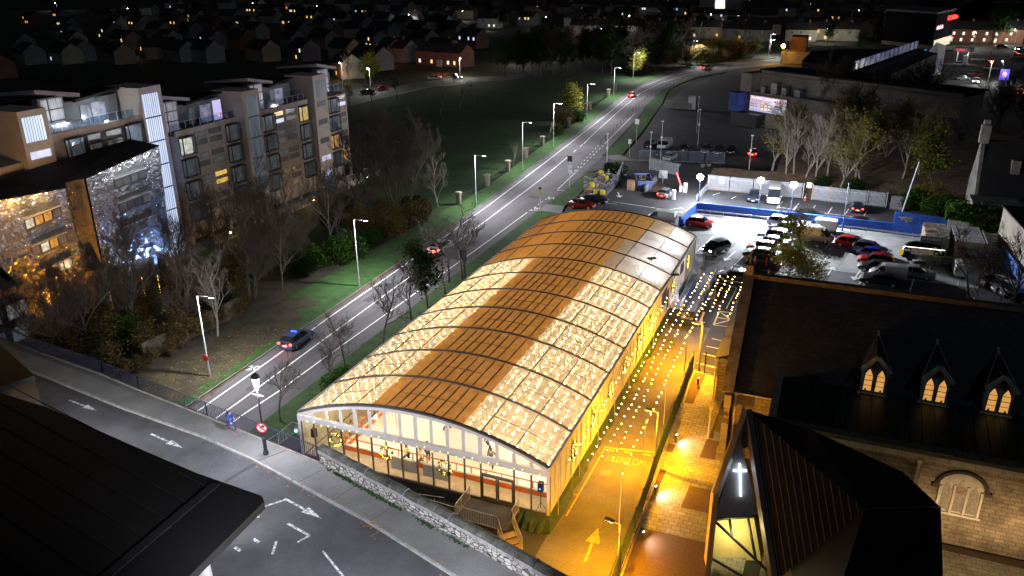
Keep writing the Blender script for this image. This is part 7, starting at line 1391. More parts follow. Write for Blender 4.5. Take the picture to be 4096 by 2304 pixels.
# retaining wall with stained concrete panels left of the bypass
for i in range(26):
    x = rnd.uniform(-41,-24.5); y = rnd.uniform(3,56)
    if x < -34 and y > 22: continue
    tree(rnd.choice(('tall0','tall1','tall2')), x, y, 'dark leafless tree in the belt below the apartments', 'leafless trees of the dark belt', rnd.uniform(.45,.8))
for i in range(60):
    x = rnd.uniform(-42,-24.2); y = rnd.uniform(2,60); 
    if x < -32 and y > 24: continue
    tree(rnd.choice(('thicket0','thicket1')), x, y, 'low brown shrub below the apartments', 'brown shrubs below the apartments', rnd.uniform(.4,.7), name='thicket_shrub', cat='shrub')
for i in range(10):
    y = 5+i*1.9; tree('thicket%d'%(i%2), -24.0+.05*i+rnd.uniform(-.5,.4), y, 'scrubby shrub before the stained retaining wall', 'shrubs before the retaining wall', rnd.uniform(.28,.42), name='thicket_shrub', cat='shrub')
t = wthing('retaining_wall', 'stained concrete retaining wall half hidden by shrubs along the bypass', 'wall', (-23,18,0)); MB().prism([(-25.2,9),(-24.2,22),(-24.5,22),(-25.5,9)],0,1.9).build('wall', M('stained_retaining', (.15,.12,.085), .9, .5, .5, .2, fine=3), t)
fl_ = MB(); rf = random.Random(8)
for i in range(900):
    x, y = rf.uniform(-22,-15.4), rf.uniform(-6,20); a = rf.uniform(0,6.28); s = rf.uniform(.05,.11); c = Vector((x,y,.125)); fl_.add([c+Vector((math.cos(a)*s,math.sin(a)*s,0)),c+Vector((-math.sin(a)*s,math.cos(a)*s,.03)),c+Vector((-math.cos(a)*s,-math.sin(a)*s,.01)),c+Vector((math.sin(a)*s*.7,-math.cos(a)*s*.7,.02))],[(0,1,2,3)],rf.choice((0,1)))
for i in range(160):
    u = rf.random(); j = min(len(KERB)-2, int(u*(len(KERB)-1))); a0, b0 = KERB[j], KERB[j+1]; v = rf.random(); x, y = a0[0]+(b0[0]-a0[0])*v, a0[1]+(b0[1]-a0[1])*v+rf.gauss(.0,.22)-.1; c = Vector((x,y,BZ+.03 if y > a0[1]+(b0[1]-a0[1])*v else BZ-.1)); s = .09; fl_.add([c+Vector((s,0,0)),c+Vector((0,s,.02)),c+Vector((-s,0,0)),c+Vector((0,-s,.02))],[(0,1,2,3)],0)
tag(fl_.build('fallen_leaves', [M('leaf_orange', (.25,.12,.03), .8, .4, 2), lf_brn]), 'fallen autumn leaves scattered on the verge and along the kerbs', 'leaves', kind='stuff')
# ================================================================ PEOPLE
skin = M('skin', (.5,.32,.23), .6, .08, 6)
def limb_mesh(name, J, E, mat, root=0):
    me = bpy.data.meshes.new(name); bm = bmesh.new(); sl_ = bm.verts.layers.skin.verify(); vs = []
    for i, (p, r) in enumerate(J):
        v = bm.verts.new(p); rr_ = r if isinstance(r, tuple) else (r, r); v[sl_].radius = rr_; v[sl_].use_root = (i == root); vs.append(v)
    for a, b in E: bm.edges.new((vs[a], vs[b]))
    bm.to_mesh(me); bm.free(); o = bpy.data.objects.new(name, me); COL.objects.link(o)
    o.modifiers.new('s', 'SKIN').use_smooth_shade = True; sb = o.modifiers.new('b', 'SUBSURF'); sb.levels = 1; sb.render_levels = 1
    bpy.context.view_layer.update(); m2 = bpy.data.meshes.new_from_object(o.evaluated_get(bpy.context.evaluated_depsgraph_get())); bpy.data.objects.remove(o); m2.name = name; m2.materials.clear(); m2.materials.append(mat); return m2
def person(x, y, z, deg, label, top, legs, shoes, hair, pose='skate', H=1.72, bag=None, group=None, long=False, cat='person'):
    t = thing('person', label, cat, (x,y,z), math.radians(deg), group); k = H/1.75
    V = lambda a, b, c: Vector((a*k,b*k,c*k)); ph = dict(stand=(.05,.12,.0), skate=(.30,.30,.12), run=(.42,.45,.2), lean=(.2,.2,.35))[pose]; st_, sw_, ln = ph
    hip, chest, neck, head = V(0,0,.95), V(ln*.55,0,1.32), V(ln*.78,0,1.48), V(ln*.95+.02,0,1.63)
    fl, fr_ = V(st_,.13,.07), V(-st_,-.13,.07 if pose != 'run' else .28); kl, kr = V(st_*.75+.06,.12,.5), V(-st_*.35+.1,-.12,.5)
    sl, sr = chest+V(0,.19,.08), chest+V(0,-.19,.08); el, er = sl+V(-sw_*.5,.1,-.27), sr+V(sw_*.55,-.08,-.25); hl_, hr_ = el+V(.1 if pose != 'skate' else -.05,.08,-.22), er+V(.2,0,-.12 if pose == 'run' else -.2)
    J = [(hip,.13*k),(chest,(.15*k,.11*k)),(neck,.06*k),(head,.09*k),(head+V(.01,0,.09),.075*k),(V(0,.09,.88),.09*k),(kl,.065*k),(fl,.045*k),(fl+V(.14,0,-.02),.035*k),(V(0,-.09,.88),.09*k),(kr,.065*k),(fr_,.045*k),(fr_+V(.14,0,-.02),.035*k),(sl,.06*k),(el,.042*k),(hl_,.034*k),(hl_+V(.06,.0,-.05),.03*k),(sr,.06*k),(er,.042*k),(hr_,.034*k),(hr_+V(.06,0,-.05),.03*k)]
    E = [(0,1),(1,2),(2,3),(3,4),(0,5),(5,6),(6,7),(7,8),(0,9),(9,10),(10,11),(11,12),(1,13),(13,14),(14,15),(15,16),(1,17),(17,18),(18,19),(19,20)]
    link('body', limb_mesh('body', J, E, skin), t)
    g1 = 1.22; JT = [(hip+V(0,0,.0),(.145*k*g1,.115*k*g1)),(chest,(.165*k*g1,.125*k*g1)),(neck-V(0,0,.03),.07*k*g1),(sl,.07*k*g1),(el,.055*k*g1),(hl_-V(0,0,-.04),.045*k*g1),(sr,.07*k*g1),(er,.055*k*g1),(hr_-V(0,0,-.03),.045*k*g1)]
    link('jacket', limb_mesh('jacket', JT, [(0,1),(1,2),(1,3),(3,4),(4,5),(1,6),(6,7),(7,8)], M('jacket', top, .8, .15, 8)), t)
    JL = [(hip-V(0,0,.02),.14*k*g1),(V(0,.09,.86),.1*k*g1),(kl,.075*k*g1),(fl+V(0,0,.06),.055*k*g1),(V(0,-.09,.86),.1*k*g1),(kr,.075*k*g1),(fr_+V(0,0,.06),.055*k*g1)]
    link('trousers', limb_mesh('trousers', JL, [(0,1),(1,2),(2,3),(0,4),(4,5),(5,6)], M('trousers', legs, .85, .15, 8)), t)
    sm = M('shoe', shoes, .6, .1, 8)
    for f in (fl, fr_): link('shoe', MB().ball(f+V(.05,0,-.015),(.14*k,.05*k,.055*k),8,5).mesh('shoe', sm, True), t)
    link('hair', MB().ball(head+V(-.025,0,.05),(.105*k,.095*k,.115*k),10,6).ball(head+V(-.06,0,-.06-.08*long),(.06*k,.08*k,.1*k+.12*long),8,5).mesh('hair', M('hair', hair, .7, .2, 10), True), t)
    fc = MB(); hx = head+V(.088,0,.03)
    fc.ball(hx+V(.012,0,-.01),(.018*k,.013*k,.022*k),6,4)
    for s in (-1,1): fc.ball(hx+V(-.008,s*.035,.02),.012*k,6,4,1); fc.ball(head+V(0,s*.092,.02),(.02*k,.012*k,.032*k),6,4)
    fc.box(hx+V(-.012,0,-.05),(.012*k,.045*k,.01*k),0,2); link('face', fc.mesh('face', [skin, black, M('lips', (.35,.13,.11), .5, .05, 5)]), t)
    hm = MB()
    for h, s in ((hl_,1),(hr_,-1)):
        b0 = h+V(.05,0,-.06)
        for i in range(4): hm.tube(b0+V(.0,(i-1.5)*.018,0), b0+V(.045-.006*abs(i-1.5),(i-1.5)*.02,-.05), .009*k, 5)
        hm.tube(b0+V(0,-s*.03,.01), b0+V(.04,-s*.05,-.02), .010*k, 5)
    link('fingers', hm.mesh('fingers', skin), t)
    return t
jg = person(-2.65,-4.35,BZ,-12,'runner in a blue tracksuit with a dark backpack on the bridge pavement',(.02,.05,.22),(.02,.045,.18),(.5,.10,.08),(.03,.02,.015),'run',1.78)
bk_ = thing('backpack', 'dark grey backpack carried by the runner on the bridge', 'backpack', (-2.63,-4.35,BZ), math.radians(-12)); MB().ball((-.14,0,1.28),(.14,.17,.24),10,7).ball((-.24,0,1.18),(.07,.13,.12),8,5).build('bag', M('backpack_grey', (.03,.03,.035), .8, .2, 6), bk_, True); MB().path([(-.02,.11,1.5),(.16,.12,1.4),(.1,.13,1.12)],.015,5).path([(-.02,-.11,1.5),(.16,-.12,1.4),(.1,-.13,1.12)],.015,5).build('straps', black, bk_)
GS = 'skaters on the ice'
for v, x, y, lb, top, lg, hr, ln, dg, ps in (('L',1250,735,'skater with long hair, pale yellow jacket and black skirt behind the front glass',(.7,.62,.35),(.02,.02,.025),(.12,.06,.03),True,170,'skate'),('L',1420,770,'skater in a cream coat and brown trousers next to the dark haired skater',(.72,.62,.4),(.25,.15,.1),(.25,.15,.08),False,200,'skate'),('L',1485,700,'skater in blue jeans partly hidden by a mullion',(.5,.5,.52),(.03,.05,.14),(.05,.03,.02),False,90,'stand'),('L',605,455,'skater in white trousers seen behind the left wreath',(.12,.12,.14),(.65,.6,.55),(.08,.05,.03),False,120,'skate'),('L',480,430,'skater in navy trousers near the left barrier',(.05,.05,.09),(.015,.02,.05),(.1,.06,.03),False,60,'stand'),('L',870,200,'skater in grey jeans seen through the gable panes',(.3,.05,.05),(.12,.15,.22),(.1,.06,.03),True,40,'skate'),('L',1700,340,'distant skater seen through the gable panes, right of centre',(.1,.1,.12),(.03,.04,.09),(.06,.04,.03),False,30,'skate'),('O',640,660,'skater in dark trousers behind the door lintel',(.08,.08,.1),(.03,.03,.035),(.1,.06,.03),False,110,'skate'),('O',620,500,'skater in navy far down the ice above the doors',(.3,.3,.34),(.02,.03,.06),(.1,.06,.03),False,75,'skate')):
    q = g(v,x,y,1.03); person(q.x, q.y, 1.03, dg, lb, top, lg, (.6,.2,.03), hr, ps, 1.68, group=GS, long=ln)
for vx, vy, lb, c in ((330,440,'person in blue inside the bright shop hall',(.05,.1,.4)),(400,445,'person in red and white inside the bright shop hall',(.5,.1,.1)),(1082,290,'dark figure walking by the junction hedge',(.02,.02,.02))):
    q = g('f',vx,vy); person(q.x, q.y, 0, 30, lb, c, (.04,.04,.05), (.02,.02,.02), (.03,.02,.02), 'stand', 1.75)
# ================================================================ FAR BUILDINGS AND HOUSES
rend = M('stained_facade', (.24,.21,.175), .88, .4, .18, .15, fine=1.5); rend_d = M('stained_facade_dark', (.17,.15,.125), .9, .4, .2, .1, fine=1.2)
a0, a1 = g('E',310,580,12.2), g('E',1640,740,12.2); ux = (a1-a0); ux.z = 0; LB = ux.length; ux.normalize(); un = Vector((-ux.y,ux.x,0))   # un points away from the camera
cb_ = wthing('commercial_building', 'long stained two storey commercial building with roof terrace and a lit billboard', 'building', (a0.x,a0.y,0))
def qd(s, d, z): return Vector((a0.x,a0.y,0))+ux*s+un*d+Vector((0,0,z))
def bx3(s0, s1, d0, d1, z0, z1): return MB().add([qd(s0,d0,z0),qd(s1,d0,z0),qd(s1,d1,z0),qd(s0,d1,z0),qd(s0,d0,z1),qd(s1,d0,z1),qd(s1,d1,z1),qd(s0,d1,z1)],[(0,3,2,1),(4,5,6,7),(0,1,5,4),(1,2,6,5),(2,3,7,6),(3,0,4,7)])
bx3(0,LB+8,0,8,0,12.2).build('upper_wall', rend, cb_); bx3(-.6,LB+8,-3.4,0,0,7.6).build('lower_wall', rend_d, cb_); bx3(-3.2,0,-3.4,10,0,11.6).build('end_wall', rend, cb_)
bx3(-.5,LB+8.5,-.3,8,12.2,12.5).build('roof', roof_d, cb_); bx3(0,LB+8,-.12,0,11.3,11.6).build('cornice', rend_d, cb_)
railing([tuple(qd(0,-3.3,7.6)),tuple(qd(14,-3.3,7.6)),tuple(qd(28,-3.3,7.6))],1.0,cb_,'terrace_railing',black,.5,.025,.1)
for i in range(8): s = 3.2+i*4.4; bx3(s,s+.95,-.06,0,7.7,9.7).build('terrace_door', M('faded_door', (.12,.12,.14), .7, .2, 2), cb_)
for s, w_, h in ((5,1.6,2.4),(8,1.2,1.6),(11.5,1.4,1.5),(2.2,1,1.2)): bx3(s,s+w_,-2.6,-1.4,7.6,7.6+h).build('roof_plant', metal_grey, cb_)
bx3(-3.6,-.7,-6.5,-3.4,3.2,7.4).build('blue_shed', M('shed_blue', (.03,.07,.28), .7, .3, 1), cb_); bx3(-2.6,5,-6.5,-3.5,0,3.0).build('dark_shed', metal_dark, cb_)
# billboard
bp0, bp1 = gy('E',280,800,a0.y-3.6), gy('E',640,850,a0.y-6.5); bd = thing('billboard', 'lit billboard poster of a street of coloured shop fronts headed THE PERFECT DUBLIN STREET', 'billboard', (0,0,0))
A_ = qd(.4,-3.75,6.9); dx_, dz_ = ux, Vector((0,0,1)); BWd, BHt = 10.2, 3.5; A_ = A_-dz_*BHt; bf = -un
def bq(u0,u1,v0,v1,o): return [A_+dx_*u0+dz_*v0+bf*o, A_+dx_*u1+dz_*v0+bf*o, A_+dx_*u1+dz_*v1+bf*o, A_+dx_*u0+dz_*v1+bf*o]
MB().add(bq(-.15,BWd+.15,-.15,BHt+.15,.02)+bq(-.15,BWd+.15,-.15,BHt+.15,-.2),[(0,1,2,3),(7,6,5,4),(0,4,5,1),(1,5,6,2),(2,6,7,3),(3,7,4,0)]).build('frame', metal_dark, bd)
MB().add(bq(0,BWd,0,BHt,.04),[(0,1,2,3)]).build('poster_sky', EMV('poster_sky', (.45,.24,.32), (.62,.5,.68), .9, .35), bd)
fcols = [(.5,.16,.14),(.35,.35,.45),(.6,.5,.45),(.4,.12,.1),(.55,.3,.18),(.2,.25,.35),(.5,.42,.3),(.3,.16,.14),(.15,.25,.45),(.5,.5,.6)]; rb_ = random.Random(3)
for i, c in enumerate(fcols):
    u0, u1 = .15+i*1.0, .15+i*1.0+.96; hh = rb_.uniform(1.7,2.3); MB().add(bq(u0,u1,.35,hh,.05),[(0,1,2,3)]).build('poster_shop', EM('poster_shop', c, .75), bd)
    mb = MB(); mb.add(bq(u0+.1,u1-.1,.4,1.0,.06),[(0,1,2,3)])
    for k in range(2): mb.add(bq(u0+.15+k*.4,u0+.4+k*.4,1.25,1.6,.06),[(0,1,2,3)])
    mb.build('poster_windows', EM('poster_glow', rb_.choice(((.9,.8,.5),(.8,.75,.95),(.5,.55,.8))), .9), bd)
MB().add(bq(0,BWd,0,.35,.055),[(0,1,2,3)]).build('poster_street', EM('poster_street', (.42,.45,.75), .8), bd)
text('lettering', 'THE PERFECT DUBLIN STREET', .8, EM('poster_white', (1,1,1), 1.2), A_+dx_*.3+dz_*2.75+bf*.08, dx_, dz_, bd, .003, fit=8.0)
bd['category'] = 'billboard'; lamp(A_+dx_*5+bf*2+dz_*1.8, 160, (.85,.8,1), .5)
# store hall behind, rooflight, lit shop gable
hall = wthing('store_hall', 'big low hall with a black flat roof and a sloping glazed rooflight', 'building', (45,225,0)); hp4 = [g('E',300,560,9),g('E',430,470,9),g('E',720,430,9),g('E',1700,420,9),g('E',1640,610,9)]
hb = MB().prism([(p.x,p.y) for p in (g('E',640,500,9),g('E',720,420,9),g('E',1560,395,9),g('E',1050,590,9))],0,9); hb.build('hall', M('hall_black', (.012,.012,.013), .9, .3, .3), hall)
MB().prism([(p.x,p.y) for p in (g('E',1060,590,8),g('E',1580,400,8),g('E',1760,440,8),g('E',1380,615,8))],0,8).build('side_hall', M('hall_black2', (.014,.014,.016), .8, .3, .3), hall)
ra, rb2 = g('E',1060,585,9), g('E',1590,398,9); MB().slab(tuple(ra),tuple(rb2),(rb2.x+.2,rb2.y+1.5,11.2),(ra.x+.2,ra.y+1.5,11.2),.2).build('rooflight', EMV('rooflight_glints', (.01,.012,.02), (.16,.17,.3), .7, .25), hall)  # bluish glints put in as patchy emission
mb = MB()
for i in range(15): u = i/14; p = ra.lerp(rb2,u); mb.beam(p+Vector((0,-.1,.1)), p+Vector((.2,1.4,2.25)), .2, .12)
mb.build('rooflight_bars', metal_dark, hall)
sg = wthing('shop_gable', 'bright shop hall with blue fascia and white glazed gable front', 'shop', (60,262,0)); s0, s1, s2, s3 = g('f',160,465), g('f',460,375), g('f',640,470), g('f',560,500)
MB().add([s0,s1,(s1.x,s1.y,5.2),(s0.x,s0.y,5.2)],[(0,1,2,3)]).build('lit_side', EMV('shop_interior', (.35,.42,.6), (.65,.72,.9), .85, .4), sg); MB().add([(s0.x,s0.y-.1,4.2),(s1.x,s1.y-.1,4.2),(s1.x,s1.y-.1,5.6),(s0.x,s0.y-.1,5.6)],[(0,1,2,3)]).build('blue_fascia', EM('blue_fascia', (.05,.3,.6), .6), sg)
fl0 = [g('f',160,465),g('f',460,385),g('f',575,470),g('f',480,500)]; MB().add([(p.x,p.y,.05) for p in fl0],[(0,1,2,3)]).build('floor_glow', EM('floor_glow', (.5,.52,.72), .75), sg)  # light on the floor put in as emission
gA, gB = g('f',455,435), g('f',615,470); MB().add([gA,gB,(gB.x,gB.y,9.5),(gB.x-3,gB.y-.3,10.5),(gA.x,gA.y,6)],[(0,1,2,3,4)]).build('gable_front', M('white_render', (.5,.5,.52), .8, .1, 1), sg)
for u0, u1, z0, z1, m in ((.1,.35,.4,4,lit_w),(.68,.95,.2,3.6,lit_w),(.4,.62,4.2,6.6,dimw),(.68,.95,4.4,7.6,dimw2)):
    p, q = gA.lerp(gB,u0), gA.lerp(gB,u1); MB().add([(p.x-.0,p.y-.15,z0),(q.x,q.y-.15,z0),(q.x,q.y-.15,z1),(p.x,p.y-.15,z1)],[(0,1,2,3)]).build('window', m, sg)
lamp((gA.x-4,gA.y-6,5), 500, (.8,.85,1), .4)
cn = wthing('filling_station_canopy', 'white filling station canopy with a red sign panel', 'canopy', (75,300,0)); c0, c1 = g('f',730,355), g('f',885,365); MB().beam((c0.x,c0.y,5),(c1.x,c1.y,5),5,1.3).build('canopy', M('canopy_white', (.65,.62,.6), .6, .08, 1), cn); d_ = (c1-c0).normalized(); n_ = Vector((d_.y,-d_.x,0)); MB().beam(c0+d_*1+n_*2.6+Vector((0,0,5)), c0+d_*4.2+n_*2.6+Vector((0,0,5)), .1, .7).build('red_panel', EM('red_panel', (.7,.06,.06), .8), cn)
MB().tube((c0.x+1,c0.y,0),(c0.x+1,c0.y,4.4),.2).tube((c1.x-1,c1.y,0),(c1.x-1,c1.y,4.4),.2).box((c1.x-2,c1.y-2.4,1.6),(1.2,.3,3.2)).build('columns', white_paint, cn); lamp((c0.x+3,c0.y-2,4), 350, (1,.95,.9), .3)
of = wthing('office_building', 'dark modern office with a red lit sign and a strip of lit windows, far right', 'building', (60,335,0)); o0, o1, o2 = g('f',60,185), g('f',525,240), g('f',700,180)
mb = MB(); back_ = (o0-o1)+(o2-o1)+o1
mb.prism([(o0.x,o0.y),(o1.x,o1.y),(o2.x,o2.y),(back_.x,back_.y)],0,15); mb.build('block', M('office_dark', (.012,.012,.015), .9, .3, .3, spec=.02), of)
MB().prism([(o0.x-.3,o0.y-.3),(o1.x,o1.y-.4),(o2.x+.3,o2.y),(back_.x,back_.y+.3)],14.6,15.4).build('parapet', M('office_band', (.12,.12,.13), .6, .15, .5), of); MB().beam((o0.x,o0.y-.2,1.2),(o1.x,o1.y-.2,1.2),.3,1.6).build('pale_band', rend, of)
def onface(u0,u1,z0,z1,o=.25):
    p, q = o1.lerp(o2,u0), o1.lerp(o2,u1); d = (o2-o1).normalized(); n = Vector((d.y,-d.x,0))*o; return [p+n+Vector((0,0,z0)),q+n+Vector((0,0,z0)),q+n+Vector((0,0,z1)),p+n+Vector((0,0,z1))]
MB().add(onface(.04,.97,.4,4.0),[(0,1,2,3)]).build('lit_window_strip', EMV('office_strip', (.75,.65,.3), (.95,.9,.75), .9, .6), of); mb = MB()
for i in range(14): u = .06+i*.068; mb.add(onface(u,u+.008,.4,4.0,.3),[(0,1,2,3)])
mb.build('window_bars', metal_dark, of)
mb = MB()
for i in range(7): u = .05+i*.05; mb.add(onface(u,u+.035,8.2,9.6+.3*(i%2),.3),[(0,1,2,3)])
mb.build('sign_letters', EM('pink_letters', (.9,.55,.65), 1.4), of)
mb = MB()
for i in range(3): c = onface(.55+i*.15,.68+i*.15,11.2,12.8,.3); mb.ball((c[0]+c[2])/2,(1.7,.4,.95),10,6)
mb.build('red_sign', EM('red_sign', (1,.03,.02), 3), of)
PAL = dict(cream=(.36,.33,.26), grey=(.22,.22,.22), brick=(.22,.10,.07), white=(.5,.5,.47), tan=(.28,.22,.15)); HM = {k: M('house_'+k, v, .85, .2, .4) for k, v in PAL.items()}
tile = M('dark_tiles', (.028,.024,.024), .85, .35, .6); WARMW = [EMV('far_window_amber', (.9,.5,.12), (.5,.24,.05), 1.5, .7), EMV('far_window_yellow', (1,.75,.3), (.6,.4,.1), 1.5, .7), EMV('far_window_white', (1,.95,.8), (.6,.6,.55), 1.3, .7), EMV('far_window_blue', (.4,.5,.9), (.6,.7,1), 1.2, .7)]; dwin = M('far_dark_window', (.03,.03,.035), .2, .3, 1)
def house(x, y, deg, L, D, H, wall, label, lit=(), group='houses beyond the park', chim=True, porch=None, name='house', dark=()):
    """front faces local -y; lit = (u, storey, material index[, side])"""
    t = thing(name, label, 'house', (x,y,0), math.radians(deg), group); r = D*.36
    MB().bb(-L/2,L/2,-D/2,D/2,0,H).add([(-L/2,-D/2,H),(-L/2,D/2,H),(-L/2,0,H+r)],[(0,2,1)]).add([(L/2,-D/2,H),(L/2,D/2,H),(L/2,0,H+r)],[(0,1,2)]).build('wall', HM[wall], t)
    o = .35; ro = MB().slab((-L/2-o*.4,-D/2-o,H-.2),(L/2+o*.4,-D/2-o,H-.2),(L/2+o*.4,0,H+r+.08),(-L/2-o*.4,0,H+r+.08),.14).slab((L/2+o*.4,D/2+o,H-.2),(-L/2-o*.4,D/2+o,H-.2),(-L/2-o*.4,0,H+r+.08),(L/2+o*.4,0,H+r+.08),.14).build('roof', tile, t)
    if chim: c = MB().bb(L*.2,L*.2+.9,-.4,.4,H+r-.7,H+r+1.1).build('chimney', HM['brick']); c.parent = ro
    for q in lit:
        u, s, m = q[:3]; side = q[3] if len(q) > 3 else 0; z0 = .9+s*2.7; wd = .95 if len(q) < 5 else q[4]
        mb = MB()
        if side == 0: mb.bb(u*L-wd/2,u*L+wd/2,-D/2-.06,-D/2-.02,z0,z0+1.3)
        elif side == 1: mb.bb(L/2+.02,L/2+.06,u*D-wd/2,u*D+wd/2,z0,z0+1.3)
        else: mb.bb(-L/2-.06,-L/2-.02,u*D-wd/2,u*D+wd/2,z0,z0+1.3)
        f = mb.build('window', WARMW[m] if m >= 0 else dwin, t)
        if side == 0: b = MB().bb(u*L-.04,u*L+.04,-D/2-.09,-D/2-.06,z0,z0+1.3).bb(u*L-wd/2,u*L+wd/2,-D/2-.09,-D/2-.06,z0+.85,z0+.92).build('glazing_bar', white_paint); b.parent = f
    for u in dark: MB().bb(u*L-.5,u*L+.5,-D/2-.06,-D/2-.02,3.5,4.8).build('window', dwin, t)
    if porch: MB().bb(porch*L-1,porch*L+1,-D/2-1.2,-D/2,0,2.5).build('porch', HM['white'], t)
    return t
def hp_(v, x, y, *a, **k): q = g(v,x,y); return house(q.x, q.y, *a, **k)
# houses you can pick out
hp_('W',770,560,-28,16,8,5.4,'grey','house pair with four amber and white lit windows left of the yellow gable',((-.42,0,1),(-.2,0,1),(.08,0,0),(.25,0,2)))
hp_('W',680,380,-28,9,8,5.6,'grey','tall gabled house with a blue lit window and an amber one',((-.25,1,3),(.1,1,0)))
hp_('W',1500,545,62,14,8,5.4,'tan','house with a pale gable end glowing amber and one small window',((.0,1,0,2),)); q = g('W',1440,520); lamp((q.x-3,q.y-8,4.5), 420, (1,.62,.2), .2)
hp_('W',1150,270,-20,15,8,5.4,'cream','house with two dim amber windows in the upper left rows',((-.3,1,0),(.05,0,0)))
hp_('W',2270,440,-24,15,8,5.4,'grey','house with two white lit windows and two roof windows',((-.2,1,2),(.1,1,2)))
hp_('W',310,225,-15,12,8,5.4,'brick','house with an orange lit balcony far at the upper left',((-.3,1,0),(-.1,0,0),(.1,0,0)))
hp_('W',570,195,-15,12,8,5.4,'grey','house with a pair of amber windows at the upper left',((-.05,1,0),(.15,1,0)))
hp_('W',30,720,-30,12,8,5.2,'brick','house with an orange lit doorway at the left edge',((-.1,0,0),(.2,0,0)))
hp_('X',860,250,-5,12,8,5.6,'cream','cream house whose front is lit by a yellow wall lamp',((-.2,1,2),(.2,0,1)));q = g('X',800,240); lamp((q.x,q.y-8,4), 500, (1,.75,.35), .2)
hp_('X',1080,250,-3,14,8,5.6,'grey','house with an orange porch lamp in the far left terrace',((0,0,0),(.3,1,-1)))
hp_('X',1240,250,-3,14,8,5.6,'grey','house with a star bright orange lamp and a white window in the far terrace',((-.2,0,0),(.1,0,2)))
hp_('X',1340,560,-40,10,8,5.6,'brick','brick house washed by red light with glowing strip lamps',((-.3,0,0),(.3,0,0),(.0,1,0))); q = g('X',1340,600); lamp((q.x,q.y-6,3), 420, (1,.28,.1), .2)
hp_('X',1830,610,-14,22,8,5.4,'brick','long brick house with glowing red front garden and lit bay windows',((-.42,0,2),(-.15,0,1),(.22,0,2),(.36,0,1),(-.1,1,-1),(.1,1,-1)),porch=.05); q = g('X',1800,690); lamp((q.x,q.y,2.6), 520, (1,.22,.12), .2); lamp((q.x+5,q.y+2,2.8), 260, (1,.5,.2), .2)
hp_('X',920,720,-40,12,8,5.2,'cream','house with an orange porch lamp just past the apartment roof',((.0,0,0),)); q = g('X',920,730); lamp((q.x+1,q.y-6,2.6), 220, (1,.5,.25), .1)
hp_('X',1150,640,-30,18,8,5.4,'grey','dim grey house terrace behind the green lit street tree',((-.2,1,-1),(0,1,-1),(.2,1,-1)))
hp_('X',2250,260,-3,13,8,5.8,'white','white house front with bay windows at the back of the trees',((-.2,1,-1),(.1,0,2),(.35,0,2)));q = g('X',2270,280); lamp((q.x,q.y-7,3.5), 500, (1,.95,.85), .2)
for i, (x, wl_c, lt, lb) in enumerate(((470,'grey',((-.1,1,-1),(.15,1,-1),(.15,0,-1)),'grey semi with dark windows left of the amber lit one'),(590,'grey',((.05,0,0),(.3,0,1),(.45,0,0),(-.2,1,-1)),'grey semi with three amber ground floor windows'),(780,'white',((-.3,1,-1),(.1,0,-1)),'white semi behind the lamp lit little tree, left half'),(900,'white',((.2,1,-1),(-.1,0,2),(.25,0,-1)),'white semi behind the lamp lit little tree, right half'),(1040,'cream',((.3,1,0),),'cream semi with one small amber window'),(1170,'cream',((-.3,1,0),(.1,1,1),(-.1,0,0),(.05,0,1)),'cream semi with glowing amber porch and two lit upper windows'),(1330,'cream',((-.1,1,0),(.3,0,2)),'cream semi with a bright white glass porch'),(1560,'cream',((.1,0,0),(-.2,1,-1)),'cream semi with one orange lamp at the right of the row'))):
    q = g('D',x,300 if i < 4 else 318); house(q.x, q.y+4, 2, 13.5, 8, 5.6, wl_c, lb, lt, group='row of semis on the far street'); lamp((q.x,q.y-6,3.6), (150,240,300,330,170,260,220,140)[i], (1,.85,.6) if i not in (2,3) else (.95,.95,1), .2)
for i, (x, y, lt, lb) in enumerate(((90,335,((.1,0,0),),'dim house at the left of the right hand row'),(250,345,((-.2,1,-1),(.2,1,-1)),'unlit grey house left of the bright orange lamp'),(620,345,((-.3,1,-1),(0,1,-1),(.3,0,2)),'pale house right of the bright orange lamp'),(760,335,((.0,1,0),(.25,0,1)),'pale house with a small amber upper window'),(970,340,((-.2,1,-1),(.2,1,-1)),'hip roofed house before the side street'))):
    q = g('E',x,y); house(q.x, q.y+4, 2, 14, 8, 5.6, ('grey','grey','cream','cream','cream')[i], lb, lt, group='row of semis on the far street, right part'); lamp((q.x+2,q.y-6,3.6), (120,90,260,200,150)[i], (1,.9,.7), .2)
for i, (vx, vy, w3, z, lb) in enumerate(((1960,260,2,2,'dark villa with bright white sash windows by the junction, left half'),(2150,262,2,2,'dark villa with bright white sash windows by the junction, right half'),(2320,262,2,2,'dark villa end with two white lit windows'))):
    q = g('E',vx,vy+90); house(q.x, q.y, -4, 13, 9, 6.2, 'brick', lb, ((-.35,0,2),(-.05,0,2),(.3,0,2),(-.3,1,2),(.0,1,2),(.3,1,2)) if i < 2 else ((.0,0,2),(.1,1,2)), group='lit villas by the junction')
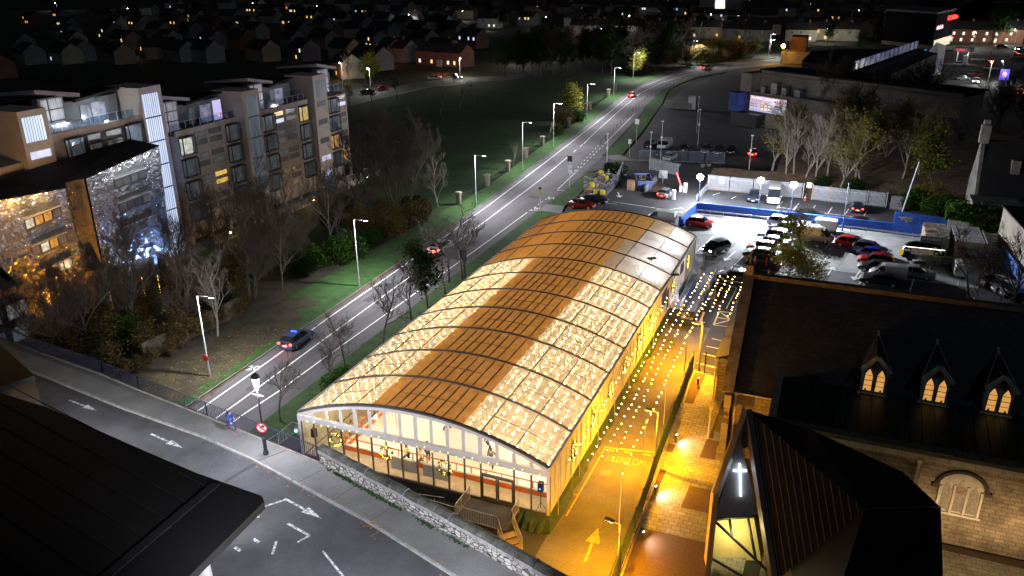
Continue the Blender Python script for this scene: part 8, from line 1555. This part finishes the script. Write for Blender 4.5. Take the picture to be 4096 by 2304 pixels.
# rows of mostly dark houses over the hillside
RN = ('first','second','third','fourth','fifth','sixth','seventh','eighth','ninth','tenth','eleventh','twelfth','thirteenth','fourteenth')
rh = random.Random(77)
for row, (x0, y0, x1, y1, n, dg) in enumerate(((-300,185,-110,262,11,-22),(-330,232,-120,310,11,-22),(-360,285,-150,360,11,-20),(-420,330,-180,400,11,-18),(-470,400,-60,455,16,-8),(-520,470,-40,505,18,-4),(-560,560,60,575,20,0),(-560,660,120,660,20,0),(-100,420,70,415,8,2),(60,430,190,420,6,2),(-200,610,150,600,20,0),(-60,500,150,490,12,3),(-250,720,260,730,26,0),(20,560,200,545,12,4))):
    for i in range(n):
        u = (i+.5+rh.uniform(-.25,.25))/n; x, y = x0+(x1-x0)*u, y0+(y1-y0)*u+rh.uniform(-4,4); lit = []
        if rh.random() < (.5 if row > 3 else .3): lit = [(rh.uniform(-.4,.4), rh.choice((0,1,1)), rh.choice((0,0,1,1,2,3))) for _ in range(rh.choice((1,2,3)))]
        house(x, y, dg+rh.uniform(-6,6)+(90 if rh.random() < .12 else 0), rh.uniform(11,17), 8, rh.uniform(5,5.8), rh.choice(('grey','cream','brick','tan','grey')), ('far house with a lit window in the %s estate row' if lit else 'unlit dark house in the %s row of the far estate') % RN[row], lit, group='lit houses of the far estate' if lit else 'dark houses of the far estate', chim=rh.random() < .5)
# far street lamps and trees
slm = MB().tube((0,0,0),(0,0,6.6),.09,6,.06).tube((0,0,6.6),(.9,0,6.7),.05,5).mesh('column', galv); slh = MB().box((.95,0,6.68),(.6,.22,.12)).mesh('lamp_head', metal_grey); sll = MB().ball((.95,0,6.55),.2,8,5).mesh('lens', EM('far_lens', (1,.96,.85), 40))
for v, x, y, p, lb in (('C',172,540,900,'lamp in the green lit tree beyond the park'),('C',912,440,900,'lamp beside the red lit garden at the park gate'),('X',870,780,300,'lamp just past the apartment roof'),('C',1428,330,500,'lamp among the trees at the back of the park'),('X',640,140,500,'lamp in the upper left terraces'),('X',1990,200,700,'lamp with wires above the far house row'),('W',540,100,500,'lamp at the upper left, left of two'),('W',1215,165,500,'lamp at the upper left, right of two'),('W',2365,110,700,'lamp with wires left of centre'),('X',1505,240,600,'lamp by the green lit tree in the far terrace'),('D',157,240,700,'lamp with wires at the left end of the far row'),('D',872,230,900,'lamp with wires above the white semis'),('D',610,355,600,'lamp beside the green of the far street'),('D',283,480,600,'lamp lighting yellow leaves behind the park gate'),('E',42,320,700,'lamp with wires at the right hand row'),('E',790,330,700,'lamp with wires above the pale houses'),('E',850,360,700,'tall lamp by the pale houses'),('E',1098,180,700,'lamp on the far side street'),('E',2060,395,1200,'tall lamp by the junction, left of two'),('E',2395,375,1200,'tall lamp by the junction, right of two'),('E',2270,690,700,'slim lamp in the retail yard, right of two'),('E',2175,690,700,'slim lamp in the retail yard, left of two'),('E',370,470,700,'lamp at the end of the bypass verge'),('E',970,120,500,'lamp on the hill behind the side street'),('h',865,100,300,'faint lamp on the far hillside, left'),('h',938,110,300,'faint lamp on the far hillside, middle'),('h',1370,150,300,'faint lamp on the far hillside, right')):
    q = g(v,x,y); t = thing('street_lamp', 'distant street '+lb, 'street lamp', (q.x,q.y,0), rnd.uniform(0,6), 'distant street lamps'); link('column', slm, t); link('lamp_head', slh, t); link('lens', sll, t); lamp((.95,0,6.3), p*3.2, (1,.97,.88), .2, parent=t)
q = gy('E',484,380,284); t = wthing('sodium_flood', 'glaring orange sodium lamp on the gable of the red brick annex', 'lamp', (q.x,q.y,0)); MB().tube((q.x,q.y,0),(q.x,q.y,q.z),.1).build('post', metal_dark, t); MB().ball((q.x,q.y-.2,q.z),.75,10,7).build('lens', EM('sodium_flood_lens', (1,.5,.05), 30), t); lamp((q.x-1.5,q.y-3,q.z), 3200, (1,.45,.03), .4, parent=t)
bxa = wthing('brick_annex', 'orange lit brick annex beside the sodium lamp', 'building', (14,288,0)); p0, p1 = g('E',430,540), g('E',700,530); MB().bb(p0.x+.5,p1.x,286,296,0,4.2).build('low_wall', rend_d, bxa); MB().bb(11.8,17.5,288,297,0,9.5).build('tower', M('annex_brick', (.10,.04,.02), .9, .2, 1), bxa)
for i in range(70):
    x = rh.uniform(-420,190); y = rh.uniform(300,700)
    tree(rh.choice(('tall0','green0','green1','tall2')), x, y, 'dark garden tree among far houses', 'dark garden trees of the far estate', rh.uniform(.6,1.0))
for i in range(24):
    x = rh.uniform(60,170); y = rh.uniform(385,520); tree('green1' if i%2 else 'green0', x, y, 'dark tree in the black wood behind the office', 'black wood behind the office', rh.uniform(1,1.5))
for v, x, y, c, lb in (('E',1870,355,(1,.05,.02),'red traffic light by the office corner'),('E',1855,362,(.05,1,.7),'green traffic light by the office corner'),('E',2052,345,(1,.05,.02),'red traffic light before the villas'),('E',2215,340,(1,.1,.05),'red traffic light at the junction'),('E',2220,392,(1,.2,.15),'pinkish red signal by the crossing')):
    q = g(v,x,y+20); t = thing('traffic_light', lb, 'traffic light', (q.x,q.y,0), 0, 'traffic lights at the junction'); MB().tube((0,0,0),(0,0,3.2),.07).box((0,.05,3.1),(.35,.25,1.0)).build('post', metal_dark, t); MB().ball((0,-.12,3.3),.28,8,5).build('lens', EM('signal', c, 12), t)
q = g('E',2300,690); t = wthing('neon_sign', 'vivid blue violet lit sign among the trees of the retail yard', 'sign', (q.x,q.y,0)); MB().bb(q.x-1.2,q.x+1.2,q.y,q.y+.2,1,4.2).build('panel', EM('neon_blue', (.12,.08,1), 3), t); MB().ball((q.x,q.y-.1,2.7),(.6,.1,.8),8,5).build('pink_heart', EM('neon_pink', (1,.4,.8), 4), t); MB().tube((q.x,q.y+.1,0),(q.x,q.y+.1,1.2),.1).build('post', metal_dark, t)
tw_ = wthing('lit_tower_block', 'distant block with three tall white lit windows on the skyline', 'building', (45,690,0)); q = g('D',1610,150); q2 = gy('D',1610,150,q.y); MB().bb(q.x-14,q.x+14,q.y,q.y+14,0,30).build('wall', HM['grey'], tw_)
for dy in (35,75,10): z = gy('D',1615,dy,q.y).z; x = gy('D',1615,dy,q.y).x; MB().bb(x-3,x+3,q.y-.3,q.y-.1,z-3,z+3).build('window', WARMW[2], tw_)
cbn = wthing('site_cabin', 'low grey hut on the dark slope by the bypass bend', 'hut', (-2,150,0)); q = g('D',1250,900); MB().bb(q.x-3,q.x+4,q.y,q.y+3,0,1.6).build('wall', conc_dark, cbn); MB().bb(q.x+3,q.x+5,q.y+.2,q.y+2.6,0,3.2).build('shed', metal_grey, cbn)
# ================================================================ things of one look: tell them apart by their order across the view
ONES = ('first','second','third','fourth','fifth','sixth','seventh','eighth','ninth','tenth','eleventh','twelfth','thirteenth','fourteenth','fifteenth','sixteenth','seventeenth','eighteenth','nineteenth')
TENS = ('','','twenty','thirty','forty','fifty','sixty','seventy','eighty','ninety')
TENTH = ('','','twentieth','thirtieth','fortieth','fiftieth','sixtieth','seventieth','eightieth','ninetieth')
def ordinal(n):
    if n > 99: return 'hundred and '+ordinal(n-100) if n > 100 else 'hundredth'
    if n < 20: return ONES[n-1]
    return TENTH[n//10] if n % 10 == 0 else TENS[n//10]+' '+ONES[n%10-1]
same = {}
for o in COL.objects:
    if o.parent is None and 'label' in o: same.setdefault(o['label'], []).append(o)
def bearing(o):
    p = o.location if o.type == 'EMPTY' or o.location.length > 0 else Vector(o.bound_box[0]); d = p-CP
    return d.dot(cr)/max(.1, d.dot(fw))
for lb, os_ in same.items():
    if len(os_) < 2: continue
    for i, o in enumerate(sorted(os_, key=bearing)): o['label'] = lb+', '+ordinal(i+1)+' from the left'
